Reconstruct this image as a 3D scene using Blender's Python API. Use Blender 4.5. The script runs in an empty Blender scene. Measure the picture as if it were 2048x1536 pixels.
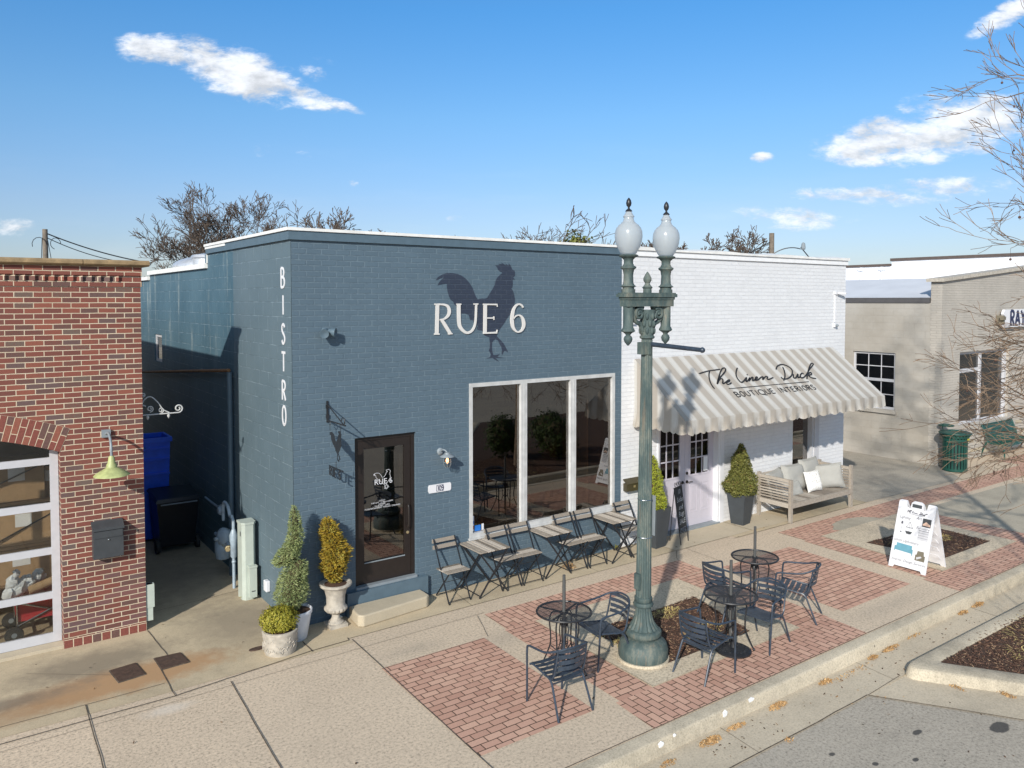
import bpy, bmesh, math, random
from mathutils import Vector, Matrix, noise
R = math.radians
C = bpy.context.scene.collection
S = bpy.context.scene
random.seed(7)

# ------------------------------------------------------------------ camera, world, sun, exposure
cam = bpy.data.cameras.new('camera'); cam_o = bpy.data.objects.new('camera', cam); C.objects.link(cam_o)
cam_o.location = (-3.7938, -10.3697, 4.5)
cam_o.rotation_euler = (R(87.8), 0, R(-35.7))
cam.sensor_width = 36; cam.lens = 27.738; cam.shift_y = -0.05244
cam.clip_start = 0.1; cam.clip_end = 3000
S.camera = cam_o

SUN_EL = 26.0; SUN_AZ = (-0.793, -0.609)
w = bpy.data.worlds.new('World'); S.world = w; w.use_nodes = True
wn = w.node_tree; wn.nodes.clear()
def wnode(t, **k):
    n = wn.nodes.new(t)
    for a, b in k.items():
        if a in n.inputs: n.inputs[a].default_value = b
        else: setattr(n, a, b)
    return n
sky = wnode('ShaderNodeTexSky', sky_type='NISHITA'); sky.sun_disc = False
sky.sun_elevation = R(SUN_EL); sky.sun_rotation = math.atan2(SUN_AZ[0], SUN_AZ[1]) % (2*math.pi)
sky.altitude = 100; sky.air_density = 1.0; sky.dust_density = 0.6; sky.ozone_density = 2.2
bg = wnode('ShaderNodeBackground'); bg.inputs[1].default_value = 0.138
wout = wnode('ShaderNodeOutputWorld')
tc = wnode('ShaderNodeTexCoord')
WL = wn.links.new
def wm(op, a, b=None, c=None, clamp=False):
    n = wn.nodes.new('ShaderNodeMath'); n.operation = op; n.use_clamp = clamp
    for i, x in enumerate((a, b, c)):
        if x is None: continue
        if isinstance(x, (int, float)): n.inputs[i].default_value = x
        else: WL(x, n.inputs[i])
    return n.outputs[0]
sep = wnode('ShaderNodeSeparateXYZ'); WL(tc.outputs['Generated'], sep.inputs[0])
wx, wy, wz = sep.outputs
# bearings round the horizon: u along, v up (tangents of the angles about the photographed heading)
yaw = R(35.7)
du = wm('SUBTRACT', wm('MULTIPLY', wx, math.cos(yaw)), wm('MULTIPLY', wy, math.sin(yaw)))
dv = wm('MAXIMUM', wm('ADD', wm('MULTIPLY', wx, math.sin(yaw)), wm('MULTIPLY', wy, math.cos(yaw))), 0.05)
u_ = wm('DIVIDE', du, dv); v_ = wm('DIVIDE', wz, dv)
comb = wnode('ShaderNodeCombineXYZ'); WL(u_, comb.inputs[0]); WL(v_, comb.inputs[1])
cn = wnode('ShaderNodeTexNoise'); cn.inputs['Scale'].default_value = 13; cn.inputs['Detail'].default_value = 7; cn.inputs['Roughness'].default_value = .62
mp = wnode('ShaderNodeMapping'); mp.inputs['Scale'].default_value = (1, 2.3, 1); WL(comb.outputs[0], mp.inputs[0]); WL(mp.outputs[0], cn.inputs[0])
# clouds: centre (pixel of the horizon picture converted to tangents), half sizes, slope, strength
CL = [(330,108,66,26,.12,1.0),(345,145,30,16,.2,.5),(480,150,100,38,.3,1.25),(590,190,70,17,.33,1.0),(680,212,40,9,.3,.8),(630,150,26,15,.3,.6),
      (530,305,36,14,0,.55),(585,300,38,10,.3,.45),(655,128,24,8,.2,.4),(707,369,11,7,0,.7),(1800,290,120,32,-.05,1.25),(1780,262,50,22,0,1.1),(1960,240,125,30,.1,1.1),
      (1990,215,50,22,0,1.0),(1730,395,120,14,.05,.95),(1890,375,110,18,-.05,.75),(2010,30,60,20,-.5,1.1),(1600,436,95,15,.1,.85),(1520,317,20,8,0,.8),
      (30,455,42,14,0,.8),(1560,455,90,9,0,.5),(912,438,18,6,0,.6),(675,400,14,5,0,.4),(1900,300,90,14,-.1,.9),(1700,430,60,6,0,.3),(90,410,120,7,0,.12),(1340,350,12,5,0,.2),(880,407,10,5,0,.4),(450,228,14,9,.4,.3),(740,155,16,5,0,.35)]
tot = None
for (px, py, sx, sy, sl, st) in CL:
    cu = (px-1024)/1578; cv = (600-py)/1578; st = st*1.15; au = sx/1578*1.32; av = sy/1578*1.35
    a = wm('DIVIDE', wm('SUBTRACT', u_, cu), au)
    b = wm('DIVIDE', wm('ADD', wm('SUBTRACT', v_, cv), wm('MULTIPLY', wm('SUBTRACT', u_, cu), sl)), av)
    d = wm('ADD', wm('MULTIPLY', a, a), wm('MULTIPLY', b, b))
    g = wm('MULTIPLY', wm('SUBTRACT', 1.0, wm('MULTIPLY', d, .55), clamp=True), st)
    tot = g if tot is None else wm('MAXIMUM', tot, g)
nf = wm('SUBTRACT', cn.outputs[0], .5)
cn4 = wnode('ShaderNodeTexNoise'); cn4.inputs['Scale'].default_value = 46; cn4.inputs['Detail'].default_value = 5; cn4.inputs['Roughness'].default_value = .65; cn4.inputs['Distortion'].default_value = .6; WL(mp.outputs[0], cn4.inputs[0])
nf = wm('ADD', wm('MULTIPLY', nf, .9), wm('MULTIPLY', wm('SUBTRACT', cn4.outputs[0], .5), .42))
raw = wm('ADD', wm('MULTIPLY', tot, 1.0), wm('MULTIPLY', wm('MULTIPLY', nf, 3.0), wm('MULTIPLY', tot, 2.0, clamp=True)))
ss = wnode('ShaderNodeMapRange', interpolation_type='SMOOTHERSTEP'); WL(raw, ss.inputs[0])
for i, vv in ((1, .30), (2, 1.45), (3, 0.0), (4, .94)): ss.inputs[i].default_value = vv
dens = ss.outputs[0]
# faint high haze near the horizon
cn2 = wnode('ShaderNodeTexNoise'); cn2.inputs['Scale'].default_value = 5; cn2.inputs['Detail'].default_value = 4
mp2 = wnode('ShaderNodeMapping'); mp2.inputs['Scale'].default_value = (1, 6, 1); WL(comb.outputs[0], mp2.inputs[0]); WL(mp2.outputs[0], cn2.inputs[0])
wisp = wm('MULTIPLY', wm('SUBTRACT', cn2.outputs[0], .5), .5, clamp=True)
wisp = wm('MULTIPLY', wisp, wm('SUBTRACT', 1.0, wm('MULTIPLY', v_, 4.5), clamp=True))
alpha = wm('MAXIMUM', dens, wisp)
cn3 = wnode('ShaderNodeTexNoise'); cn3.inputs['Scale'].default_value = 13; cn3.inputs['Detail'].default_value = 5; cn3.inputs['Roughness'].default_value = .55
mp3 = wnode('ShaderNodeMapping'); mp3.inputs['Scale'].default_value = (1, 2.3, 1); mp3.inputs['Location'].default_value = (-.010, .020, 0); WL(comb.outputs[0], mp3.inputs[0]); WL(mp3.outputs[0], cn3.inputs[0])
relief = wm('ADD', wm('MULTIPLY', wm('SUBTRACT', cn.outputs[0], cn3.outputs[0]), 2.4), .5)
cshade = wnode('ShaderNodeMapRange'); WL(relief, cshade.inputs[0])
for i, vv in ((1, .20), (2, .70), (3, .66), (4, 1.0)): cshade.inputs[i].default_value = vv
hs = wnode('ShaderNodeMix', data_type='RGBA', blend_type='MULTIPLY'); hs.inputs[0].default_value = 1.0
# a winter sky: deeper blue higher up, paler and less green towards the horizon
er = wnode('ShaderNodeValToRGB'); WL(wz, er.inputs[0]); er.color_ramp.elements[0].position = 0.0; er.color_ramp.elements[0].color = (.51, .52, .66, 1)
er.color_ramp.elements[1].position = .75; er.color_ramp.elements[1].color = (1.55, 1.30, 1.0, 1)  # warm bright zenith above the view, added to lift and warm the shadows
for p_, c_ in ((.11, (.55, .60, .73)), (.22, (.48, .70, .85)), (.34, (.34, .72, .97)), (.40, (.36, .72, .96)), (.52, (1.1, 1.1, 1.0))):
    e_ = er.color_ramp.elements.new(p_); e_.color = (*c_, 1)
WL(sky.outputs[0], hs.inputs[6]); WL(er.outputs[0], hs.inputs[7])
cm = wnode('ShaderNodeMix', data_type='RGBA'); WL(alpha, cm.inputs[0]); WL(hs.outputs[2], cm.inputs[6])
cc = wnode('ShaderNodeMix', data_type='RGBA', blend_type='MULTIPLY'); cc.inputs[0].default_value = 1; cc.inputs[6].default_value = (6.1, 6.3, 6.6, 1)
WL(cshade.outputs[0], cc.inputs[7]); WL(cc.outputs[2], cm.inputs[7])
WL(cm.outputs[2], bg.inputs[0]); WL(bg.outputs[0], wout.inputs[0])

sun = bpy.data.lights.new('sun', 'SUN'); sun.energy = 4.0; sun.angle = R(1.0); sun.color = (1.0, .945, .86)
sun_o = bpy.data.objects.new('sun', sun); C.objects.link(sun_o)
ce = math.cos(R(SUN_EL))
sd = Vector((SUN_AZ[0]*ce, SUN_AZ[1]*ce, math.sin(R(SUN_EL))))
sun_o.rotation_euler = (-sd).to_track_quat('-Z', 'Y').to_euler()
S.view_settings.view_transform = 'Standard'; S.view_settings.look = 'None'
S.view_settings.exposure = 0.32; S.view_settings.gamma = 1

# ------------------------------------------------------------------ materials
class Mt:
    def __init__(s, name):
        s.m = bpy.data.materials.new(name); s.m.use_nodes = True; s.t = s.m.node_tree
        s.b = s.t.nodes['Principled BSDF']; s.o = s.t.nodes['Material Output']
    def n(s, ty, props=None, **k):
        n = s.t.nodes.new('ShaderNode'+ty)
        for a, b in (props or {}).items(): setattr(n, a, b)
        for a, b in k.items():
            a = a.replace('_', ' ')
            i = n.inputs[int(a[1:])] if a[0] == 'i' and a[1:].isdigit() else n.inputs[a]
            if hasattr(b, 'is_output'): s.t.links.new(b, i)
            else: i.default_value = b
        return n
    def l(s, a, b): s.t.links.new(a, b)
    def math(s, op, a, b=0.0, clamp=False):
        n = s.n('Math', {'operation': op, 'use_clamp': clamp}, i0=a, i1=b); return n.outputs[0]
    def ramp(s, fac, stops, interp='LINEAR'):
        n = s.n('ValToRGB', None, Fac=fac); r = n.color_ramp; r.interpolation = interp
        while len(r.elements) < len(stops): r.elements.new(.5)
        for e, (p, c) in zip(r.elements, stops): e.position = p; e.color = (*c, 1)
        return n.outputs[0]
    def mix(s, fac, a, b, mode='MIX'):
        n = s.n('Mix', {'data_type': 'RGBA', 'blend_type': mode})
        for i, x in ((0, fac), (6, a), (7, b)):
            if hasattr(x, 'is_output'): s.l(x, n.inputs[i])
            else: n.inputs[i].default_value = x if i == 0 else (*x[:3], 1)
        return n.outputs[2]
    def pos(s): return s.n('NewGeometry').outputs['Position']
    def noise(s, vec, scale, detail=4, rough=.55):
        return s.n('TexNoise', None, Vector=vec, Scale=scale, Detail=detail, Roughness=rough).outputs[0]
    def mapping(s, vec, sc=(1,1,1), loc=(0,0,0), rot=(0,0,0)):
        n = s.n('Mapping', None, Vector=vec); n.inputs['Scale'].default_value = sc; n.inputs['Location'].default_value = loc; n.inputs['Rotation'].default_value = rot
        return n.outputs[0]
    def col(s, c): 
        if hasattr(c, 'is_output'): s.l(c, s.b.inputs['Base Color'])
        else: s.b.inputs['Base Color'].default_value = (*c, 1)
    def rough(s, r):
        if hasattr(r, 'is_output'): s.l(r, s.b.inputs['Roughness'])
        else: s.b.inputs['Roughness'].default_value = r
    def bump(s, h, dist, strength=1.0):
        n = s.n('Bump', None, Height=h, Distance=dist, Strength=strength); s.l(n.outputs[0], s.b.inputs['Normal'])

def simple(name, c, rough=.6, metal=0, var=.12, scale=9, bump=0, bscale=60, spec=.5):
    m = Mt(name); p = m.n('TexCoord').outputs['Object']
    f = m.noise(p, scale, 5)
    c2 = tuple(max(0, x*(1-var)) for x in c); c3 = tuple(min(1, x*(1+var)) for x in c)
    m.col(m.ramp(f, [(.3, c2), (.7, c3)])); m.rough(rough); m.b.inputs['Metallic'].default_value = metal
    m.b.inputs['Specular IOR Level'].default_value = spec
    if bump: m.bump(m.noise(p, bscale, 4), bump)
    return m.m

def wall_uv(m):
    """brick coordinates: along the wall / up, whichever way the wall faces"""
    g = m.n('NewGeometry'); sp = m.n('SeparateXYZ', None, Vector=g.outputs['Position']); sn = m.n('SeparateXYZ', None, Vector=g.outputs['True Normal'])
    ax = m.math('GREATER_THAN', m.math('ABSOLUTE', sn.outputs[1]), .5)
    u = m.math('ADD', m.math('MULTIPLY', sp.outputs[0], ax), m.math('MULTIPLY', m.math('ADD', sp.outputs[1], .05), m.math('SUBTRACT', 1.0, ax)))
    return m.n('CombineXYZ', None, X=u, Y=sp.outputs[2]).outputs[0], sp, g.outputs['Position']

def brick(m, uv, bw, rh, mortar, smooth=.3, warp=0.0, freq=2):
    if warp:
        nz = m.n('TexNoise', None, Vector=uv, Scale=7.0, Detail=3.0)
        off = m.n('VectorMath', {'operation': 'MULTIPLY_ADD'}); m.l(nz.outputs[1], off.inputs[0]); off.inputs[1].default_value = (warp, warp, 0); m.l(uv, off.inputs[2]); uv = off.outputs[0]
    b = m.n('TexBrick', None, Vector=uv, Scale=1.0); b.offset_frequency = freq
    for k, v in (('Mortar Size', mortar), ('Mortar Smooth', smooth), ('Bias', 0.0), ('Brick Width', bw), ('Row Height', rh)): b.inputs[k].default_value = v
    b.inputs['Color1'].default_value = (0, 0, 0, 1); b.inputs['Color2'].default_value = (1, 1, 1, 1); b.inputs['Mortar'].default_value = (.5, .5, .5, 1)
    return b.outputs['Color'], b.outputs['Fac']

def painted_brick(name, c, edge, bw=.215, rh=.0765, mortar=.009, depth=.006, worn=None, warp=.008, var=.07):
    m = Mt(name); uv, sp, p = wall_uv(m)
    rnd, fac = brick(m, uv, bw, rh, mortar, .25, warp)
    big = m.noise(p, 1.3, 5)
    base = m.ramp(big, [(.3, tuple(x*(1-var) for x in c)), (.7, tuple(x*(1+var) for x in c))])
    base = m.mix(m.math('MULTIPLY', rnd, .30), base, tuple(x*1.22 for x in c))
    mot = m.noise(m.mapping(p, (1, 1, .45)), 2.6, 7, .75); base = m.mix(m.math('MULTIPLY', m.math('SUBTRACT', mot, .55), 2.2, True), base, tuple(x*.80 for x in c)); base = m.mix(m.math('MULTIPLY', m.math('SUBTRACT', .42, mot), 2.2, True), base, tuple(min(1, x*1.16) for x in c))
    # joints take the edge colour unevenly; on blue it paints lit-edge highlights
    bn = m.noise(p, 9, 5, .7)
    em = m.math('MULTIPLY', fac, m.math('MULTIPLY', m.math('SUBTRACT', bn, .36), 1.8, True), True)
    base = m.mix(em, base, edge)
    drip = m.noise(m.mapping(p, (1, 1, .07)), 5.5, 5, .7); base = m.mix(m.math('MULTIPLY', m.math('MULTIPLY', m.math('SUBTRACT', drip, .58), 5, True), m.math('MULTIPLY', m.math('SUBTRACT', mot, .40), 3.5, True)), base, tuple(min(1, x*.72+.012) for x in c))
    spl = m.noise(p, 17, 6, .8); base = m.mix(m.math('MULTIPLY', m.math('SUBTRACT', spl, .70), 9, True), base, tuple(min(1, x*1.7+.02) for x in c) if not worn else worn)
    if worn:
        wn_ = m.noise(m.mapping(p, (1, 1, .5)), 5, 8, .75)
        base = m.mix(m.math('MULTIPLY', m.math('SUBTRACT', wn_, .66), 9, True), base, worn)
    m.col(base); m.rough(.62)
    h = m.math('SUBTRACT', m.math('ADD', m.math('MULTIPLY', rnd, .35), m.math('MULTIPLY', m.noise(p, 45, 4), .45)), fac)
    m.bump(h, depth, .9)
    return m.m

M = {}
M['blue_brick'] = painted_brick('painted_blue_brick', (.080, .122, .157), (.165, .225, .265))
M['white_brick'] = painted_brick('painted_white_brick', (.66, .662, .668), (.54, .54, .57), depth=.004, worn=(.5, .47, .42), var=.03, warp=.014)
M['beige_brick'] = painted_brick('painted_beige_brick', (.42, .385, .335), (.26, .23, .20), bw=.3, rh=.068, mortar=.010, worn=(.5, .45, .38), warp=.02, var=.12)

def red_brick(name, bands=False):
    m = Mt(name); uv, sp, p = wall_uv(m)
    rnd, fac = brick(m, uv, .2065, .0677, .0056, .15, .007)
    n1 = m.noise(p, 2.0, 3); n2 = m.noise(p, 90, 3)
    k = m.math('ADD', rnd, m.math('MULTIPLY', m.math('SUBTRACT', n2, .5), .35))
    bc = m.ramp(k, [(.0, (.12, .075, .07)), (.12, (.115, .058, .047)), (.24, (.15, .050, .038)), (.5, (.19, .058, .041)), (.75, (.235, .075, .048)), (.9, (.15, .052, .040)), (1, (.13, .095, .075))])
    low = m.math('MULTIPLY', m.math('SUBTRACT', 2.6, sp.outputs[2]), .3, True)
    dark = m.math('MULTIPLY', m.math('MULTIPLY', m.math('GREATER_THAN', rnd, .55), low), .75)
    bc = m.mix(dark, bc, (.10, .075, .085))
    mc = m.ramp(n1, [(.3, (.47, .38, .27)), (.7, (.60, .50, .37))])
    m.col(m.mix(fac, bc, mc)); m.rough(.85)
    m.bump(m.math('SUBTRACT', m.math('MULTIPLY', n2, .5), m.math('MULTIPLY', fac, 1.0)), .005, .8)
    return m.m
M['red_brick'] = red_brick('red_brick')
M['mortar'] = simple('mortar', (.62, .52, .37), .9, var=.1)
def brickbit(name, c): return simple(name, c, .85, var=.2, scale=40, bump=.001)
M['bk1'] = brickbit('arch_brick_red', (.19, .055, .04)); M['bk2'] = brickbit('arch_brick_dark', (.12, .062, .052)); M['bk3'] = brickbit('arch_brick_orange', (.235, .078, .05))

def cmu():
    m = Mt('painted_block_wall'); uv, sp, p = wall_uv(m)
    rnd, fac = brick(m, uv, .406, .2035, .006, .4, .012)
    big = m.noise(p, .9, 5)
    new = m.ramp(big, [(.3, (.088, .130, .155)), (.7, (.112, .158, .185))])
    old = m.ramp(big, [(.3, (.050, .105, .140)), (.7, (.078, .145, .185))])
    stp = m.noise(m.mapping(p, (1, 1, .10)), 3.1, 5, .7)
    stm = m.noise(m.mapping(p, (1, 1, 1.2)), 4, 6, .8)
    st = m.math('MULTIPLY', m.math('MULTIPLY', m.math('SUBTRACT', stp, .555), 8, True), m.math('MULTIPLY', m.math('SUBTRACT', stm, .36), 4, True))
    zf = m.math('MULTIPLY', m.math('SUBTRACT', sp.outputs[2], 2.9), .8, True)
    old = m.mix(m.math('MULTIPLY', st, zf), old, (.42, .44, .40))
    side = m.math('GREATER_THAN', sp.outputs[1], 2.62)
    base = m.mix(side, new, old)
    ln = m.noise(p, 5, 5, .7)
    base = m.mix(m.math('MULTIPLY', m.math('MULTIPLY', fac, .8), m.math('MULTIPLY', m.math('SUBTRACT', ln, .42), 5, True)), base, (.26, .33, .37))
    m.col(base); m.rough(.6)
    h = m.math('SUBTRACT', m.math('ADD', m.math('MULTIPLY', m.noise(p, 60, 5, .7), .7), m.math('MULTIPLY', m.noise(p, 7, 3), .8)), m.math('MULTIPLY', fac, 1.0))
    m.bump(h, .006, .8); return m.m
M['cmu'] = cmu()
def beige_block():
    m = Mt('beige_block_wall'); uv, sp, p = wall_uv(m)
    rnd, fac = brick(m, uv, .6, .2035, .006, .5, .03)
    big = m.noise(p, .8, 6, .65)
    base = m.ramp(big, [(.28, (.31, .28, .235)), (.5, (.37, .34, .295)), (.72, (.43, .405, .365))])
    base = m.mix(m.math('MULTIPLY', fac, .22), base, (.27, .24, .2))
    m.col(base); m.rough(.8)
    m.bump(m.math('SUBTRACT', m.noise(p, 30, 5, .7), m.math('MULTIPLY', fac, .7)), .006, .6); return m.m
M['beige_block'] = beige_block()

def concrete(name, c, speck=.5, sscale=85, stain=None, patch=.12):
    m = Mt(name); p = m.pos()
    big = m.noise(p, .7, 6, .6); mid = m.noise(p, 4, 6, .7)
    base = m.ramp(m.math('ADD', m.math('MULTIPLY', big, .6), m.math('MULTIPLY', mid, .4)), [(.32, tuple(x*(1-patch*1.7) for x in c)), (.5, c), (.68, tuple(min(1, x*(1+patch)) for x in c))])
    fine = m.noise(p, sscale, 3, .8)
    base = m.mix(m.math('MULTIPLY', m.math('MULTIPLY', m.math('SUBTRACT', .5, fine), 5, True), speck), base, tuple(x*.42 for x in c))
    base = m.mix(m.math('MULTIPLY', m.math('MULTIPLY', m.math('SUBTRACT', fine, .56), 6, True), speck*.6), base, tuple(min(1, x*1.5) for x in c))
    vo = m.n('TexVoronoi', None, Vector=p, Scale=2.3, Randomness=1.0); base = m.mix(m.math('MULTIPLY', m.math('SUBTRACT', .040, vo.outputs['Distance']), 60, True), base, tuple(x*.40 for x in c))
    vo2 = m.noise(m.mapping(p, (1, 3.5, 1), rot=(0, 0, .3)), 1.1, 8, .8); base = m.mix(m.math('MULTIPLY', m.math('SUBTRACT', vo2, .55), 1.8, True), base, tuple(x*.74 for x in c))
    dirt = m.noise(p, 1.9, 7, .75)
    base = m.mix(m.math('MULTIPLY', m.math('SUBTRACT', dirt, .60), 2.6, True), base, tuple(x*.62 for x in c))
    if stain: base = stain(m, p, base)
    m.col(base); m.rough(.9); m.bump(m.math('ADD', fine, m.math('MULTIPLY', mid, .5)), .003, .6); return m.m
def blob(m, p, cx, cy, rx, ry, soft=2.0, rot=0):
    mpn = m.n('Mapping', {'vector_type': 'TEXTURE'}, Vector=p); mpn.inputs['Location'].default_value = (cx, cy, 0); mpn.inputs['Scale'].default_value = (rx, ry, 1e3); mpn.inputs['Rotation'].default_value = (0, 0, rot)
    ln = m.n('VectorMath', {'operation': 'LENGTH'}); m.l(mpn.outputs[0], ln.inputs[0])
    d = m.math('ADD', ln.outputs['Value'], m.math('MULTIPLY', m.math('SUBTRACT', m.noise(p, 5, 5, .7), .5), .9))
    return m.math('MULTIPLY', m.math('SUBTRACT', 1.0, d), soft, True)
def st_smooth(m, p, base):
    r = blob(m, p, -2.2, -.22, 1.5, .45, 2.4); base = m.mix(m.math('MULTIPLY', r, .85), base, (.40, .23, .11))
    r = blob(m, p, -3.6, -.42, 1.2, .3, 2.0); base = m.mix(m.math('MULTIPLY', r, .55), base, (.34, .21, .11))
    g = blob(m, p, -2.4, .45, 1.2, .55, 1.6); base = m.mix(m.math('MULTIPLY', g, .75), base, (.20, .165, .12)); g = blob(m, p, -3.8, -.1, 1.6, .25, 1.6); base = m.mix(m.math('MULTIPLY', g, .75), base, (.19, .155, .115))
    g = blob(m, p, -.5, .7, 1.0, 1.2, 1.4); base = m.mix(m.math('MULTIPLY', g, .6), base, (.19, .155, .115))
    g = blob(m, p, -1.0, 3.2, 1.2, 2.2, 1.2); base = m.mix(m.math('MULTIPLY', g, .6), base, (.16, .135, .11))
    g = blob(m, p, 2.6, -.42, .8, .2, 1.5); base = m.mix(m.math('MULTIPLY', g, .35), base, (.22, .18, .13))
    g = blob(m, p, 11.8, -.6, 1.2, .4, 1.5); base = m.mix(m.math('MULTIPLY', g, .5), base, (.22, .20, .15))
    g = blob(m, p, 9.05, -.55, .4, .3, 1.5); base = m.mix(m.math('MULTIPLY', g, .5), base, (.55, .38, .18))
    return base
def st_agg(m, p, base):
    sx = m.n('SeparateXYZ', None, Vector=p)
    for th_, k_ in ((-2.66, .93), (-1.24, 1.07), (.42, .96), (-7.0, 1.06)):
        gsel = m.math('GREATER_THAN', sx.outputs[0], th_); base = m.mix(gsel, base, tuple(min(1, k_) for _ in range(3)) if k_ < 1 else (1, 1, 1), 'MULTIPLY') if k_ < 1 else m.mix(m.math('MULTIPLY', gsel, .10), base, (.66, .55, .42))
    base = m.mix(m.math('MULTIPLY', m.math('GREATER_THAN', sx.outputs[1], -1.07), .16), base, (.42, .34, .25))
    for a in [(2.2, -1.9, .5, .35), (1.0, -1.5, .6, .2), (5.3, -4.3, .8, .3), (7.5, -4.3, 1.3, .25), (14.5, -3, 2.2, .8)]:
        g = blob(m, p, *a, 1.2); base = m.mix(m.math('MULTIPLY', g, .28), base, (.25, .22, .18))
    for a in [(-1.9, -1.25, .35, .14)]:
        g = blob(m, p, *a, 1.5); base = m.mix(m.math('MULTIPLY', g, .5), base, (.66, .60, .52))
    return base
M['agg'] = concrete('aggregate_concrete', (.63, .505, .37), 1.15, 30, st_agg, .08)
M['smooth'] = concrete('smooth_concrete', (.49, .40, .27), .4, 60, st_smooth, .16)
M['walk'] = concrete('brushed_concrete', (.50, .425, .31), .3, 70, None, .10)
M['frame_conc'] = concrete('paving_frame_concrete', (.56, .47, .345), 1.0, 32, None, .14)
def kerbm():
    m = concrete('kerb_concrete', (.49, .425, .32), .7, 48, None, .26); return m
M['kerb'] = kerbm()
M['gutter'] = concrete('gutter_concrete', (.51, .435, .325), .55, 45, None, .14)
M['asphalt'] = concrete('worn_asphalt', (.40, .355, .29), .85, 32, lambda m, p, b: [b := m.mix(m.math('MULTIPLY', blob(m, p, *a), .85), b, (.03, .03, .032)) for a in [(5.45, -6.62, .16, .09, 6), (4.62, -6.15, .09, .04, 4), (3.7, -6.2, .04, .03, 5), (3.05, -6.5, .05, .03, 5), (4.1, -6.4, .05, .03, 5), (3.5, -5.85, .05, .03, 3), (2.4, -6.3, .04, .03, 4)]][-1], .10)
M['alley_asphalt'] = concrete('alley_asphalt', (.36, .32, .26), .7, 45, None, .2)
M['patch'] = concrete('concrete_patch', (.40, .355, .275), .5, 45, None, .14)

def paver(name, alongx):
    m = Mt(name); p = m.pos()
    if not alongx: p2 = m.mapping(p, rot=(0, 0, R(90)))
    else: p2 = p
    rnd, fac = brick(m, p2, .205, .1035, .0062, .12, .006)
    n1 = m.noise(p, 1.2, 6, .7); n2 = m.noise(p, 80, 4, .8)
    k = m.math('ADD', m.math('MULTIPLY', rnd, .8), m.math('MULTIPLY', n1, .5))
    bc = m.ramp(k, [(.1, (.42, .225, .165)), (.4, (.51, .295, .215)), (.7, (.55, .325, .24)), (1, (.60, .37, .27))])
    bc = m.mix(m.math('MULTIPLY', m.math('MULTIPLY', m.math('SUBTRACT', .5, n2), 4, True), .5), bc, (.25, .15, .115))
    bc = m.mix(m.math('MULTIPLY', m.math('SUBTRACT', n1, .60), 2.0, True), bc, (.28, .19, .15))
    jc = m.ramp(m.noise(p, 2.5, 4), [(.35, (.06, .035, .02)), (.7, (.15, .09, .055))])
    m.col(m.mix(fac, bc, jc)); m.rough(.9)
    m.bump(m.math('SUBTRACT', m.math('ADD', m.math('MULTIPLY', n2, .3), m.math('MULTIPLY', rnd, .25)), fac), .004, .8); return m.m
M['pav_x'] = paver('brick_paving_along', True); M['pav_y'] = paver('brick_paving_across', False)

M['joint'] = simple('dirt_joint', (.10, .08, .06), .95, var=.5, scale=14)
M['mulch'] = simple('mulch_soil', (.075, .042, .028), .95, var=.5, scale=40, bump=.02, bscale=50)
def island_mat(name, stops, rough=.8, spec=.3):
    m = Mt(name); g = m.n('NewGeometry'); m.col(m.ramp(g.outputs['Random Per Island'], stops)); m.rough(rough); m.b.inputs['Specular IOR Level'].default_value = spec
    return m.m
def leafm(name, stops):
    m = Mt(name); g = m.n('NewGeometry'); pn = m.noise(g.outputs['Position'], 9, 4, .6); k = m.math('ADD', m.math('MULTIPLY', g.outputs['Random Per Island'], .7), m.math('SUBTRACT', m.math('MULTIPLY', pn, 1.3), .48), True); c = m.ramp(k, stops); m.col(c); m.rough(.55); m.b.inputs['Specular IOR Level'].default_value = .25
    tr = m.n('BsdfTranslucent', None, Color=c); mx = m.n('MixShader', None, Fac=.25); m.l(m.b.outputs[0], mx.inputs[1]); m.l(tr.outputs[0], mx.inputs[2]); m.l(mx.outputs[0], m.o.inputs[0]); return m.m
M['chips'] = island_mat('bark_chips', [(0, (.05, .028, .02)), (.5, (.11, .058, .038)), (.85, (.19, .105, .07)), (1, (.42, .29, .17))])
M['straw'] = island_mat('dry_grass', [(0, (.42, .32, .11)), (.6, (.60, .47, .19)), (1, (.45, .40, .15))])
M['oleaf'] = island_mat('orange_leaves', [(0, (.33, .18, .07)), (.5, (.44, .26, .11)), (1, (.56, .37, .18))])
M['dleaf'] = island_mat('dark_debris', [(0, (.03, .022, .015)), (.7, (.09, .05, .03)), (1, (.25, .15, .07))])
M['boxwood'] = leafm('boxwood_leaves', [(0, (.17, .17, .02)), (.5, (.30, .28, .035)), (.85, (.44, .38, .06)), (1, (.10, .13, .02))])
M['yellowgreen'] = leafm('golden_spruce_needles', [(0, (.20, .24, .02)), (.5, (.34, .38, .035)), (1, (.50, .52, .08))])
M['olive'] = leafm('olive_topiary_leaves', [(0, (.07, .08, .02)), (.5, (.15, .155, .04)), (.9, (.25, .24, .07)), (1, (.14, .08, .03))])
M['juniper'] = leafm('juniper_needles', [(0, (.14, .18, .07)), (.5, (.26, .31, .13)), (1, (.40, .43, .20))])
M['gold'] = leafm('golden_arborvitae', [(0, (.12, .07, .015)), (.35, (.30, .20, .025)), (.6, (.44, .30, .04)), (.85, (.30, .27, .05)), (1, (.50, .42, .10))])
M['twigcore'] = simple('plant_twigs', (.06, .05, .02), .9)
M['bark'] = simple('grey_brown_bark', (.075, .055, .042), .9, var=.3, scale=20)
M['bark_tan'] = simple('tan_twig_bark', (.19, .13, .085), .85, var=.35, scale=10)
M['ivy'] = leafm('ivy_leaves', [(0, (.10, .12, .02)), (1, (.24, .24, .05))])
M['shrubleaf'] = leafm('dark_shrub_leaves', [(0, (.03, .05, .015)), (1, (.08, .12, .03))])

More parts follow.
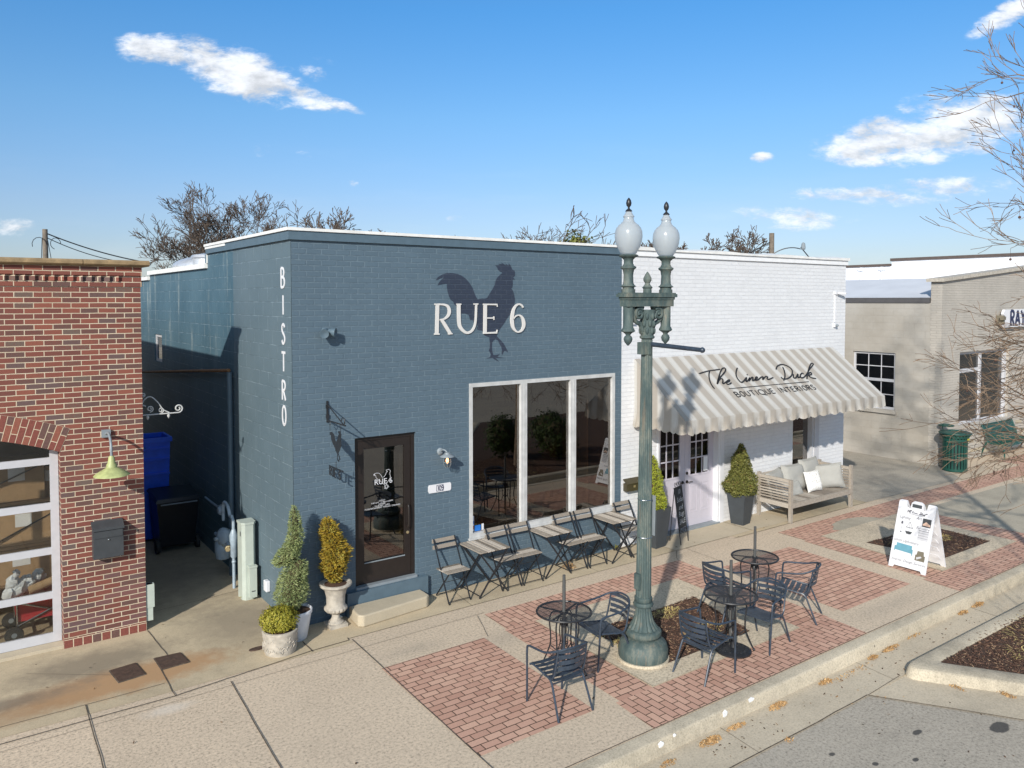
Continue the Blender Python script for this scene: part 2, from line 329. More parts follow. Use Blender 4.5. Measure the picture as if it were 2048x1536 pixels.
M['black'] = simple('black_painted_steel', (.018, .019, .022), .4, var=.2, spec=.5)
M['iron'] = simple('dark_slate_aluminium', (.032, .045, .065), .38, var=.25, scale=20, spec=.6)
M['woodw'] = None
def weathered(name, c1, c2, c3, grain=(1, 12, 12)):
    m = Mt(name); p = m.n('TexCoord').outputs['Object']
    g = m.n('NewGeometry'); f = m.noise(m.mapping(p, grain), 6, 6, .7)
    k = m.math('ADD', m.math('MULTIPLY', f, .65), m.math('MULTIPLY', g.outputs['Random Per Island'], .6))
    m.col(m.ramp(k, [(.34, c1), (.62, c2), (.9, c3)])); m.rough(.85); m.bump(f, .002, .6); return m.m
M['slatwood'] = weathered('weathered_slat_wood', (.11, .09, .07), (.24, .205, .165), (.48, .425, .36), (16, 1.5, 16))
M['benchwood'] = weathered('weathered_teak', (.17, .14, .115), (.29, .25, .205), (.42, .375, .32), (3, 3, 3))
M['whiteframe'] = simple('aged_white_frame', (.48, .48, .47), .55, var=.15, scale=6)
M['whitepaint'] = simple('white_paint', (.78, .78, .78), .5, var=.04)
M['purewhite'] = simple('bright_white_plastic', (.68, .68, .70), .4, var=.02)
M['cap_white'] = simple('white_coping', (.74, .73, .70), .6, var=.12, scale=5)
M['blue_trim'] = simple('blue_painted_trim', (.085, .13, .165), .5, var=.08)
M['mural'] = None
def mural():
    m = Mt('navy_mural_paint'); uv, sp, p = wall_uv(m); rnd, fac = brick(m, uv, .215, .0765, .009, .25, .008)
    bn = m.noise(p, 9, 5, .7); em = m.math('MULTIPLY', m.math('MULTIPLY', fac, .55), m.math('MULTIPLY', m.math('SUBTRACT', bn, .33), 2.2, True), True)
    m.col(m.mix(em, (.026, .036, .060), (.075, .10, .135))); m.rough(.6)
    m.bump(m.math('SUBTRACT', m.math('ADD', m.math('MULTIPLY', rnd, .35), m.math('MULTIPLY', m.noise(p, 45, 4), .45)), fac), .006, .9); return m.m
M['mural'] = mural()
M['letter'] = simple('cast_letter_grey_white', (.62, .60, .57), .45, var=.03)
M['navy'] = simple('navy_ink', (.02, .025, .07), .5)
M['blackink'] = simple('black_ink', (.012, .012, .014), .6)
M['greyink'] = simple('grey_ink', (.10, .10, .12), .6)
M['stone'] = simple('cast_stone_coping', (.26, .18, .095), .85, var=.3, scale=9, bump=.003)
M['urnstone'] = simple('weathered_cast_stone', (.42, .38, .32), .85, var=.25, scale=12, bump=.003, bscale=30)
M['stepstone'] = concrete('limestone_step', (.45, .385, .28), .3, 90, None, .12)
M['glazewhite'] = simple('white_glazed_pot', (.68, .70, .74), .25, var=.06)
M['planter'] = simple('charcoal_resin_planter', (.045, .052, .058), .55, var=.1)
M['soil'] = simple('potting_soil', (.07, .035, .02), .95, var=.5, scale=60, bump=.01)
def lampgreen(name='patinated_green_cast_iron'):
    m = Mt(name); p = m.n('TexCoord').outputs['Object']
    f = m.noise(m.mapping(p, (1, 1, .35)), 7, 7, .75); f2 = m.noise(m.mapping(p, (3, 3, .25)), 6, 5, .7)
    c = m.ramp(f, [(.3, (.030, .052, .055)), (.5, (.065, .095, .090)), (.60, (.12, .140, .122)), (.74, (.22, .205, .155))])
    c = m.mix(m.math('MULTIPLY', m.math('SUBTRACT', f2, .57), 4, True), c, (.20, .14, .09))
    m.col(c); m.rough(.7); m.bump(f, .002, .5); return m.m
M['lampgreen'] = lampgreen()
def frosted():
    m = Mt('frosted_globe'); m.col((.54, .57, .58)); m.rough(.22)
    m.b.inputs['Specular IOR Level'].default_value = .5
    tl = m.n('BsdfTranslucent', None, Color=(.82, .85, .86, 1)); tp = m.n('BsdfTransparent', None, Color=(.9, .95, 1, 1))
    a = m.n('MixShader', None, Fac=.45); m.l(m.b.outputs[0], a.inputs[1]); m.l(tl.outputs[0], a.inputs[2])
    b = m.n('MixShader', None, Fac=.16); m.l(a.outputs[0], b.inputs[1]); m.l(tp.outputs[0], b.inputs[2]); m.l(b.outputs[0], m.o.inputs[0]); return m.m
M['frost'] = frosted()
def glass(name, tint, refl=1.0, base=.03, rough=.0):
    m = Mt(name); lw = m.n('LayerWeight', None, Blend=.5)   # facing term, the same from either side of the pane
    fac = m.math('ADD', m.math('MULTIPLY', m.math('ADD', .04, m.math('MULTIPLY', m.math('POWER', lw.outputs['Facing'], 4.0), .96)), refl), base, True)
    tp = m.n('BsdfTransparent', None, Color=(*tint, 1)); gl = m.n('BsdfGlossy', None, Color=(1, 1, 1, 1), Roughness=rough)
    b = m.n('MixShader', None, Fac=fac); m.l(tp.outputs[0], b.inputs[1]); m.l(gl.outputs[0], b.inputs[2]); m.l(b.outputs[0], m.o.inputs[0]); return m.m
M['tinted'] = glass('dark_tinted_glass', (.45, .38, .30), 1.9, .07)
M['clear'] = glass('clear_glass', (.86, .86, .84), .8, .01)
M['darkpane'] = glass('window_glass', (.30, .30, .31), 1.0, .01)
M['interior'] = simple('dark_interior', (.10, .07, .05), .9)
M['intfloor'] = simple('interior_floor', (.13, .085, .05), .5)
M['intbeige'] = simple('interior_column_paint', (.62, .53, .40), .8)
M['cloth'] = simple('white_tablecloth', (.7, .68, .62), .8)
M['cardboard'] = simple('cardboard', (.40, .26, .14), .9, var=.1)
M['redcloth'] = simple('red_wagon_fabric', (.42, .02, .03), .7)
M['bag'] = simple('crumpled_plastic', (.62, .64, .66), .35)
M['silver'] = simple('weathered_silver_coating', (.62, .63, .65), .38, .55, var=.15)
M['chrome'] = simple('chrome', (.5, .5, .5), .25, 1)
M['rubber'] = simple('rubber', (.03, .03, .03), .7)
M['bin_blue'] = simple('blue_bin_plastic', (.03, .13, .80), .4, var=.1)
M['bin_black'] = simple('black_bin_plastic', (.012, .014, .018), .35)
M['pedestal'] = simple('pale_green_enamel', (.43, .475, .42), .45, var=.08, scale=6)
M['gas'] = simple('grey_blue_gas_pipe', (.30, .37, .43), .4, var=.2)
M['brass'] = simple('brass', (.45, .36, .2), .4, .6)
M['rust'] = simple('rusty_pipe', (.22, .11, .045), .8, var=.4, scale=15)
M['manhole'] = simple('rusty_iron_cover', (.075, .045, .032), .7, var=.3, scale=25, bump=.004, bscale=60)
M['doordark'] = simple('dark_bronze_door', (.018, .013, .011), .4)
M['doorgrey'] = simple('lavender_grey_door_paint', (.50, .47, .52), .5, var=.03)
M['galv'] = simple('galvanised_grey', (.22, .25, .27), .45, var=.1)
M['limelamp'] = simple('faded_lime_enamel', (.37, .40, .17), .5, var=.2, scale=15)
M['mailblack'] = simple('charcoal_mailbox', (.045, .05, .055), .5)
M['mailbronze'] = simple('antique_bronze_mailbox', (.055, .045, .022), .4)
M['sash'] = simple('aluminium_sash', (.50, .50, .52), .45, var=.05)
M['green'] = simple('dark_green_enamel', (.010, .062, .048), .35, var=.1)
M['brown'] = simple('brown_metal_trim', (.10, .075, .062), .5)
M['darktrim'] = simple('dark_grey_trim', (.09, .085, .085), .5)
M['membrane'] = simple('grey_white_roof_membrane', (.58, .59, .62), .6, var=.06, scale=1.2)
M['whitewall'] = simple('white_wall_paint', (.80, .80, .82), .7, var=.02)
M['cushion'] = simple('grey_linen_cushion', (.34, .335, .31), .95, var=.06, scale=6, bump=.004, bscale=14)
def pillowm():
    m = Mt('white_patterned_pillow'); p = m.n('TexCoord').outputs['Object']
    f = m.noise(p, 42, 5, .75); m.col(m.ramp(f, [(.36, (.30, .26, .22)), (.44, (.62, .60, .56)), (.5, (.80, .79, .76))])); m.rough(.95); return m.m
M['pillow'] = pillowm()
M['chalk'] = simple('chalkboard', (.025, .028, .03), .7)
M['chalkink'] = simple('chalk_writing', (.45, .46, .47), .9)
M['sofa'] = simple('printed_teal', (.12, .30, .38), .6); M['print_dark'] = simple('printed_charcoal', (.05, .055, .06), .6)
M['print_pink'] = simple('printed_peach', (.62, .42, .32), .6); M['print_grey'] = simple('printed_grey', (.5, .5, .52), .6); M['print_olive'] = simple('printed_taupe', (.16, .14, .10), .6)
M['pole_wood'] = simple('utility_pole_wood', (.17, .14, .11), .9, var=.25)
M['yellow'] = simple('yellow_sticker', (.55, .45, .05), .5); M['sblue'] = simple('blue_sticker', (.02, .15, .5), .5); M['sred'] = simple('red_sticker', (.4, .05, .03), .5)
def awning_mat():
    m = Mt('striped_awning_canvas'); g = m.n('NewGeometry'); sp = m.n('SeparateXYZ', None, Vector=g.outputs['Position']); sn = m.n('SeparateXYZ', None, Vector=g.outputs['True Normal'])
    sidef = m.math('GREATER_THAN', m.math('ABSOLUTE', sn.outputs[0]), .7)
    u = m.math('ADD', m.math('MULTIPLY', m.math('SUBTRACT', 1.0, sidef), m.math('ADD', sp.outputs[0], .04)), m.math('MULTIPLY', sidef, m.math('SUBTRACT', sp.outputs[1], .05)))
    f = m.math('FRACT', m.math('DIVIDE', m.math('ADD', u, 10), .335))
    st = m.ramp(f, [(0, (.43, .39, .34)), (.5, (.58, .565, .53)), (.56, (.46, .42, .36)), (.585, (.60, .585, .55)), (.94, (.46, .42, .36)), (.965, (.57, .55, .51))], 'CONSTANT')
    d = m.noise(g.outputs['Position'], 2.5, 6, .7)
    c = m.mix(m.math('MULTIPLY', m.math('SUBTRACT', d, .56), 2, True), st, (.36, .34, .30))
    low = m.math('MULTIPLY', m.math('SUBTRACT', 2.62, sp.outputs[2]), 3.0, True)
    c = m.mix(m.math('MULTIPLY', low, m.math('MULTIPLY', m.math('SUBTRACT', d, .36), 2.0, True)), c, (.38, .33, .26))
    m.col(c); m.rough(.9)
    tl = m.n('BsdfTranslucent', None, Color=c); mx = m.n('MixShader', None, Fac=.22); m.l(m.b.outputs[0], mx.inputs[1]); m.l(tl.outputs[0], mx.inputs[2]); m.l(mx.outputs[0], m.o.inputs[0])
    m.bump(m.noise(g.outputs['Position'], 6, 4), .02, .35); return m.m
M['awning'] = awning_mat()
def meshmat():
    m = Mt('expanded_metal_mesh'); p = m.n('TexCoord').outputs['Object']; sp = m.n('SeparateXYZ', None, Vector=p)
    a = m.math('ADD', sp.outputs[0], m.math('MULTIPLY', sp.outputs[1], .55)); b = m.math('SUBTRACT', sp.outputs[0], m.math('MULTIPLY', sp.outputs[1], .55))
    fa = m.math('FRACT', m.math('MULTIPLY', m.math('ADD', a, 5), 62)); fb = m.math('FRACT', m.math('MULTIPLY', m.math('ADD', b, 5), 62))
    k = m.math('MAXIMUM', m.math('LESS_THAN', fa, .42), m.math('LESS_THAN', fb, .42))
    m.col((.022, .024, .03)); m.rough(.4); m.l(k, m.b.inputs['Alpha']); return m.m
M['mesh'] = meshmat()

ROOST= [(2.237, 4.801), (2.277, 4.847), (2.351, 4.886), (2.426, 4.911), (2.517, 4.913), (2.623, 4.902), (2.715, 4.867), (2.792, 4.816), (2.854, 4.751), (2.901, 4.686), (2.933, 4.607), (2.964, 4.547), (2.996, 4.508), (3.075, 4.525), (3.123, 4.521), (3.171, 4.534), (3.22, 4.602), (3.277, 4.676), (3.318, 4.743), (3.326, 4.797), (3.367, 4.858), (3.416, 4.9), (3.457, 4.927), (3.457, 4.945), (3.416, 4.954), (3.383, 4.98), (3.359, 5.02), (3.326, 5.052), (3.416, 5.057), (3.383, 5.077), (3.452, 5.072), (3.446, 5.099), (3.491, 5.077), (3.532, 5.055), (3.535, 5.085), (3.565, 5.063), (3.587, 5.05), (3.59, 5.093), (3.624, 5.06), (3.649, 5.02), (3.666, 4.99), (3.708, 4.973), (3.72, 4.933), (3.713, 4.891), (3.679, 4.863), (3.717, 4.83), (3.669, 4.832), (3.674, 4.761), (3.666, 4.706), (3.641, 4.685), (3.674, 4.652), (3.696, 4.597), (3.713, 4.528), (3.713, 4.46), (3.691, 4.378), (3.641, 4.296), (3.582, 4.228), (3.532, 4.168), (3.498, 4.12), (3.449, 4.067), (3.399, 4.007), (3.366, 3.967), (3.358, 3.92), (3.44, 3.85), (3.498, 3.793), (3.532, 3.738), (3.565, 3.689), (3.577, 3.654), (3.531, 3.676), (3.506, 3.684), (3.481, 3.651), (3.462, 3.615), (3.448, 3.645), (3.457, 3.7), (3.44, 3.755), (3.399, 3.81), (3.382, 3.852), (3.333, 3.873), (3.292, 3.854), (3.268, 3.828), (3.264, 3.761), (3.271, 3.679), (3.292, 3.622), (3.349, 3.622), (3.415, 3.633), (3.366, 3.592), (3.501, 3.568), (3.333, 3.571), (3.415, 3.504), (3.316, 3.549), (3.276, 3.578), (3.154, 3.574), (3.227, 3.598), (3.243, 3.633), (3.202, 3.702), (3.219, 3.735), (3.222, 3.816), (3.211, 3.91), (3.122, 3.94), (3.098, 3.987), (3.09, 4.014), (2.995, 4.03), (2.971, 4.05), (2.995, 4.089), (2.963, 4.13), (2.916, 4.157), (2.892, 4.191), (2.853, 4.185), (2.837, 4.238), (2.822, 4.271), (2.744, 4.291), (2.69, 4.292), (2.667, 4.357), (2.599, 4.403), (2.561, 4.436), (2.545, 4.475), (2.5, 4.501), (2.47, 4.553), (2.448, 4.617), (2.433, 4.682), (2.433, 4.746), (2.351, 4.739), (2.269, 4.721), (2.292, 4.764), (2.336, 4.809), (2.381, 4.846), (2.322, 4.828), (2.262, 4.798)]
RUE= [[(2.261, 4.437, 0.0622), (2.247, 3.988, 0.0622)], [(2.206, 4.436, 0.0192), (2.305, 4.438, 0.0195)], [(2.2, 3.986, 0.0207), (2.296, 3.983, 0.0207)], [(2.275, 4.433, 0.0225), (2.372, 4.43, 0.03), (2.442, 4.4, 0.0456), (2.469, 4.33, 0.0547), (2.446, 4.262, 0.0456), (2.382, 4.215, 0.027), (2.297, 4.199, 0.0207)], [(2.331, 4.199, 0.051), (2.408, 4.094, 0.0547), (2.486, 3.982, 0.0547)], [(2.445, 3.982, 0.0182), (2.524, 3.983, 0.0182)], [(2.637, 4.436, 0.0616), (2.642, 4.162, 0.0616), (2.676, 4.063, 0.0554), (2.767, 3.995, 0.0406), (2.853, 4.006, 0.0374), (2.916, 4.071, 0.0379), (2.947, 4.183, 0.0352), (2.959, 4.435, 0.0348)], [(2.599, 4.435, 0.0198), (2.683, 4.434, 0.02)], [(2.913, 4.436, 0.0205), (2.995, 4.436, 0.0208)], [(3.128, 4.434, 0.0608), (3.122, 3.98, 0.0616)], [(3.088, 4.432, 0.0208), (3.358, 4.428, 0.0249)], [(3.348, 4.432, 0.0166), (3.36, 4.393, 0.0131)], [(3.139, 4.216, 0.0192), (3.293, 4.214, 0.0211)], [(3.293, 4.239, 0.0146), (3.291, 4.183, 0.0148)], [(3.087, 3.978, 0.0224), (3.353, 3.981, 0.0295)], [(3.34, 3.977, 0.0197), (3.358, 4.024, 0.0131)], [(3.867, 4.377, 0.0275), (3.833, 4.416, 0.031), (3.776, 4.432, 0.0275), (3.717, 4.402, 0.034), (3.671, 4.33, 0.051), (3.649, 4.227, 0.0612), (3.649, 4.132, 0.0646), (3.671, 4.049, 0.051), (3.725, 3.993, 0.0306), (3.776, 3.98, 0.0241), (3.84, 4.007, 0.0378), (3.879, 4.072, 0.0557), (3.879, 4.141, 0.0585), (3.85, 4.211, 0.0447), (3.788, 4.253, 0.0241), (3.72, 4.237, 0.017), (3.669, 4.183, 0.0136)]]
SCRIPT= [[(7.714, 0.3133), (7.86, 0.2969), (8.038, 0.2817), (8.205, 0.2753), (8.375, 0.2688)], [(8.063, 0.2781), (7.947, 0.344), (7.838, 0.4323), (7.781, 0.5103), (7.767, 0.5715)], [(7.993, 0.4922), (8.054, 0.444), (8.244, 0.383), (8.438, 0.3205), (8.534, 0.2763), (8.53, 0.2516), (8.438, 0.2669), (8.273, 0.3365), (8.097, 0.4228), (7.945, 0.5035), (8.072, 0.4498), (8.184, 0.4227), (8.195, 0.447), (8.099, 0.5052), (8.188, 0.4937), (8.293, 0.4688), (8.379, 0.4521), (8.331, 0.478), (8.232, 0.4961), (8.21, 0.5231), (8.272, 0.5219), (8.36, 0.5033)], [(8.9, 0.2688), (8.797, 0.3135), (8.683, 0.3814), (8.624, 0.4509), (8.632, 0.5112), (8.742, 0.4933), (8.908, 0.4417), (8.789, 0.5031), (8.864, 0.4952), (8.99, 0.4508), (8.892, 0.5015), (9.036, 0.4533), (9.091, 0.4512), (8.991, 0.5021), (9.083, 0.49), (9.205, 0.4622), (9.219, 0.4457), (9.15, 0.4617), (9.088, 0.5), (9.181, 0.4952), (9.319, 0.4632), (9.398, 0.455), (9.311, 0.5022), (9.466, 0.4585), (9.53, 0.4619), (9.453, 0.5), (9.506, 0.5078), (9.681, 0.4822)], [(8.992, 0.397), (9.015, 0.3932)], [(10.278, 0.3198), (10.187, 0.4063), (10.052, 0.489), (9.906, 0.5493)], [(10.003, 0.3459), (10.136, 0.2951), (10.319, 0.2692), (10.441, 0.2931), (10.494, 0.356), (10.43, 0.4182), (10.261, 0.4871), (10.053, 0.527), (9.929, 0.5204), (9.927, 0.4901)], [(10.388, 0.455), (10.305, 0.5149), (10.36, 0.5229), (10.539, 0.4626), (10.437, 0.5219), (10.518, 0.5158)], [(10.735, 0.4725), (10.704, 0.4552), (10.582, 0.4855), (10.531, 0.532), (10.635, 0.5271), (10.823, 0.4769), (11.068, 0.3964), (11.302, 0.3318), (11.377, 0.3025), (11.321, 0.2946), (11.1, 0.3711), (10.823, 0.49), (10.674, 0.5601)], [(10.814, 0.4895), (10.996, 0.4539), (10.969, 0.4895), (10.84, 0.5065), (10.858, 0.5491), (10.972, 0.5708)], [(8.142, 0.5937), (10.649, 0.6101)]]

# ------------------------------------------------------------------ mesh helpers
class MB:
    def __init__(s): s.v = []; s.f = []; s.mi = []; s.k = 0
    def add(s, vs, fs, k=None):
        o = len(s.v); s.v += [tuple(v) for v in vs]; s.f += [tuple(i+o for i in f) for f in fs]; s.mi += [s.k if k is None else k]*len(fs); return s
    def box(s, x0, x1, y0, y1, z0, z1, k=None):
        return s.add([(x0,y0,z0),(x1,y0,z0),(x1,y1,z0),(x0,y1,z0),(x0,y0,z1),(x1,y0,z1),(x1,y1,z1),(x0,y1,z1)],
              [(0,3,2,1),(4,5,6,7),(0,1,5,4),(1,2,6,5),(2,3,7,6),(3,0,4,7)], k)
    def bar(s, a, b, wd, th, up=(0,0,1), k=None):
        a = Vector(a); b = Vector(b); d = (b-a).normalized(); u = Vector(up)
        sd_ = d.cross(u)
        if sd_.length < 1e-4: sd_ = d.cross(Vector((1,0,0)))
        sd_.normalize(); u = sd_.cross(d).normalized(); sd_ = sd_*wd/2; u = u*th/2
        vs = [p+x*sd_+y*u for p in (a, b) for x, y in ((-1,-1),(1,-1),(1,1),(-1,1))]
        return s.add(vs, [(0,1,2,3),(7,6,5,4),(0,4,5,1),(1,5,6,2),(2,6,7,3),(3,7,4,0)], k)
    def tube(s, pts, r, n=8, cap=True, k=None):
        pts = [Vector(p) for p in pts]; rs = r if isinstance(r, (list, tuple)) else [r]*len(pts)
        t0 = (pts[1]-pts[0]).normalized(); x = t0.orthogonal().normalized(); vs = []; fs = []
        for i, p in enumerate(pts):
            if i == 0: t = t0
            elif i == len(pts)-1: t = (pts[-1]-pts[-2]).normalized()
            else: t = ((pts[i+1]-p).normalized()+(p-pts[i-1]).normalized())
            if t.length < 1e-6: t = t0
            t.normalize(); x = (x-t*x.dot(t))
            if x.length < 1e-5: x = t.orthogonal()
            x.normalize(); y = t.cross(x)
            for j in range(n):
                a = 2*math.pi*j/n; vs.append(p+(x*math.cos(a)+y*math.sin(a))*rs[i])
        for i in range(len(pts)-1):
            for j in range(n): fs.append((i*n+j, i*n+(j+1)%n, (i+1)*n+(j+1)%n, (i+1)*n+j))
        if cap: fs.append(tuple(range(n-1, -1, -1))); fs.append(tuple((len(pts)-1)*n+j for j in range(n)))
        return s.add(vs, fs, k)
    def lathe(s, prof, c=(0,0,0), n=24, k=None, flute=None, axis=None):
        vs = []; fs = []
        ax = Matrix.Identity(3) if axis is None else Vector(axis).to_track_quat('Z', 'Y').to_matrix()
        for (r, z) in prof:
            for j in range(n):
                a = 2*math.pi*j/n; rr = r
                if flute and flute[1] <= z <= flute[2]: rr = r*(1-flute[3]*(1 if (j % flute[0]) == 0 else 0))
                vs.append(Vector(c)+ax@Vector((rr*math.cos(a), rr*math.sin(a), z)))
        for i in range(len(prof)-1):
            for j in range(n): fs.append((i*n+j, i*n+(j+1)%n, (i+1)*n+(j+1)%n, (i+1)*n+j))
        fs.append(tuple(range(n-1,-1,-1))); fs.append(tuple((len(prof)-1)*n+j for j in range(n)))
        return s.add(vs, fs, k)
    def prism(s, poly, fn, d0, d1, k=None):
        """poly: 2-D outline; fn(u, v, d) -> 3-D point"""
        n = len(poly); vs = [fn(u, v, d0) for u, v in poly]+[fn(u, v, d1) for u, v in poly]
        fs = [tuple(range(n)), tuple(range(2*n-1, n-1, -1))]+[(i, i+n, (i+1)%n+n, (i+1)%n) for i in range(n)]
        return s.add(vs, fs, k)
    def sheet(s, pts, k=None): return s.add(pts, [tuple(range(len(pts)))], k)
    def sphere(s, c, r, n=12, m=8, k=None):
        if isinstance(r, (int, float)): r = (r, r, r)
        vs = []; fs = []
        for i in range(1, m):
            for j in range(n):
                a = math.pi*i/m; b = 2*math.pi*j/n
                vs.append((c[0]+r[0]*math.sin(a)*math.cos(b), c[1]+r[1]*math.sin(a)*math.sin(b), c[2]+r[2]*math.cos(a)))
        T = len(vs); vs += [(c[0], c[1], c[2]+r[2]), (c[0], c[1], c[2]-r[2])]
        for i in range(m-2):
            for j in range(n): fs.append((i*n+j, (i+1)*n+j, (i+1)*n+(j+1)%n, i*n+(j+1)%n))
        for j in range(n): fs.append((T, j, (j+1)%n)); fs.append((T+1, (m-2)*n+(j+1)%n, (m-2)*n+j))
        return s.add(vs, fs, k)
    def stroke(s, pts, fn, d0, d1, k=None, w=None):
        """flat lettering stroke of varying width (u, v, width) raised from d0 to d1"""
        P = [Vector((p[0], p[1])) for p in pts]; W = [(p[2] if w is None else w) for p in pts]; L = []; Rr = []
        for i, p in enumerate(P):
            a = P[max(0, i-1)]; b = P[min(len(P)-1, i+1)]; t = (b-a)
            if t.length < 1e-9: t = Vector((1, 0))
            t.normalize(); nn = Vector((-t.y, t.x)); L.append(p+nn*W[i]/2); Rr.append(p-nn*W[i]/2)
        n = len(P); vs = []
        for q in (L, Rr):
            for d in (d0, d1): vs += [fn(x.x, x.y, d) for x in q]
        fs = []
        for i in range(n-1):
            fs += [(n+i, n+i+1, 3*n+i+1, 3*n+i), (i, n+i, n+i+1, i+1)[::-1], (2*n+i, 2*n+i+1, 3*n+i+1, 3*n+i)[::-1]]
        fs += [(0, n, 3*n, 2*n), (n-1, 3*n-1, 4*n-1, 2*n-1)]
        return s.add(vs, fs, k)
    def build(s, name, mats, parent=None, smooth=False, label=None, kind=None, world=True):
        me = bpy.data.meshes.new(name); me.from_pydata(s.v, [], s.f)
        if not isinstance(mats, (list, tuple)): mats = [mats]
        for m in mats: me.materials.append(m if not isinstance(m, str) else M[m])
        if len(mats) > 1: me.polygons.foreach_set('material_index', s.mi)
        bm = bmesh.new(); bm.from_mesh(me); bmesh.ops.recalc_face_normals(bm, faces=bm.faces); bm.to_mesh(me); bm.free()
        if smooth:
            me.polygons.foreach_set('use_smooth', [True]*len(me.polygons))
            try: me.set_sharp_from_angle(angle=R(smooth if smooth is not True else 40))
            except Exception: pass
        o = bpy.data.objects.new(name, me); C.objects.link(o)
        if parent is not None:
            o.parent = parent
            if world: o.matrix_parent_inverse = Matrix.Translation(parent.location).inverted() if parent.rotation_euler.z == 0 else (Matrix.LocRotScale(parent.location, parent.rotation_euler, None)).inverted()
        if label: o['label'] = label
        if kind: o['kind'] = kind
        return o
def tag(o, label, cat, group=None, kind=None):
    o['label'] = label; o['category'] = cat
    if group: o['group'] = group
    if kind: o['kind'] = kind
    return o
def thing(name, label, cat, loc=(0,0,0), group=None):
    o = bpy.data.objects.new(name, None); C.objects.link(o); o.location = loc; o.empty_display_size = .2
    bpy.context.view_layer.update(); return tag(o, label, cat, group)
def one(mb, name, mats, label, cat, smooth=False, group=None, kind=None):
    o = mb.build(name, mats, None, smooth); return tag(o, label, cat, group, kind)
def struct(mb, name, mats, smooth=False):
    return mb.build(name, mats, None, smooth, kind='structure')
def dup(root, loc, rz, label, group=None):
    r = root.copy(); C.objects.link(r); r.location = loc; r.rotation_euler = (0, 0, rz); r['label'] = label
    if group: r['group'] = group
    for ch in list(root.children):
        c = ch.copy(); C.objects.link(c); c.parent = r
        for g in list(ch.children):
            d = g.copy(); C.objects.link(d); d.parent = c
    return r
def bez(pts, n=6):
    """Catmull-Rom through the points"""
    P = [Vector(p) for p in pts]; P = [P[0]*2-P[1]]+P+[P[-1]*2-P[-2]]; out = []
    for i in range(1, len(P)-2):
        for j in range(n):
            t = j/n; a, b, c, d = P[i-1], P[i], P[i+1], P[i+2]
            out.append(.5*((2*b)+(c-a)*t+(2*a-5*b+4*c-d)*t*t+(3*b-a-3*c+d)*t**3))
    out.append(P[-2]); return out
def text(body, name, mat, parent, fn, size, shear=0, align='CENTER', depth=.0012, label=None):
    """writing in Blender's built-in face, laid onto a surface by fn(u, v, d)"""
    cu = bpy.data.curves.new(name, 'FONT'); cu.body = body; cu.size = size; cu.shear = shear; cu.align_x = align; cu.resolution_u = 2
    cu.space_line = .85
    to = bpy.data.objects.new(name, cu); C.objects.link(to); bpy.context.view_layer.update()
    me = bpy.data.meshes.new_from_object(to.evaluated_get(bpy.context.evaluated_depsgraph_get()))
    bpy.data.objects.remove(to)
    b = MB(); b.add([fn(v.co.x, v.co.y, depth) for v in me.vertices], [tuple(p.vertices) for p in me.polygons]); bpy.data.meshes.remove(me)
    return b.build(name, mat, parent, label=label)

def wall(mb, x0, x1, z0, z1, y, th, holes, axis='x', reveal=None, k=None):
    """rectangular wall in the plane y (or x when axis='y') with rectangular openings and real thickness"""
    xs = sorted({x0, x1}|{h[0] for h in holes}|{h[1] for h in holes}); zs = sorted({z0, z1}|{h[2] for h in holes}|{h[3] for h in holes})
    def P(a, d, z): return (a, y+d, z) if axis == 'x' else (y+d, a, z)
    for i in range(len(xs)-1):
        for j in range(len(zs)-1):
            cx = (xs[i]+xs[i+1])/2; cz = (zs[j]+zs[j+1])/2
            if any(h[0] < cx < h[1] and h[2] < cz < h[3] for h in holes): continue
            for d in (0, th):
                mb.add([P(xs[i], d, zs[j]), P(xs[i+1], d, zs[j]), P(xs[i+1], d, zs[j+1]), P(xs[i], d, zs[j+1])], [(0,1,2,3)], k)
    for (a, b, c, d_) in holes+[(x0, x1, z0, z1)]:
        mb.add([P(a,0,c),P(b,0,c),P(b,0,d_),P(a,0,d_),P(a,th,c),P(b,th,c),P(b,th,d_),P(a,th,d_)], [(0,1,5,4),(1,2,6,5),(2,3,7,6),(3,0,4,7)], k)

# ------------------------------------------------------------------ ground
g = MB(); g.sheet([(-600,-600,-.175),(600,-600,-.175),(600,600,-.175),(-600,600,-.175)]); struct(g, 'ground', 'alley_asphalt')
g = MB(); g.sheet([(-60,-80,-.160),(60,-80,-.160),(60,-5.0,-.160),(-60,-5.0,-.160)]); struct(g, 'road', 'asphalt')
g = MB(); g.box(-60, 60, -4.66, 70, -.17, 0); struct(g, 'pavement', 'agg')
g = MB()
for a, b, c, d in [(-60, .46, -.86, 60), (.46, 8.3, -.72, .3), (8.3, 12.75, -.86, .3)]: g.sheet([(a,c,.004),(b,c,.004),(b,d,.004),(a,d,.004)])
struct(g, 'facade_walk', 'smooth')
g = MB(); g.sheet([(6.75,-.72,.008),(8.9,-.72,.008),(8.9,.3,.008),(6.75,.3,.008)]); g.sheet([(8.92,-.72,.008),(10.2,-.74,.008),(10.2,0,.008),(8.92,0,.008)]); struct(g, 'entrance_walk', 'walk')
g = MB(); g.sheet([(12.76,-.85,.006),(16.9,-.98,.006),(18.4,.6,.006),(18.4,30,.006),(12.76,30,.006)]); struct(g, 'alley_pavement', 'alley_asphalt')
g = MB(); g.sheet([(13.0,-4.0,.006),(18.5,-4.05,.006),(17.6,-1.92,.006),(13.0,-1.86,.006)])
g.prism([(11.0+.75*math.cos(a*math.pi/10)*(1+.1*math.sin(3*a)), -1.75+.42*math.sin(a*math.pi/10)) for a in range(20)], lambda u, v, d: (u, v, d), .006, .0085); struct(g, 'concrete_patches', 'patch')
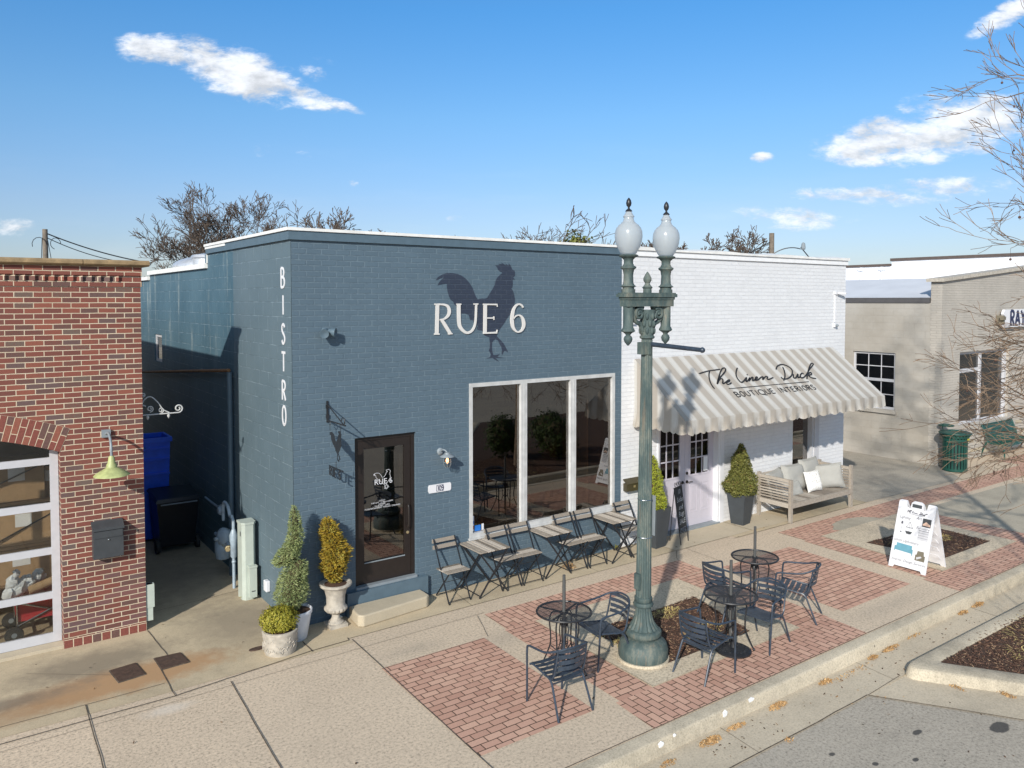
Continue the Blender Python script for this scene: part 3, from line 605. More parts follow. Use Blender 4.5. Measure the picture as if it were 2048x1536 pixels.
def rect(g, x0, x1, y0, y1, z=.004, sk=0): g.sheet([(x0+sk,y0,z),(x1+sk,y0,z),(x1,y1,z),(x0,y1,z)])
g = MB(); rect(g, .44, 1.94, -4.0, -1.75, sk=-.04); rect(g, 2.31, 2.83, -4.02, -1.70, sk=-.05); rect(g, 5.72, 6.38, -4.02, -1.72, sk=-.08)
rect(g, 6.74, 8.62, -4.03, -1.77, sk=-.08); rect(g, 9.13, 9.66, -4.05, -1.72, sk=-.12); rect(g, 12.35, 13.0, -4.05, -1.86); struct(g, 'brick_paving', 'pav_x')
g = MB(); rect(g, 2.38, 6.42, -1.70, -1.10, sk=-.03); rect(g, 2.20, 6.28, -4.65, -4.02, sk=-.05); rect(g, 9.2, 20, -1.72, -1.10); rect(g, 8.9, 18, -4.65, -4.05, sk=-.05); rect(g, 20, 28, -1.9, -.5)
struct(g, 'brick_paving_border', 'pav_y')
# concrete frames round the planting squares
g = MB()
def ring(g, o, i, z):
    for a in range(4):
        b = (a+1) % 4; g.sheet([(*o[a], z), (*o[b], z), (*i[b], z), (*i[a], z)])
I1 = [(3.22,-2.43),(5.33,-2.42),(4.98,-3.69),(3.28,-3.70)]; I2 = [(9.97,-2.46),(12.03,-2.6),(11.91,-3.76),(10.2,-3.74)]
ring(g, [(2.84,-1.72),(5.70,-1.72),(5.64,-4.01),(2.79,-4.01)], I1, .009); ring(g, [(9.67,-1.74),(12.34,-1.76),(12.34,-4.04),(9.56,-4.04)], I2, .009)
struct(g, 'planting_square_frames', 'frame_conc')
# joints
g = MB()
def jl(pts, wd=.014, z=.0125):
    for a, b in zip(pts, pts[1:]):
        d = (Vector(b)-Vector(a)).normalized(); n_ = Vector((-d.y, d.x))*wd/2; a = Vector(a); b = Vector(b)
        g.sheet([(*(a-n_), z), (*(b-n_), z), (*(b+n_), z), (*(a+n_), z)])
def wob(a, b, n=14, amp=.003):
    amp = min(amp, .006)
    a = Vector(a); b = Vector(b); d = b-a; nn = Vector((-d.y, d.x)).normalized()
    return [tuple(a+d*i/n+nn*random.uniform(-amp, amp)) for i in range(n+1)]
jl(wob((-12,-1.03),(-1.77,-1.0)), .013); jl(wob((-1.77,-1.0),(-.09,-.80)), .013); jl(wob((-.09,-.80),(.44,-.78), 4), .014); jl(wob((.44,-.78),(.46,-.70), 2), .01)
jl(wob((-12,-1.36),(-.1,-1.1), 30), .005); jl(wob((-.1,-1.1),(2.4,-1.06), 10), .005)
jl(wob((-2.62,-.64),(-2.72,-4.6), 10, .01), .012); jl(wob((-1.16,-1.02),(-1.36,-4.62), 10, .01), .012); jl(wob((.49,-.78),(.36,-4.64), 8, .006), .011)
jl(wob((-1.76,-.24),(-1.77,-1.0), 5, .03), .010); jl(wob((-1.66,1.1),(-1.60,.14), 7, .04), .010); jl(wob((-2.25,-.05),(-3.1,.6), 7, .05), .006); jl(wob((-12,-.68),(-1.80,-.62), 20, .02), .007)
jl(wob((-.07,-.46),(-.07,-.83), 3, .005), .015); jl(wob((-1.66,1.72),(0,1.9), 9, .03), .007)
jl(wob((.46,-.735),(8.2,-.735), 20, .004), .006); jl(wob((8.2,-.86),(12.7,-.86), 10, .008), .008); jl(wob((2.4,-.72),(2.5,0), 3, .003), .005); jl(wob((6.75,-.72),(6.72,0), 3, .002), .006); jl(wob((8.91,-.72),(8.91,0), 3, .002), .008)
jl(wob((4.9,-.72),(4.9,0), 3, .003), .004); jl(wob((10.6,-.86),(10.6,0), 3, .003), .005); jl(wob((6.4,-1.08),(6.75,-.74), 4, .01), .007); jl(wob((7.0,-.75),(6.95,-1.5), 4, .01), .006)
jl(wob((-12,-4.655),(13,-4.655), 40, .004), .012); jl([(2.8,-1.72),(2.8,-4.0)], .006); jl(wob((2.26,-1.1),(2.0,-1.75), 5, .01), .006)
struct(g, 'paving_joints', 'joint')
# kerb, gutter
def kerb_profile(g, pts, top_w, z0, z1, slope=.03, r=.025):
    """kerb swept along pts, road side on the right-hand of the direction"""
    n_ = len(pts); sec = [(0, z0), (0, z1), (-(top_w-r), z1), (-(top_w-r*.3), z1-r*.3), (-top_w, z1-r), (-(top_w+slope), z0)]; vs = []
    for i, p in enumerate(pts):
        a = Vector(pts[max(0, i-1)]); b = Vector(pts[min(n_-1, i+1)]); d = (b-a).normalized(); nn = Vector((-d.y, d.x))
        for (o_, z) in sec: vs.append((p[0]+nn.x*o_+random.uniform(-.003,.003), p[1]+nn.y*o_+random.uniform(-.003,.003), z))
    m_ = len(sec); fs = [(i*m_+j, i*m_+j+1, (i+1)*m_+j+1, (i+1)*m_+j) for i in range(n_-1) for j in range(m_-1)]; fs += [tuple(range(m_)), tuple((n_-1)*m_+j for j in range(m_))[::-1]]
    g.add(vs, fs)
g = MB(); kerb_profile(g, [(x*.5, -4.665) for x in range(-30, 80)], .165, -.162, .003); struct(g, 'kerb', 'kerb', 50)
g = MB(); g.sheet([(-15,-4.8,-.150),(40,-4.8,-.150),(40,-5.42,-.06),(9.0,-5.42,-.06),(4.95,-5.42,-.15),(-15,-5.42,-.152)])
g.sheet([(4.93,-5.40,-.1512),(5.9,-5.40,-.140),(6.3,-5.9,-.150),(9.4,-10.7,-.1515),(8.4,-10.6,-.1515)]); struct(g, 'gutter', 'gutter')
g = MB(); jl(wob((-15,-5.43),(4.93,-5.41), 60, .03), .015, -.146); jl(wob((4.93,-5.41),(8.4,-10.6), 14, .02), .012, -.146); jl(wob((4.93,-5.41),(5.72,-5.38), 4, .008), .008, -.146)
for x in (-8.2, -3, 2.95, 5.6, 8.7, 13.2): jl(wob((x,-4.86),(x-.05,-5.42), 3, .004), .006, -.146)
struct(g, 'road_joints', 'joint')
# planted peninsula out in the road
edge_ = [(30,-5.38),(5.92,-5.38),(5.80,-5.40),(5.73,-5.46),(5.76,-5.56),(9.05,-10.35),(12,-14)]
g = MB(); ko = [(30,-5.385),(14,-5.385),(9,-5.385),(6.02,-5.385),(5.90,-5.392),(5.81,-5.42),(5.765,-5.475),(5.765,-5.54),(5.80,-5.60),(6.62,-6.80),(9.05,-10.35),(12,-14)]
ki = [(30,-5.61),(14,-5.61),(9,-5.61),(6.34,-5.61),(6.26,-5.612),(6.22,-5.618),(6.205,-5.628),(6.205,-5.645),(6.22,-5.67),(6.86,-6.62),(9.27,-10.17),(12.2,-13.86)]
nk = len(ko); cen = Vector((12,-9)); rows_ = []
def inn(p, q, f): return (p[0]+(q[0]-p[0])*f, p[1]+(q[1]-p[1])*f)
for i_ in range(nk): rows_ += [(*inn(ko[i_],ki[i_],-.10),-.17),(*ko[i_],-.045),(*inn(ko[i_],ki[i_],.05),-.022),(*inn(ko[i_],ki[i_],.14),-.013),(*inn(ko[i_],ki[i_],.92),-.010),(*ki[i_],-.02),(*ki[i_],-.06)]
g.add(rows_, [(i_*7+j_,(i_+1)*7+j_,(i_+1)*7+j_+1,i_*7+j_+1) for i_ in range(nk-1) for j_ in range(6)])
struct(g, 'island_kerb', 'kerb', 50)
bedpoly = [(30,-5.60),(6.22,-5.60),(6.19,-5.64),(9.26,-10.16),(12.2,-13.8),(30,-13.8)]
g = MB(); g.sheet([(x,y,-.03) for x,y in bedpoly]); g.sheet([(*p,.010) for p in I1]); g.sheet([(*p,.010) for p in I2]); struct(g, 'mulch_beds', 'mulch')

def inpoly(x, y, P):
    c = False; j = len(P)-1
    for i in range(len(P)):
        if (P[i][1] > y) != (P[j][1] > y) and x < (P[j][0]-P[i][0])*(y-P[i][1])/(P[j][1]-P[i][1])+P[i][0]: c = not c
        j = i
    return c
def scatter_chip(g, x, y, z, ln, wd, flat=.25):
    a = random.uniform(0, math.pi); b = random.uniform(-flat, flat); d = Vector((math.cos(a)*math.cos(b), math.sin(a)*math.cos(b), math.sin(b))); n_ = Vector((-math.sin(a), math.cos(a), random.uniform(-.5,.5)))
    c = Vector((x, y, z+ln*abs(math.sin(b))/2+.003)); p = d*ln/2; q = n_*wd/2; h = Vector((0,0,wd*.3))
    g.add([c-p-q, c+p-q*.7, c+p*.9+q, c-p*.8+q, c+h], [(0,1,4),(1,2,4),(2,3,4),(3,0,4)])
g = MB()
def fill(P, n, z0, mound=0, ext=.02):
    xs = [p[0] for p in P]; ys = [p[1] for p in P]; k = 0
    while k < n:
        x = random.uniform(min(xs)-ext, max(xs)+ext); y = random.uniform(min(ys)-ext, max(ys)+ext)
        if not inpoly(x, y, P): 
            if random.random() > .02 or not inpoly(x*.98+sum(xs)/len(xs)*.02, y*.98+sum(ys)/len(ys)*.02, P): k += .02; continue
        h = mound*(.5+.5*math.sin(x*3.1)*math.cos(y*4.3))
        scatter_chip(g, x, y, z0+h*random.random(), random.uniform(.015,.055), random.uniform(.006,.016)); k += 1
fill(I1, 5200, .008, .03); fill(I2, 3000, .008, .03); fill([(9.3,-5.61),(6.25,-5.63),(6.24,-5.66),(7.72,-7.85),(9.3,-8.2)], 9500, -.03, .03); fill([(13,-5.6),(9.3,-5.6),(9.3,-8.5),(13,-9)], 2500, -.03, .03)
for i in range(60):
    x = 9.3-2.2*random.random()**1.5; scatter_chip(g, x, -5.61+random.random()**2*.12, -.01, .03, .01)
one(g, 'bark_mulch', 'chips', 'brown bark mulch covering the planting squares and the kerbed island', 'mulch', kind='stuff')
g = MB()
def tuft(cx, cy, n, rad, ln=.13, z=.014, flat=True):
    for i in range(n):
        a = random.uniform(0, 6.28); r_ = rad*random.random()**.5; x = cx+r_*math.cos(a); y = cy+r_*math.sin(a)*.7; b = a+random.uniform(-1.2, 1.2); l = ln*random.uniform(.4, 1.1)
        h = random.uniform(.005, .03) if flat else random.uniform(.05,.15); p0 = Vector((x,y,z)); p1 = p0+Vector((math.cos(b)*l*.5, math.sin(b)*l*.5, h)); p2 = p0+Vector((math.cos(b)*l, math.sin(b)*l, h*.25)); q = Vector((-math.sin(b), math.cos(b), 0))*.0028
        g.add([p0-q, p0+q, p1-q*1.4, p1+q*1.4, p2], [(0,1,3,2),(2,3,4)])
for cx, cy, n_, r_ in [(4.45,-2.62,110,.16),(4.62,-2.60,60,.12),(4.35,-3.35,90,.2),(4.62,-3.30,60,.18),(3.33,-2.95,70,.12),(3.3,-2.6,50,.10),(10.35,-2.85,60,.12),(11.35,-3.1,190,.25),(11.6,-2.75,50,.2),(7.9,-6.0,60,.4),(7.3,-6.2,40,.3),(8.5,-5.8,30,.3)]: tuft(cx, cy, n_, r_)
one(g, 'dead_plant_straw', 'straw', 'straw coloured dead perennials flattened on the bark mulch', 'dry grass', kind='stuff')
g = MB()
def pile(cx, cy, rx, ry, n, z, h):
    for i in range(n):
        a = random.uniform(0, 6.28); r_ = random.random()**.7; x = cx+rx*r_*math.cos(a); y = cy+ry*r_*math.sin(a)
        scatter_chip(g, x, y, z+h*(1-r_)*random.random(), random.uniform(.015,.035), random.uniform(.007,.016), .9)
for a in [(2.65,-4.98,.17,.06,260),(3.85,-4.95,.16,.05,240),(2.0,-5.0,.12,.04,60),(4.8,-4.94,.13,.04,160),(3.1,-4.96,.15,.04,110),(5.9,-4.92,.12,.04,130),(6.35,-4.91,.2,.04,170),(8.4,-4.9,.14,.04,140),(8.9,-4.88,.18,.05,180),(1.55,-5.02,.14,.03,90),(7.0,-4.9,.2,.03,40),(5.3,-5.0,.5,.06,60),
          (6.25,-6.35,.05,.13,90),(6.6,-6.75,.06,.3,160),(7.0,-7.35,.05,.4,200),(5.95,-5.95,.04,.1,40)]: pile(*a, -.15, .035)
pile(3.35,-5.45,.05,.04,25,-.15,.02); pile(5.0,-5.55,.5,.3,14,-.15,0)
one(g, 'orange_leaf_litter', 'oleaf', 'drifts of orange brown leaf litter lying along the kerb in the gutter', 'leaf litter', kind='stuff')
g = MB()
for (x0, x1, y0, y1, z, n_) in [(2.5,8.5,-5.4,-4.9,-.15,90),(-3,6,-4.6,-1,.005,26),(4,7,-7.2,-5.5,-.16,26),(6,12,-1.1,-.1,.01,14),(-3,0,-.8,1.5,.006,14)]:
    for i in range(n_): scatter_chip(g, random.uniform(x0,x1), random.uniform(y0,y1), z, random.uniform(.012,.04), random.uniform(.008,.02), .5)
one(g, 'dark_twig_debris', 'dleaf', 'scattered dark twigs and seed husks on road and pavement', 'debris', kind='stuff')
g = MB(); pile(4.62,-.3,.13,.10,160,.01,.14); one(g, 'orange_leaf_clump', 'oleaf', 'clump of dry orange leaves caught under a folding chair by the wall', 'dead leaves', kind='stuff')
g = MB()
for p_ in [((3.05,-4.845,-.03),.035,.035),((3.5,-4.846,-.01),.05,.022),((2.05,-4.845,-.04),.04,.028),((2.25,-4.845,-.01),.02,.015)]:
    (x,y,z),rx,rz = p_; g.prism([(x+rx*math.cos(a*.7)*(1+.25*math.sin(a*2.3)), z+rz*math.sin(a*.7)*(1+.2*math.cos(a*3))) for a in range(9)], lambda u,v,d: (u, d, v), -4.838, -4.852)
struct(g, 'kerb_paint_marks', 'whitepaint')
# two iron covers
for i, (pts, lb) in enumerate([([(-2.28,.11),(-1.97,.15),(-1.93,-.25),(-2.24,-.29)], 'rusty iron cover nearer the street, left of its pair'), ([(-1.77,.15),(-1.45,.13),(-1.42,-.22),(-1.76,-.24)], 'rusty iron cover nearer the blue wall, right of its pair')]):
    c = Vector((sum(p[0] for p in pts)/4, sum(p[1] for p in pts)/4)); t = thing('utility_cover', lb, 'utility cover', (c.x, c.y, .004), 'iron covers in the pavement')
    f = MB(); f.prism(pts, lambda u,v,d: (u,v,d), .0, .012); f.build('frame', 'joint', t)
    f = MB(); f.prism([tuple(c+(Vector(p)-c)*.94) for p in pts], lambda u,v,d: (u,v,d), .012, .020); f.box(c.x-.05,c.x+.05,c.y-.012,c.y+.012,.020,.026); f.build('lid', 'manhole', t)
f = MB(); f.prism([(-.62+.11*math.cos(a*.5236), -.33+.045*math.sin(a*.5236)) for a in range(12)], lambda u,v,d: (u,v,d), .004, .018); one(f, 'drain_cover', 'manhole', 'small oval iron drain cover beside the round stone planter', 'drain cover')

# ------------------------------------------------------------------ red brick building, left
rb = thing('brick_building', 'red brick building with arched garage opening and tan stone coping, at the left', 'building', (-4.5, 1.13, 0))
FY = 1.13; RX = -1.66; AXc, AR = -4.5, 5.05
OXR, OXL = -2.64, -6.36
zc = 2.56-math.sqrt(AR**2-(OXR-AXc)**2)
def arcz(x, r): return zc+math.sqrt(r*r-(x-AXc)**2)
w_ = MB()
for y in (FY, FY+.32):
    w_.sheet([(OXR,y,0),(RX,y,0),(RX,y,4.94),(OXR,y,4.94)]); w_.sheet([(-9,y,0),(OXL,y,0),(OXL,y,4.94),(-9,y,4.94)])
    N = 24
    for i in range(N):
        a = OXL+(OXR-OXL)*i/N; b = OXL+(OXR-OXL)*(i+1)/N; w_.sheet([(a,y,arcz(a,AR)),(b,y,arcz(b,AR)),(b,y,4.94),(a,y,4.94)])
        if y == FY: w_.sheet([(a,y,arcz(a,AR)),(b,y,arcz(b,AR)),(b,y+.32,arcz(b,AR)),(a,y+.32,arcz(a,AR))])
for x in (OXR, OXL): w_.sheet([(x,FY,0),(x,FY+.32,0),(x,FY+.32,arcz(OXR,AR)),(x,FY,arcz(OXR,AR))])
w_.sheet([(RX,FY,0),(RX,FY+.34,0),(RX,FY+.34,4.94),(RX,FY,4.94)])
w_.sheet([(RX,FY+.34,4.94),(RX,FY+.34,4.45),(-9,FY+.34,4.45),(-9,FY+.34,4.94)])
w_.box(RX-.25, RX, FY+.34, 13, 0, 4.45); w_.box(-9, RX-.26, 12.7, 12.95, 0, 4.4); w_.box(-9.2,-9,FY,12.95,0,4.4)
w_.build('wall', 'red_brick', rb)
t_ = MB(); z = 4.66
t_.box(-9, RX+.012, FY-.016, FY-.001, 4.675, 4.745); t_.box(-9, RX+.012, FY-.042, FY-.001, 4.822, 4.94); t_.box(RX+.001, RX+.02, FY, FY+.34, 4.675, 4.745); t_.box(RX+.001, RX+.02, FY, FY+.34, 4.822, 4.94)
x = RX-.03
t_.box(RX-.22, RX+.010, FY-.012, FY-.001, 4.745, 4.822)
x = RX-.24
while x > -4.2:
    t_.add([(x-.10,FY-.001,4.745),(x,FY-.001,4.745),(x-.03,FY-.040,4.745),(x-.10,FY-.001,4.822),(x,FY-.001,4.822),(x-.03,FY-.040,4.822)], [(0,2,5,3),(2,1,4,5)]); x -= .105
t_.build('dentil_course', 'red_brick', rb)
t_ = MB(); seg = [-9, -5.4, -3.9, -2.35, RX+.10]
for a, b in zip(seg, seg[1:]):
    prof = [(FY-.10,4.945),(FY-.125,4.965),(FY-.125,5.0),(FY-.10,5.022),(FY+.42,5.032),(FY+.42,4.945)]; n_ = len(prof)
    t_.add([(a+.004,y,z) for y,z in prof]+[(b-.004,y,z) for y,z in prof], [tuple(range(n_)), tuple(range(2*n_-1,n_-1,-1))]+[(i,(i+1)%n_,(i+1)%n_+n_,i+n_) for i in range(n_)])
t_.box(RX-.3, RX+.06, FY+.43, 13.05, 4.455, 4.52)
t_.build('coping', 'stone', rb)
# arch of brick-on-edge
a_ = MB(); th0 = math.asin((OXR-AXc)/AR); 
N = 60; step = .0735/AR; th = th0-step*.5; i = 0
m2 = MB(); arc = []
def pr(r, t): return (AXc+r*math.sin(t), zc+r*math.cos(t))
tt = [th0-(2*th0)*j/40 for j in range(41)]
m2.add([(*pr(AR+.001,t)[:1],FY-.003,pr(AR+.001,t)[1]) for t in tt]+[(pr(AR+.315,t)[0],FY-.003,pr(AR+.315,t)[1]) for t in tt], [(j,j+1,42+j,41+j) for j in range(40)])
m2.build('arch_mortar', 'mortar', rb)
while th > -th0+step*.4:
    hw = step*.5-.0045/AR; sp_ = ((AR, AR+.203), (AR+.212, AR+.313)) if i % 2 == 0 else ((AR, AR+.101), (AR+.110, AR+.313))
    for (r0, r1) in sp_:
        q = [pr(r0,th-hw), pr(r0,th+hw), pr(r1,th+hw), pr(r1,th-hw)]
        a_.prism(q, lambda u,v,d: (u,d,v), FY-.001, FY-.0052, random.choice([0,0,0,1,1,2]))
        if r0 == AR: a_.add([(q[0][0],FY-.0052,q[0][1]-.001),(q[1][0],FY-.0052,q[1][1]-.001),(q[1][0],FY+.30,q[1][1]-.001),(q[0][0],FY+.30,q[0][1]-.001)], [(0,1,2,3)], 0)
    th -= step; i += 1
a_.build('brick_arch', ['bk1','bk2','bk3'], rb)
s_ = MB(); s_.box(OXR,RX+.002,FY-.0035,FY-.0005,.002,.112); s_.build('soldier_mortar', 'mortar', rb)
s_ = MB()
x = RX-.003
for j in range(9):
    x1 = x-.098; s_.box(x1, x-.0, FY-.0055, FY-.001, .004, .105, random.choice([0,0,0,1])); x = x1-.012
s_.build('soldier_course', ['bk1','bk2'], rb)
s_ = MB(); s_.box(-9, RX+.02, 1.6, 12.9, 4.36, 4.42); s_.build('roof', 'membrane', rb)
f_ = MB(); f_.box(OXL-.6, OXR+.4, FY+.33, 8, .03, .06); f_.build('floor', 'smooth', rb)
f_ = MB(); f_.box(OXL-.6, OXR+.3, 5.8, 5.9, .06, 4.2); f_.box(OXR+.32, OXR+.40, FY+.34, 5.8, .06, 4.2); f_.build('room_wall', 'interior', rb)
f_ = MB(); f_.box(OXL, OXR-.001, FY+.02, FY+.40, .002, .045); f_.build('threshold', 'walk', rb)
# glazed sectional door
gd = MB(); GY = FY+.20; XR = OXR-.005
zs = [.05, .665, 1.245, 1.83, 2.42]
gd.box(XR-.095, XR, GY, GY+.05, .05, 2.56); gd.box(OXL, OXL+.11, GY, GY+.05, .05, 2.56)
for z in zs: gd.box(OXL+.11, XR-.095, GY+.002, GY+.048, z-.0 if z == .05 else z-.042, z+(.12 if z == .05 else .048))
for x in (-3.95, -5.1): gd.box(x-.04, x+.04, GY+.004, GY+.046, .1, 2.6)
gd.box(OXL+.11, XR-.095, GY+.002, GY+.048, 2.75, 3.1)
gdo = gd.build('garage_door', 'sash', rb)
for i in range(5):
    z0 = zs[i]+(.12 if i == 0 else .048); z1 = zs[i+1]-.042 if i < 4 else 2.75
    p = MB(); p.box(OXL+.11, XR-.095, GY+.022, GY+.026, z0, z1); p.build('pane', 'clear', gdo)
# things in the garage
def carton(x, y, z, sx, sy, sz, rz, lb):
    t = thing('cardboard_box', lb, 'box', (x, y, z), 'cardboard boxes stacked in the garage')
    rot = Matrix.Rotation(rz, 3, 'Z')
    def tr(b): b.v = [tuple(rot@Vector(v)+Vector((x,y,z))) for v in b.v]; return b
    b = MB(); b.box(-sx/2,sx/2,-sy/2,sy/2,0,sz); tr(b).build('body', 'cardboard', t)
    b = MB(); b.box(-sx*.2,sx*.12,-sy/2-.004,-sy/2-.001,sz*.5,sz*.85); tr(b).build('shipping_label', 'whitepaint', t)
carton(-3.05,2.5,1.75,.62,.45,.55,.1,'upper cardboard box on the top shelf behind the garage glass'); carton(-2.95,2.45,1.15,.6,.45,.5,-.05,'middle cardboard box with a white label behind the second glass panel')
carton(-3.0,2.5,.62,.66,.45,.46,.05,'low cardboard box behind the red wagon'); carton(-3.75,2.6,1.2,.6,.5,.6,.2,'cardboard box at the left picture edge on the shelf'); carton(-2.68,2.6,1.75,.4,.45,.42,0,'small cardboard box on the shelf next to the brick pier')
sh = thing('metal_shelf', 'dark metal shelving frame behind the garage glass', 'shelf', (-3.1,2.5,.06))
b = MB()
for x in (-4.3,-3.35,-2.42):
    for y in (2.24,2.8): b.bar((x,y,.06),(x,y,2.4),.04,.04)
b.build('upright', 'black', sh); b = MB(); b.box(-4.3,-2.4,2.24,2.8,1.10,1.14); b.box(-4.3,-2.4,2.24,2.8,1.70,1.74); b.box(-4.3,-2.4,2.24,2.8,.57,.61); b.build('shelf_board', 'cardboard', sh)
b = MB(); b.bar((-3.35,2.22,1.2),(-2.42,2.22,1.65),.03,.015); b.bar((-3.3,2.22,2.0),(-2.5,2.22,2.35),.03,.015); b.build('brace', 'black', sh)
wg = thing('folding_wagon', 'red fabric folding wagon with black wheels inside the garage', 'wagon', (-2.9,1.85,.05))
b = MB(); b.box(-3.12,-2.3,1.62,2.1,.30,.58); b.build('basket', 'redcloth', wg)
b = MB()
for y in (1.60, 2.12): b.tube([(-3.12,y,.25),(-2.35,y,.56)],.012,6); b.tube([(-3.12,y,.56),(-2.35,y,.25)],.012,6); b.tube([(-3.12,y,.18),(-3.12,y,.60)],.012,6)
b.tube([(-3.12,1.6,.6),(-2.3,1.6,.6)],.012,6); b.tube([(-3.12,1.6,.19),(-3.12,2.12,.19)],.012,6); b.tube([(-2.35,1.6,.26),(-2.35,2.12,.26)],.012,6); b.build('frame', 'chrome', wg)
for x in (-3.16,-2.4):
    for y in (1.56,2.15):
        b = MB(); b.lathe([(.05,-.02),(.105,-.02),(.11,0),(.105,.02),(.05,.02)], (x,y,.16), 20, axis=(0,1,0)); wh = b.build('wheel', 'rubber', wg)
        b = MB(); b.lathe([(.01,-.024),(.032,-.024),(.032,.024),(.01,.024)], (x,y,.16), 14, axis=(0,1,0)); b.build('hub', 'galv', wh)
b = MB(); b.tube([(-2.98,1.72,.66),(-2.32,1.8,.82)], .055, 14); one(b, 'cardboard_tube', 'cardboard', 'brown cardboard tube lying across the red wagon', 'tube')
b = MB()
for c, r_ in [((-3.1,1.75,.72),.10),((-3.16,1.7,.82),.07),((-3.12,1.7,.92),.045),((-3.0,1.8,.74),.09),((-2.85,1.9,.78),.08),((-3.2,1.72,.66),.07)]: b.sphere(c, (r_*1.1,r_,r_*1.2), 14, 10)
for i, v in enumerate(b.v): nz_ = noise.noise(Vector(v)*18)*.035; b.v[i] = (v[0]+nz_, v[1]-nz_, v[2]+nz_*1.4)
one(b, 'plastic_bag', 'bag', 'crumpled white plastic bag on top of the red wagon', 'bag')
# gooseneck barn lamp
gl = thing('barn_light', 'faded lime enamel barn light on a gooseneck over the brick pier', 'wall light', (-2.114,FY,2.75))
b = MB(); b.box(-2.165,-2.06,FY-.05,FY-.001,2.70,2.80); b.build('mounting_box', 'galv', gl)
b = MB(); b.tube(bez([(-2.114,FY-.05,2.75),(-2.114,FY-.22,2.78),(-2.114,FY-.36,2.72),(-2.114,FY-.42,2.62),(-2.114,FY-.425,2.50)]), .016, 10); b.build('gooseneck', 'galv', gl, True)
b = MB(); b.lathe([(.022,.25),(.035,.23),(.045,.16),(.06,.14),(.065,.10),(.14,.055),(.205,.012),(.212,0),(.205,.004),(.13,.045),(.05,.09)], (-2.114,FY-.425,2.27), 32); b.build('shade', 'limelamp', gl, 50)
mb1 = thing('wall_mailbox', 'charcoal metal mailbox mounted on the red brick pier', 'mailbox', (-2.12,FY,1.36))
b = MB(); b.box(-2.30,-1.945,FY-.13,FY-.001,1.13,1.53); b.build('body', 'mailblack', mb1)
b = MB(); b.add([(-2.31,FY-.155,1.53),(-1.935,FY-.155,1.53),(-1.935,FY-.001,1.60),(-2.31,FY-.001,1.60),(-2.31,FY-.155,1.50),(-1.935,FY-.155,1.50),(-1.935,FY-.001,1.57),(-2.31,FY-.001,1.57)],[(0,1,2,3),(4,7,6,5),(0,4,5,1),(1,5,6,2),(3,2,6,7),(0,3,7,4)]); b.box(-2.29,-1.955,FY-.14,FY-.131,1.40,1.49); b.build('lid', 'mailblack', mb1)
b = MB(); b.sphere((-2.12,FY-.135,1.37),.011,10,6); b.build('lock', 'chrome', mb1)
# scroll bracket on the pier's corner, reaching into the alley
sb = thing('scroll_bracket', 'cream wrought iron scroll sign bracket on the brick corner over the alley', 'sign bracket', (RX,FY+.17,2.95))
b = MB(); BY = FY+.20; b.box(RX+.001,RX+.02,BY-.04,BY+.04,2.84,3.30); b.build('wall_plate', 'galv', sb)
b = MB(); b.tube([(RX+.02,BY,2.92),(RX+.50,BY,2.92)],.009,8)
def spiral(cx, cz, r0, r1, a0, a1, n=26): return [(cx+(r0+(r1-r0)*i/n)*math.cos(a0+(a1-a0)*i/n), BY, cz+(r0+(r1-r0)*i/n)*math.sin(a0+(a1-a0)*i/n)) for i in range(n+1)]
b.tube(bez([(RX+.02,BY,3.02),(RX+.05,BY,3.12),(RX+.13,BY,3.17),(RX+.22,BY,3.10),(RX+.30,BY,2.98),(RX+.38,BY,2.93)]),.008,6)
b.tube(spiral(RX+.50,2.98,.06,.014,-1.57,7.5),.010,6); b.tube(spiral(RX+.13,3.0,.045,.01,-1.57,8),.008,6); b.tube(spiral(RX+.27,2.97,.04,.01,-1.57,7.5),.008,6); b.tube(spiral(RX+.045,3.2,.028,.008,-1.5,6),.008,6); b.tube(spiral(RX+.045,3.02,.035,.035,0.5,4.6),.008,6)
b.build('scrollwork', 'whiteframe', sb)
for x in (.10,.37):
    b = MB(); b.lathe([(.006,0),(.02,-.01),(.018,-.035),(.008,-.05),(.003,-.06)], (RX+x,BY,2.91), 10); b.build('finial_drop', 'whiteframe', sb)
b = MB(); b.box(RX+.001,RX+.09,FY+.02,FY+.10,.12,.62); b.box(RX+.02,RX+.11,FY+.015,FY+.09,.3,.62); one(b, 'corner_conduit_box', 'pedestal', 'grey green metal box low on the alley side of the brick corner', 'electrical box')
b = MB(); b.tube(bez([(RX+.02,4,4.4),(RX+.06,4.1,3.6),(RX+.05,4.1,2.2),(RX+.04,4.05,.2)]),.018,6); one(b, 'alley_cable', 'black', 'black cable hanging down the alley side of the brick wall', 'cable')

# ------------------------------------------------------------------ blue bistro building
bb = thing('bistro_building', 'blue painted brick bistro with a rooster mural and RUE 6 lettering', 'building', (3, 0, 0))
BX1 = 6.085
D = (.90, 1.885, .20, 2.53); W = (2.83, 5.925, .75, 3.195)
w_ = MB(); wall(w_, 0.002, BX1, -.02, 5.31, 0, .28, [D, W]); w_.build('front_wall', 'blue_brick', bb)
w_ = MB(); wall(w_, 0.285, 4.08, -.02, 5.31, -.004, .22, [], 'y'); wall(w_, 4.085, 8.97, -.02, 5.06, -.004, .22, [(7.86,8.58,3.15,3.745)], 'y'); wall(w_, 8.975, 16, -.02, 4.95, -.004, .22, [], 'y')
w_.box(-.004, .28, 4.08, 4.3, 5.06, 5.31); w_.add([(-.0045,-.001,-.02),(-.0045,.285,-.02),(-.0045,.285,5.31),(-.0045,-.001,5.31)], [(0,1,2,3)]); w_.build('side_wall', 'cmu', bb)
t_ = MB(); t_.box(-.045, BX1, -.035, .30, 5.312, 5.43); t_.box(-.045, .25, .302, 4.10, 5.312, 5.43); t_.build('fascia', 'blue_trim', bb)
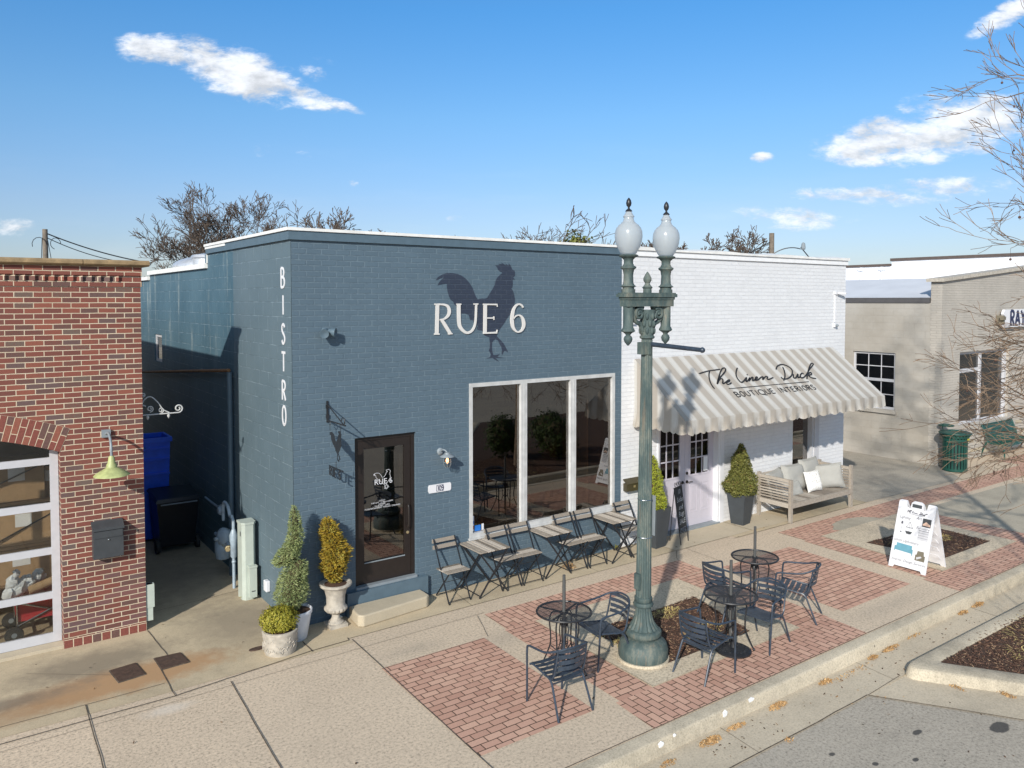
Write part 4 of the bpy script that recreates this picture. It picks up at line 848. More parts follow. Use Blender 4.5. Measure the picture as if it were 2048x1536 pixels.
t_ = MB(); t_.box(-.07, BX1+.01, -.055, .34, 5.434, 5.475); t_.box(-.07, .27, .342, 4.12, 5.434, 5.475); t_.box(-.06,.25,4.13,8.98,5.062,5.15); t_.box(-.06,.25,8.99,16,4.952,5.03); t_.box(-.03,.24,4.112,4.128,5.15,5.434)
t_.box(-.055,-.046,2.9,4.1,5.39,5.432)
t_.build('coping', 'cap_white', bb)
t_ = MB(); t_.box(.25, BX1, .34, 16, 4.85, 4.90); t_.build('roof', 'membrane', bb)
b = MB(); b.add([(x,-.003,z) for x,z in ROOST], [tuple(range(len(ROOST)))]); b.build('rooster_mural', 'mural', bb, label='navy rooster silhouette painted on the brick')
for i, grp in enumerate([(0,6),(6,9),(9,16),(16,17)]):
    nm = ['letter_r','letter_u','letter_e','digit_six'][i]; b = MB()
    for j in range(*grp): b.stroke(RUE[j] if len(RUE[j]) < 3 else [(*v,) for v in bez([p for p in RUE[j]], 5)], lambda u,v,d: (u,d,v), -.004, -.016-.0006*j)
    b.build(nm, 'letter', bb)
# BISTRO down the side wall (reads towards the street corner)
FONT = {
 'B':[[(0,0),(0,1)],[(0,1),(.3,.98),(.42,.85),(.42,.68),(.3,.55),(0,.53)],[(0,.53),(.36,.5),(.5,.36),(.5,.16),(.36,.02),(0,0)]],
 'I':[[(.1,0),(.1,1)]], 'S':[[(.44,.84),(.34,.97),(.2,1),(.06,.9),(.03,.74),(.12,.6),(.34,.44),(.44,.3),(.42,.12),(.28,0),(.12,.02),(.02,.16)]],
 'T':[[(.27,0),(.27,1)],[(0,.98),(.54,.98)]], 'R':[[(0,0),(0,1)],[(0,1),(.3,.98),(.44,.84),(.44,.66),(.3,.53),(0,.51)],[(.18,.5),(.5,0)]],
 'O':[[(.26,0),(.08,.12),(0,.36),(0,.64),(.08,.88),(.26,1),(.44,.88),(.52,.64),(.52,.36),(.44,.12),(.26,0)]],
 'U':[[(0,1),(0,.3),(.07,.1),(.25,0),(.43,.1),(.5,.3),(.5,1)]], 'Q':[[(.4,0),(.12,.1),(0,.34),(0,.66),(.12,.9),(.4,1),(.68,.9),(.8,.66),(.8,.34),(.68,.1),(.4,0)],[(.4,.1),(.62,-.12),(.85,-.18)]],
 'E':[[(0,0),(0,1)],[(0,.98),(.42,.98)],[(0,.53),(.36,.53)],[(0,.02),(.44,.02)]], 'N':[[(0,0),(0,1)],[(0,1),(.6,0)],[(.6,0),(.6,1)]],
 'A':[[(0,0),(.32,1)],[(.32,1),(.64,0)],[(.12,.34),(.52,.34)]], 'Y':[[(0,1),(.3,.5)],[(.6,1),(.3,.5)],[(.3,.5),(.3,0)]],
 '6':[[(.46,.9),(.3,1),(.14,.88),(.03,.6),(.02,.3),(.1,.06),(.26,0),(.42,.08),(.48,.28),(.42,.48),(.26,.56),(.1,.46),(.03,.3)]],
 '1':[[(.05,.8),(.22,1)],[(.22,1),(.22,0)]], '0':[[(.25,0),(.06,.14),(0,.5),(.06,.86),(.25,1),(.44,.86),(.5,.5),(.44,.14),(.25,0)]],
 '9':[[(.04,.1),(.2,0),(.36,.12),(.47,.4),(.48,.7),(.4,.94),(.24,1),(.08,.92),(.02,.72),(.08,.52),(.24,.44),(.4,.54),(.47,.7)]]}
WID = {'B':.5,'I':.2,'S':.46,'T':.54,'R':.5,'O':.52,'U':.5,'Q':.82,'E':.44,'N':.6,'A':.64,'Y':.6,'6':.48,'1':.3,'0':.5,'9':.48,' ':.35}
def write(mb, txt, fn, h, wid, d0, d1, x0=0, gap=.22, sx=1.0):
    x = x0
    for ch in txt:
        for j, st in enumerate(FONT.get(ch, [])):
            pts = [(x+p[0]*h*sx, p[1]*h) for p in st]
            mb.stroke([(p[0], p[1]) for p in (bez(pts, 4) if len(pts) > 3 else [Vector(p) for p in pts])], fn, d0, d1-.0004*j*(1 if d1 < 0 else -1), w=wid)
        x += (WID[ch]+gap)*h*sx
    return x
zt = [4.92, 4.48, 4.04, 3.61, 3.165, 2.765+.27]
for ch, zz in zip('BISTRO', [4.675, 4.300, 3.90, 3.515, 3.115, 2.765]):
    b = MB(); wd = WID[ch]*.27*.95; y0 = .305+wd/2
    if ch == 'I': y0 = .27+.10*.27+.03
    write(b, ch, lambda u,v,d: (-.0045+d, y0-u, zz+v), .265, .036, -.002, -.008, 0, 0, .95)
    b.build('painted_letter_'+ch.lower(), 'purewhite', bb)
# big three-light window
wf = MB(); x0,x1,z0,z1 = W; fy = .02; fw = .062
wf.box(x0,x1,fy-.03,fy+.07,z1-fw,z1); wf.box(x0,x1,fy-.04,fy+.07,z0,z0+.07); wf.box(x0,x0+fw,fy-.03,fy+.07,z0+.07,z1-fw); wf.box(x1-fw,x1,fy-.03,fy+.07,z0+.07,z1-fw)
ml = [(x0+1.005,x0+1.125),(x0+2.06,x0+2.18)]
for a, c in ml: wf.box(a,c,fy-.035,fy+.07,z0+.07,z1-fw); wf.box((a+c)/2-.006,(a+c)/2+.006,fy-.042,fy-.034,z0+.07,z1-fw)
win = MB(); win.box(x0+.001,x0+.002,.28,.281,z0,z0+.001)
wobj = wf.build('shop_window', 'whiteframe', bb)
ed = [x0+fw]+[q for m_ in ml for q in m_]+[x1-fw]
for i in range(3):
    p = MB(); p.box(ed[2*i], ed[2*i+1], fy+.025, fy+.031, z0+.07, z1-fw); p.build('pane', 'tinted', wobj)
s_ = MB(); s_.box(x0-.02,x1+.02,-.045,.0-.001,z0-.028,z0-.001); s_.build('sill', 'whiteframe', wobj)
for (a,c,e,f_,mt) in [(x0+.07,x0+.115,.84,1.08,'purewhite'),(x0+.075,x0+.11,.87,.92,'sred'),(x0+.075,x0+.11,.95,1.0,'sblue'),(x0+.13,x0+.24,.83,.92,'sblue'),(x0+.26,x0+.30,.83,.93,'purewhite')]:
    p = MB(); p.box(a,c,fy+.018 if mt != 'purewhite' else fy+.021,fy+.024,e,f_); p.build('window_sticker', mt, wobj)
# door
dw = MB(); x0,x1,z0,z1 = D; y_ = .05
for a in ((x0,x0+.06,z0+.16,z1),(x1-.06,x1,z0+.16,z1),(x0+.06,x1-.06,z1-.06,z1)): dw.box(a[0],a[1],y_,y_+.08,a[2],a[3])
do = dw.build('door_frame', 'doordark', bb)
dl = MB(); a0,a1 = x0+.065,x1-.065; b0,b1 = z0+.175,z1-.065; st_ = .10
dl.box(a0,a0+st_,y_+.01,y_+.055,b0,b1); dl.box(a1-st_,a1,y_+.01,y_+.055,b0,b1); dl.box(a0+st_,a1-st_,y_+.01,y_+.055,b1-.12,b1); dl.box(a0+st_,a1-st_,y_+.01,y_+.055,b0,b0+.30); dobj = dl.build('door', 'doordark', bb)
p = MB(); p.box(a0+st_,a1-st_,y_+.03,y_+.036,b0+.30,b1-.12); p.build('pane', 'tinted', dobj)
p = MB(); p.tube(bez([(a1-.05,y_+.01,1.12),(a1-.06,y_-.05,1.13),(a1-.06,y_-.05,1.42),(a1-.05,y_+.01,1.43)]),.013,8); p.build('handle', 'doordark', dobj); p = MB(); p.lathe([(.022,0),(.022,.012),(.012,.014)],(a1-.05,y_+.01,1.02),12,axis=(0,-1,0)); p.build('lock', 'brass', dobj)
p = MB(); p.box(a0+st_-.001,a1-st_+.001,y_+.0,y_+.010,b0+.30,b0+.315); p.build('glazing_bar', 'galv', dobj)
p = MB(); p.box(a1-st_-.075,a1-st_-.004,y_+.038,y_+.05,b0+.32,b1-.25); p.build('push_strip', 'galv', dobj)
p = MB(); p.box(x0-.001,x1+.001,-.03,.30,z0+.12,z0+.175); p.build('threshold', 'galv', bb)
p = MB(); p.box(x0-.16,x1+.16,-.075,-.001,.0,z0+.14); p.box(x0,x1,-.001,.1,z0-.01,z0+.12); p.build('plinth', 'blue_trim', bb)
dfn = lambda cx, cz: (lambda u,v,d: (cx+u, y_+.027-d, cz+v))
text('RUE 6', 'door_lettering', 'purewhite', dobj, dfn(1.385,1.80), .115)
xs_ = [p[0] for p in ROOST]; zs_ = [p[1] for p in ROOST]
b = MB(); pl = [(1.385+(x-3.1)*.185, 1.72+(z-3.55)*.185) for x,z in ROOST]
b.stroke([(x,z) for x,z in pl+[pl[0]]], lambda u,v,d: (u,d,v), y_+.027, y_+.0255, w=.0042); b.build('door_rooster_outline', 'purewhite', dobj)
text('LUNCH\nTUES-SAT   11:00am-2:00PM\nDINNER\nTHUR-SAT   5-9PM\nLIVE ENTERTAINMENT THUR-SAT EVENINGS', 'opening_hours', 'purewhite', dobj, dfn(1.36,1.55), .030)
# limestone step in front
b = MB(); b.prism([(.74,-.20),(.72,-.44),(.78,-.50),(1.84,-.385),(1.90,-.34),(1.90,-.06),(.76,-.06)], lambda u,v,d: (u,v-.02,d), .004, .17)
for i in range(6, 12): pass
o = one(b, 'door_step', 'stepstone', 'buff stone step in front of the bistro door', 'step'); bv = o.modifiers.new('bevel', 'BEVEL'); bv.width = .02; bv.segments = 2
# dining room behind the glass
b = MB(); b.box(.3,BX1-.1,.29,6.0,.10,.14); b.build('room_floor', 'intfloor', bb)
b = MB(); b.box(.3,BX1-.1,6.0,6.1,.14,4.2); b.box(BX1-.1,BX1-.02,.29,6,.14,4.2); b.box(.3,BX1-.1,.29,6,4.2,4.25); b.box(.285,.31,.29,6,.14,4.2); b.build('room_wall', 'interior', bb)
b = MB(); b.box(5.55,5.78,.55,.8,.14,4.2); b.build('room_column', 'intbeige', bb)
for (x,y,lb) in [(3.55,.85,'dining table with a folded napkin inside the left window light'),(5.0,.95,'dining table with a wine bottle inside the right window light'),(4.2,1.0,'dining table inside the middle window light')]:
    t = thing('dining_table', lb, 'table', (x,y,.14), 'dining tables inside the bistro')
    b = MB(); b.box(x-.38,x+.38,y-.3,y+.3,.86,.90); b.build('tabletop', 'cloth', t); b = MB(); b.tube([(x,y,.14),(x,y,.86)],.03,8); b.box(x-.2,x+.2,y-.2,y+.2,.14,.17); b.build('leg', 'black', t)
    if x != 4.2:
        b = MB(); b.lathe([(.035,0),(.037,.02),(.037,.17),(.013,.23),(.013,.30)],(x+.15,y-.1,.90),12); one(b, 'wine_bottle', 'printed_olive' if False else 'print_olive', 'dark bottle on the '+('left' if x < 4 else 'right')+' dining table behind the glass', 'bottle', True)
        b = MB(); b.box(x-.08,x+.04,y-.2,y-.08,.901,1.03); one(b, 'menu_holder', 'cloth', 'cream menu holder on the '+('left' if x < 4 else 'right')+' dining table behind the glass', 'menu holder')
# side wall fittings
p = MB(); p.box(.02,.06,7.86,8.58,3.15,3.2); p.box(.02,.06,7.86,8.58,3.69,3.745); p.box(.02,.06,7.86,7.92,3.2,3.69); p.box(.02,.06,8.52,8.58,3.2,3.69); so = p.build('side_window', 'sash', bb)
p = MB(); p.box(.04,.044,7.92,8.52,3.2,3.69); p.build('pane', 'darkpane', so)
p = MB(); p.tube([(-.07,2.66,3.33),(-.07,2.66,-.0)],.045,12); one(p, 'downpipe', 'blue_trim', 'blue painted vertical pipe on the bistro side wall', 'pipe', True)
p = MB(); p.tube([(-.075,2.68,3.36),(-.075,9.6,2.82)],.028,10); one(p, 'horizontal_pipe', 'rust', 'thin rusty pipe running along the bistro side wall', 'pipe', True)
t = thing('roof_vent', 'shiny silver roof dome on the rear of the bistro', 'roof vent', (.9,8.2,5.1))
p = MB(); p.sphere((.75,7.6,5.22),(.55,.85,.22),20,12); p.build('dome', 'silver', t, True); p = MB(); p.lathe([(.30,0),(.30,.14),(.34,.16),(.30,.22),(.12,.25)],(.72,6.9,5.22),20); p.build('cap', 'silver', t, True)
# flood light
t = thing('flood_light', 'small twin blue painted floodlight high on the bistro front', 'wall light', (.47,0,4.06))
p = MB(); p.lathe([(.05,0),(.05,.02),(.03,.04)],(.46,-.001,4.07),14,axis=(0,-1,0)); p.build('base', 'blue_trim', t)
for sx, dr in ((-1,(-.35,-1,-.25)),(1,(.85,-.8,-.1))):
    p = MB(); p.tube([(.46,-.03,4.07),(.46+.03*sx,-.07,4.06)],.012,6); p.lathe([(.02,-.02),(.045,0),(.055,.05),(.062,.10),(.05,.098),(.02,.085)],(.46+.035*sx,-.075,4.06),16,axis=dr); p.build('lamp_head', 'blue_trim', t, True)
# cage lantern (its bulb glows)
t = thing('cage_lantern', 'grey jar lantern with a glowing bulb beside the bistro door', 'wall light', (2.34,0,2.1))
p = MB(); p.lathe([(.055,0),(.055,.015),(.03,.03)],(2.30,-.001,2.19),16,axis=(0,-1,0)); p.tube(bez([(2.30,-.02,2.19),(2.30,-.10,2.23),(2.32,-.16,2.21),(2.33,-.17,2.17)]),.012,8); p.build('arm', 'galv', t)
p = MB(); p.lathe([(.02,.06),(.04,.055),(.045,.03),(.105,.0),(.11,-.008),(.05,.0)],(2.33,-.17,2.14),24); p.build('shade', 'galv', t, True)
p = MB(); p.lathe([(.045,0),(.055,-.03),(.052,-.12),(.035,-.15)],(2.33,-.17,2.13),16); p.build('jar', 'clear', t, True)
p = MB()
for a in range(6):
    c_, s__ = math.cos(a*1.047), math.sin(a*1.047); p.tube([(2.33+c_*.06,-.17+s__*.06,2.13),(2.33+c_*.062,-.17+s__*.062,2.02),(2.33+c_*.03,-.17+s__*.03,1.965)],.003,4)
p.lathe([(.064,0),(.064,.006),(.058,.006),(.058,0)],(2.33,-.17,2.05),16); p.build('cage', 'galv', t)
bulb = Mt('warm_bulb'); bulb.b.inputs['Emission Color'].default_value = (1,.45,.18,1); bulb.b.inputs['Emission Strength'].default_value = 5; bulb.col((.8,.4,.2)); M['bulb'] = bulb.m
p = MB(); p.sphere((2.33,-.17,2.07),(.022,.022,.042),10,8); p.build('bulb', 'bulb', t, True)
# number plaque
t = thing('number_plaque', 'white rounded address plaque reading 109', 'address plaque', (2.29,0,1.63))
ol = [(-.20,-.035),(-.185,-.062),(.185,-.062),(.20,-.035),(.20,.035),(.185,.062),(-.185,.062),(-.20,.035)]
p = MB(); p.prism(ol, lambda u,v,d: (2.29+u,d,1.63+v), -.001, -.016); p.build('plate', 'purewhite', t)
p = MB(); p.box(2.228,2.352,-.0185,-.016,1.582,1.678); p.box(2.236,2.344,-.020,-.0185,1.590,1.670,1); p.build('number_field', ['navy','purewhite'], t)
p = MB(); write(p, '109', lambda u,v,d: (2.246+u,d,1.597+v), .066, .012, -.0203, -.0215, 0, .22, .9); p.build('number', 'navy', t)
# hanging rooster sign
t = thing('hanging_sign', 'black iron hanging sign with a rooster above the name RUE 6', 'hanging sign', (.49,0,2.6)); X = .49
p = MB(); p.box(X-.012,X+.012,-.02,-.001,2.80,3.10); p.box(X-.02,X+.02,-.026,-.001,2.86,2.91); p.box(X-.02,X+.02,-.026,-.001,3.0,3.05); p.build('wall_plate', 'black', t)
p = MB(); p.tube([(X,-.02,2.83),(X,-.62,2.83)],.011,8); p.tube([(X,-.02,3.05),(X,-.55,2.84)],.008,6)
p.tube([(X,-.545+.05*math.cos(a*.4),2.88+.05*math.sin(a*.4)) for a in range(14)],.007,6); p.build('bracket', 'black', t)
p = MB()
for y in (-.10,-.46): p.tube([(X,y+.018*math.cos(a*.5),2.80+.03*math.sin(a*.5)) for a in range(13)],.0035,5); p.tube([(X,y,2.775),(X,y,2.70)],.0035,5)
p.build('chain', 'black', t)
cx_ = (min(xs_)+max(xs_))/2; k_ = .40/(max(xs_)-min(xs_)); zt_ = max(zs_)
p = MB(); p.prism([((x-cx_)*k_, (z-zt_)*k_) for x,z in ROOST], lambda u,v,d: (X+d,-.28-u,2.735+v), -.003, .003); p.build('rooster', 'black', t)
p = MB(); p.box(X-.004,X+.004,-.54,-.06,2.195,2.212); write(p, 'RUE 6', lambda u,v,d: (X+d,-.07-u,2.075+v), .115, .016, .004, -.004, 0, .28, .95); p.tube([(X,-.3,2.21),(X,-.3,2.3)],.004,5); p.build('name_bar', 'black', t)

# ------------------------------------------------------------------ white boutique building
wb = thing('boutique_building', 'white painted brick boutique with a double door under a striped awning', 'building', (9.6, 0, 0))
WX0, WX1 = BX1+.003, 13.20
DO = (7.02, 8.80, .02, 2.42); NW = (11.24, 12.02, .55, 2.42)
w_ = MB(); wall(w_, WX0, WX1-.0, -.02, 5.30, .004, .28, [DO, NW]); w_.build('front_wall', 'white_brick', wb)
w_ = MB(); w_.box(WX1-.25, WX1+.002, .285, 14, -.02, 5.298); w_.build('side_wall', 'white_brick', wb)
t_ = MB(); t_.box(WX0, WX1+.03, -.03, .30, 5.302, 5.40); t_.build('fascia', 'whitepaint', wb)
t_ = MB()
for i in range(12):
    a = WX0+(WX1+.06-WX0)*i/12; c = WX0+(WX1+.06-WX0)*(i+1)/12; h0 = 5.47+.018*math.sin(i*1.7); h1 = 5.47+.018*math.sin((i+1)*1.7)
    t_.add([(a,-.06,5.404),(c,-.06,5.404),(c,.34,5.404),(a,.34,5.404),(a,-.06,h0-.02),(c,-.06,h1-.02),(c,.34,h1+.03),(a,.34,h0+.03)],[(0,3,2,1),(4,5,6,7),(0,1,5,4),(1,2,6,5),(2,3,7,6),(3,0,4,7)])
t_.box(WX1-.2,WX1+.05,.36,14,5.30,5.40); t_.build('coping', 'cap_white', wb)
t_ = MB(); t_.box(WX0, WX1-.25, .34, 14, 4.85, 4.90); t_.build('roof', 'membrane', wb)
b = MB(); b.box(6.2,13,.30,5.5,.02,.05); b.build('room_floor', 'intfloor', wb)
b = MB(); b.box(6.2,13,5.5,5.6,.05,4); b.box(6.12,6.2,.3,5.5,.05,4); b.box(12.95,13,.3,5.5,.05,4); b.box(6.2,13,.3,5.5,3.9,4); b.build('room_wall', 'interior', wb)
# doors
fr = MB(); x0,x1,z0,z1 = DO; fr.box(x0,x0+.05,-.01,.2,z0,z1); fr.box(x1-.05,x1,-.01,.2,z0,z1); fr.box(x0+.05,x1-.05,-.01,.2,z1-.05,z1); fr.box(x1-.001,x1+.12,-.02,.003,.0,z1+.1); fr.build('door_frame', 'purewhite', wb)
fr = MB(); fr.box(x0,x1,-.03,.26,.008,.035); fr.build('threshold', 'galv', wb)
mid = (x0+x1)/2
for (a, c, hand) in ((x0+.053, mid-.003, 1), (mid+.003, x1-.053, -1)):
    d_ = MB(); y_ = .12; wx0 = a+.15; wx1 = c-.15; gz0, gz1 = 1.06, 2.02
    d_.box(a,wx0,y_,y_+.045,.04,2.36); d_.box(wx1,c,y_,y_+.045,.04,2.36); d_.box(wx0,wx1,y_,y_+.045,.04,gz0); d_.box(wx0,wx1,y_,y_+.045,gz1,2.36)
    d_.box(wx0-.03,wx0,y_-.012,y_-.0005,gz0-.03,gz1+.03); d_.box(wx1,wx1+.03,y_-.012,y_-.0005,gz0-.03,gz1+.03); d_.box(wx0,wx1,y_-.012,y_-.0005,gz0-.03,gz0); d_.box(wx0,wx1,y_-.012,y_-.0005,gz1,gz1+.03)
    for q in (1,2):
        xx = wx0+(wx1-wx0)*q/3; d_.box(xx-.012,xx+.012,y_+.002,y_+.03,gz0,gz1); zz = gz0+(gz1-gz0)*q/3; d_.box(wx0,wx1,y_+.003,y_+.029,zz-.012,zz+.012)
    for (p0, p1) in ((wx0-.01, (wx0+wx1)/2-.05), ((wx0+wx1)/2+.05, wx1+.01)):
        d_.box(p0,p1,y_-.006,y_-.0005,.30,.32); d_.box(p0,p1,y_-.006,y_-.0005,.86,.88); d_.box(p0,p0+.02,y_-.006,y_-.0005,.32,.86); d_.box(p1-.02,p1,y_-.006,y_-.0005,.32,.86); d_.box(p0+.04,p1-.04,y_-.009,y_-.0005,.36,.82)
    dob = d_.build('door', 'doorgrey', wb)
    p = MB(); p.box(wx0,wx1,y_+.012,y_+.016,gz0,gz1); p.build('pane', 'darkpane', dob)
    hx = c-.06 if hand == 1 else a+.06
    p = MB(); p.lathe([(.032,0),(.032,.012),(.018,.02)],(hx,y_-.0006,.93),14,axis=(0,-1,0)); p.tube(bez([(hx,y_-.02,.93),(hx,y_-.05,.93),(hx-.05*hand*1,y_-.055,.935),(hx-.11*hand,y_-.055,.925)]),.009,8); p.build('handle', 'doordark', dob, True)
    if hand == -1:
        p = MB(); p.lathe([(.03,0),(.03,.014),(.018,.02)],(hx,y_-.0006,1.10),14,axis=(0,-1,0)); p.build('deadbolt', 'doordark', dob)
        p = MB(); p.box(wx1-.13,wx1-.005,y_+.006,y_+.010,gz0+.02,gz0+.32); p.build('notice', 'whitepaint', dob)
# tall window
x0,x1,z0,z1 = NW; fr = MB(); fr.box(x0,x0+.03,.10,.16,z0,z1); fr.box(x1-.05,x1,.01,.16,z0,z1); fr.box(x0+.03,x1-.05,.10,.16,z0,z0+.04); fr.box(x0+.03,x1-.05,.10,.16,z1-.04,z1); fr.box(x0,x1,.0,.10,z0,z0+.02)
fr.box(x1+.001,x1+.17,-.02,.003,z0-.06,z1+.06); wo = fr.build('tall_window', 'sash', wb)
p = MB(); p.box(x0+.03,x1-.05,.125,.131,z0+.04,z1-.04); p.build('pane', 'tinted', wo)
# fittings
t = thing('bronze_mailbox', 'flat bronze letter box on the white wall beside the lamp post', 'mailbox', (6.33,0,1.1))
p = MB(); p.box(6.15,6.51,-.10,.003,1.03,1.17); p.build('body', 'mailbronze', t); p = MB(); p.add([(6.14,-.115,1.16),(6.52,-.115,1.16),(6.52,.003,1.235),(6.14,.003,1.235),(6.14,-.115,1.172),(6.52,-.115,1.172),(6.52,.003,1.247),(6.14,.003,1.247)],[(0,3,2,1),(4,5,6,7),(0,1,5,4),(1,2,6,5),(2,3,7,6),(3,0,4,7)]); p.build('lid', 'mailbronze', t)
p = MB(); p.box(6.31,6.36,-.103,-.1003,1.09,1.13); p.build('emblem', 'brass', t)
t = thing('security_camera', 'white security camera on a conduit at the right end of the white wall', 'security camera', (12.95,0,4.6))
p = MB(); p.tube([(12.75,-.01,4.0),(12.75,-.01,4.66)],.012,8); p.box(12.72,12.78,-.04,.003,4.63,4.69); p.build('conduit', 'purewhite', t)
p = MB(); p.bar((12.80,-.06,4.66),(13.00,-.12,4.65),.045,.045); p.build('camera_body', 'purewhite', t); p = MB(); p.lathe([(.02,0),(.02,.01)],(13.0,-.12,4.65),12,axis=(.9,-.3,0)); p.build('lens', 'black', t)
t = thing('dome_camera', 'small white dome camera at the foot of the conduit on the white wall', 'security camera', (12.75,0,3.95))
p = MB(); p.box(12.71,12.79,-.04,.003,3.88,3.97); p.build('base', 'purewhite', t); p = MB(); p.sphere((12.76,-.07,3.92),.032,12,8); p.build('dome', 'galv', t, True)
t = thing('wall_sensor', 'small white sensor box high on the white wall behind the lamp post', 'sensor', (6.33,0,4.14)); p = MB(); p.box(6.28,6.40,-.05,.003,4.06,4.20); p.build('body', 'purewhite', t); p = MB(); p.box(6.35,6.37,-.052,-.0501,4.10,4.17); p.build('slot', 'black', t)

# awning
aw = thing('awning', 'beige and cream striped fabric awning with scalloped valance and black script', 'awning', (9.55, 0, 3.3))
AX0, AX1, AP, AT, AB = 6.41, 12.70, 1.25, 3.425, 2.425
b = MB(); NX, NS = 48, 12
def awp(i, j):
    x = AX0+(AX1-AX0)*i/NX; s_ = j/NS; sag = -.035*math.sin(math.pi*s_)*(.4+.6*abs(math.sin(math.pi*i/NX*4)))-.006*math.sin(i*1.3)*math.sin(math.pi*s_)
    return (x, -.002-(AP-.002)*s_, AT-(AT-AB)*s_+sag*.5)
b.add([awp(i,j) for i in range(NX+1) for j in range(NS+1)], [(i*(NS+1)+j,(i+1)*(NS+1)+j,(i+1)*(NS+1)+j+1,i*(NS+1)+j+1) for i in range(NX) for j in range(NS)])
for x in (AX0, AX1): 
    n_ = 10; b.add([(x,-.003-(AP-.003)*j/n_,AT-(AT-AB)*j/n_) for j in range(n_+1)]+[(x,-.003-(AP-.003)*j/n_,AB) for j in range(n_+1)], [(j,j+1,n_+2+j,n_+1+j) for j in range(n_)])
b.build('canopy', 'awning', aw, 30)
b = MB()
def valance(p0, p1, n, per):
    p0 = Vector(p0); p1 = Vector(p1); L_ = (p1-p0).length; d = (p1-p0)/L_; out = Vector((d.y, -d.x, 0)); rows = 5; vs = []
    N_ = int(L_/per)*12
    for i in range(N_+1):
        s_ = L_*i/N_; ph = (s_/(L_/round(L_/per))) % 1.0; dep = .205+.032*abs(math.sin(math.pi*ph)); fl = .028*math.sin(s_*19)+.018*math.sin(s_*7.3+1)
        for r_ in range(rows+1):
            q = r_/rows; p = p0+d*s_+out*(.003+fl*q*q*(1 if r_ else 0)+.02*q); vs.append((p.x, p.y, AB+.012-(dep+.014)*q))
    b.add(vs, [(i*(rows+1)+j,(i+1)*(rows+1)+j,(i+1)*(rows+1)+j+1,i*(rows+1)+j+1) for i in range(N_) for j in range(rows)])
valance((AX0,-AP-.001,0),(AX1,-AP-.001,0),0,.17); valance((AX0-.001,-.006,0),(AX0-.001,-AP,0),0,.17); valance((AX1+.001,-AP,0),(AX1+.001,-.006,0),0,.17)
b.build('valance', 'awning', aw, True)
b = MB()
for x in (AX0+.03, AX1-.03, 9.5): b.tube([(x,-.02,AB-.05),(x,-AP+.06,AB-.05)],.014,6); b.tube([(x,-.02,AT-.13),(x,-AP+.06,AB-.06)],.014,6)
b.tube([(AX0+.03,-AP+.05,AB-.05),(AX1-.03,-AP+.05,AB-.05)],.016,6); b.build('frame', 'sash', aw)
an = Vector((0,-(AT-AB),AP)).normalized()
def afn(x, s_, d):
    p = Vector((x, -AP*s_, AT-(AT-AB)*s_))+an*d; return tuple(p)
SC_ = 1.0
b = MB()
def afn2(u, v, d): return afn(u, v/1.6, d)   # v in metres down the slope
for j, st in enumerate(SCRIPT[:-1]):
    pts = [(x, s_*1.6) for x, s_ in st]; q = bez(pts, 5) if len(pts) > 2 else [Vector(p) for p in pts]
    b.stroke([(p[0], p[1]) for p in q], afn2, .004, .0065+.0005*j, w=.028)
b.build('script_lettering', 'blackink', aw)
b = MB(); b.stroke([(x, s_*1.6) for x, s_ in SCRIPT[-1]], afn2, .004, .006, w=.013); 
tmp = 'BOUTIQUE INTERIORS'; tw = sum((WID[c]+.26) for c in tmp)*.128-.26*.128; L0, L1 = 8.18, 10.66
sx_ = (L1-L0)/tw
write(b, tmp, lambda u,v,d: afn2(L0+u, (.735*1.6+.012*1.6*0+u*.010)-v, d), .128, .019, .004, .006, 0, .26, sx_)
b.build('capital_lettering', 'blackink', aw)

# ------------------------------------------------------------------ beige building, right
gb = thing('beige_building', 'beige painted brick and block shop with a white sign lettered RAY', 'building', (20, .1, 0))
GX, GY0 = 17.95, .10
w_ = MB(); wall(w_, GY0+.3, 9.0, -.02, 4.42, GX, .25, [(1.36, 2.64, 1.38, 3.0)], 'y'); w_.box(GX,GX+.25,GY0+.02,GY0+.30,0,4.95); w_.build('side_wall', 'beige_block', gb)
w_ = MB(); wall(w_, GX-.004, 32, -.02, 4.9, GY0, .30, [(19.0, 22.05, 1.0, 3.05)]); 
w_.add([(GX-.004,GY0,4.9),(32,GY0,4.9),(32,GY0,6.2),(GX-.004,GY0,5.0),(GX-.004,GY0+.3,4.9),(32,GY0+.3,4.9),(32,GY0+.3,6.2),(GX-.004,GY0+.3,5.0)],[(0,1,2,3),(5,4,7,6),(3,2,6,7),(0,3,7,4)]); w_.build('front_wall', 'beige_brick', gb)
w_ = MB()
sl = (6.2-5.0)/(32-GX)
for i in range(7):
    a = GX-.12+i*2.05; c = a+2.04; za = 5.0+sl*(a-GX); z_c = 5.0+sl*(c-GX)
    w_.add([(a,GY0-.09,za),(c,GY0-.09,z_c),(c,GY0+.38,z_c),(a,GY0+.38,za),(a,GY0-.09,za+.09),(c,GY0-.09,z_c+.09),(c,GY0+.38,z_c+.09),(a,GY0+.38,za+.09)],[(0,3,2,1),(4,5,6,7),(0,1,5,4),(1,2,6,5),(2,3,7,6),(3,0,4,7)])
w_.build('coping', 'urnstone', gb)
w_ = MB(); w_.box(GX-.03,GX+.24,.42,9,4.42,4.56); w_.build('eave_trim', 'darktrim', gb)
w_ = MB(); w_.add([(GX+.0,.42,4.565),(GX,9,4.565),(GX+2.6,9,5.16),(GX+2.6,.42,5.16)],[(0,3,2,1)]); w_.box(GX+2.6,32,.42,9,5.1,5.155); w_.build('roof', 'membrane', gb)
w_ = MB()
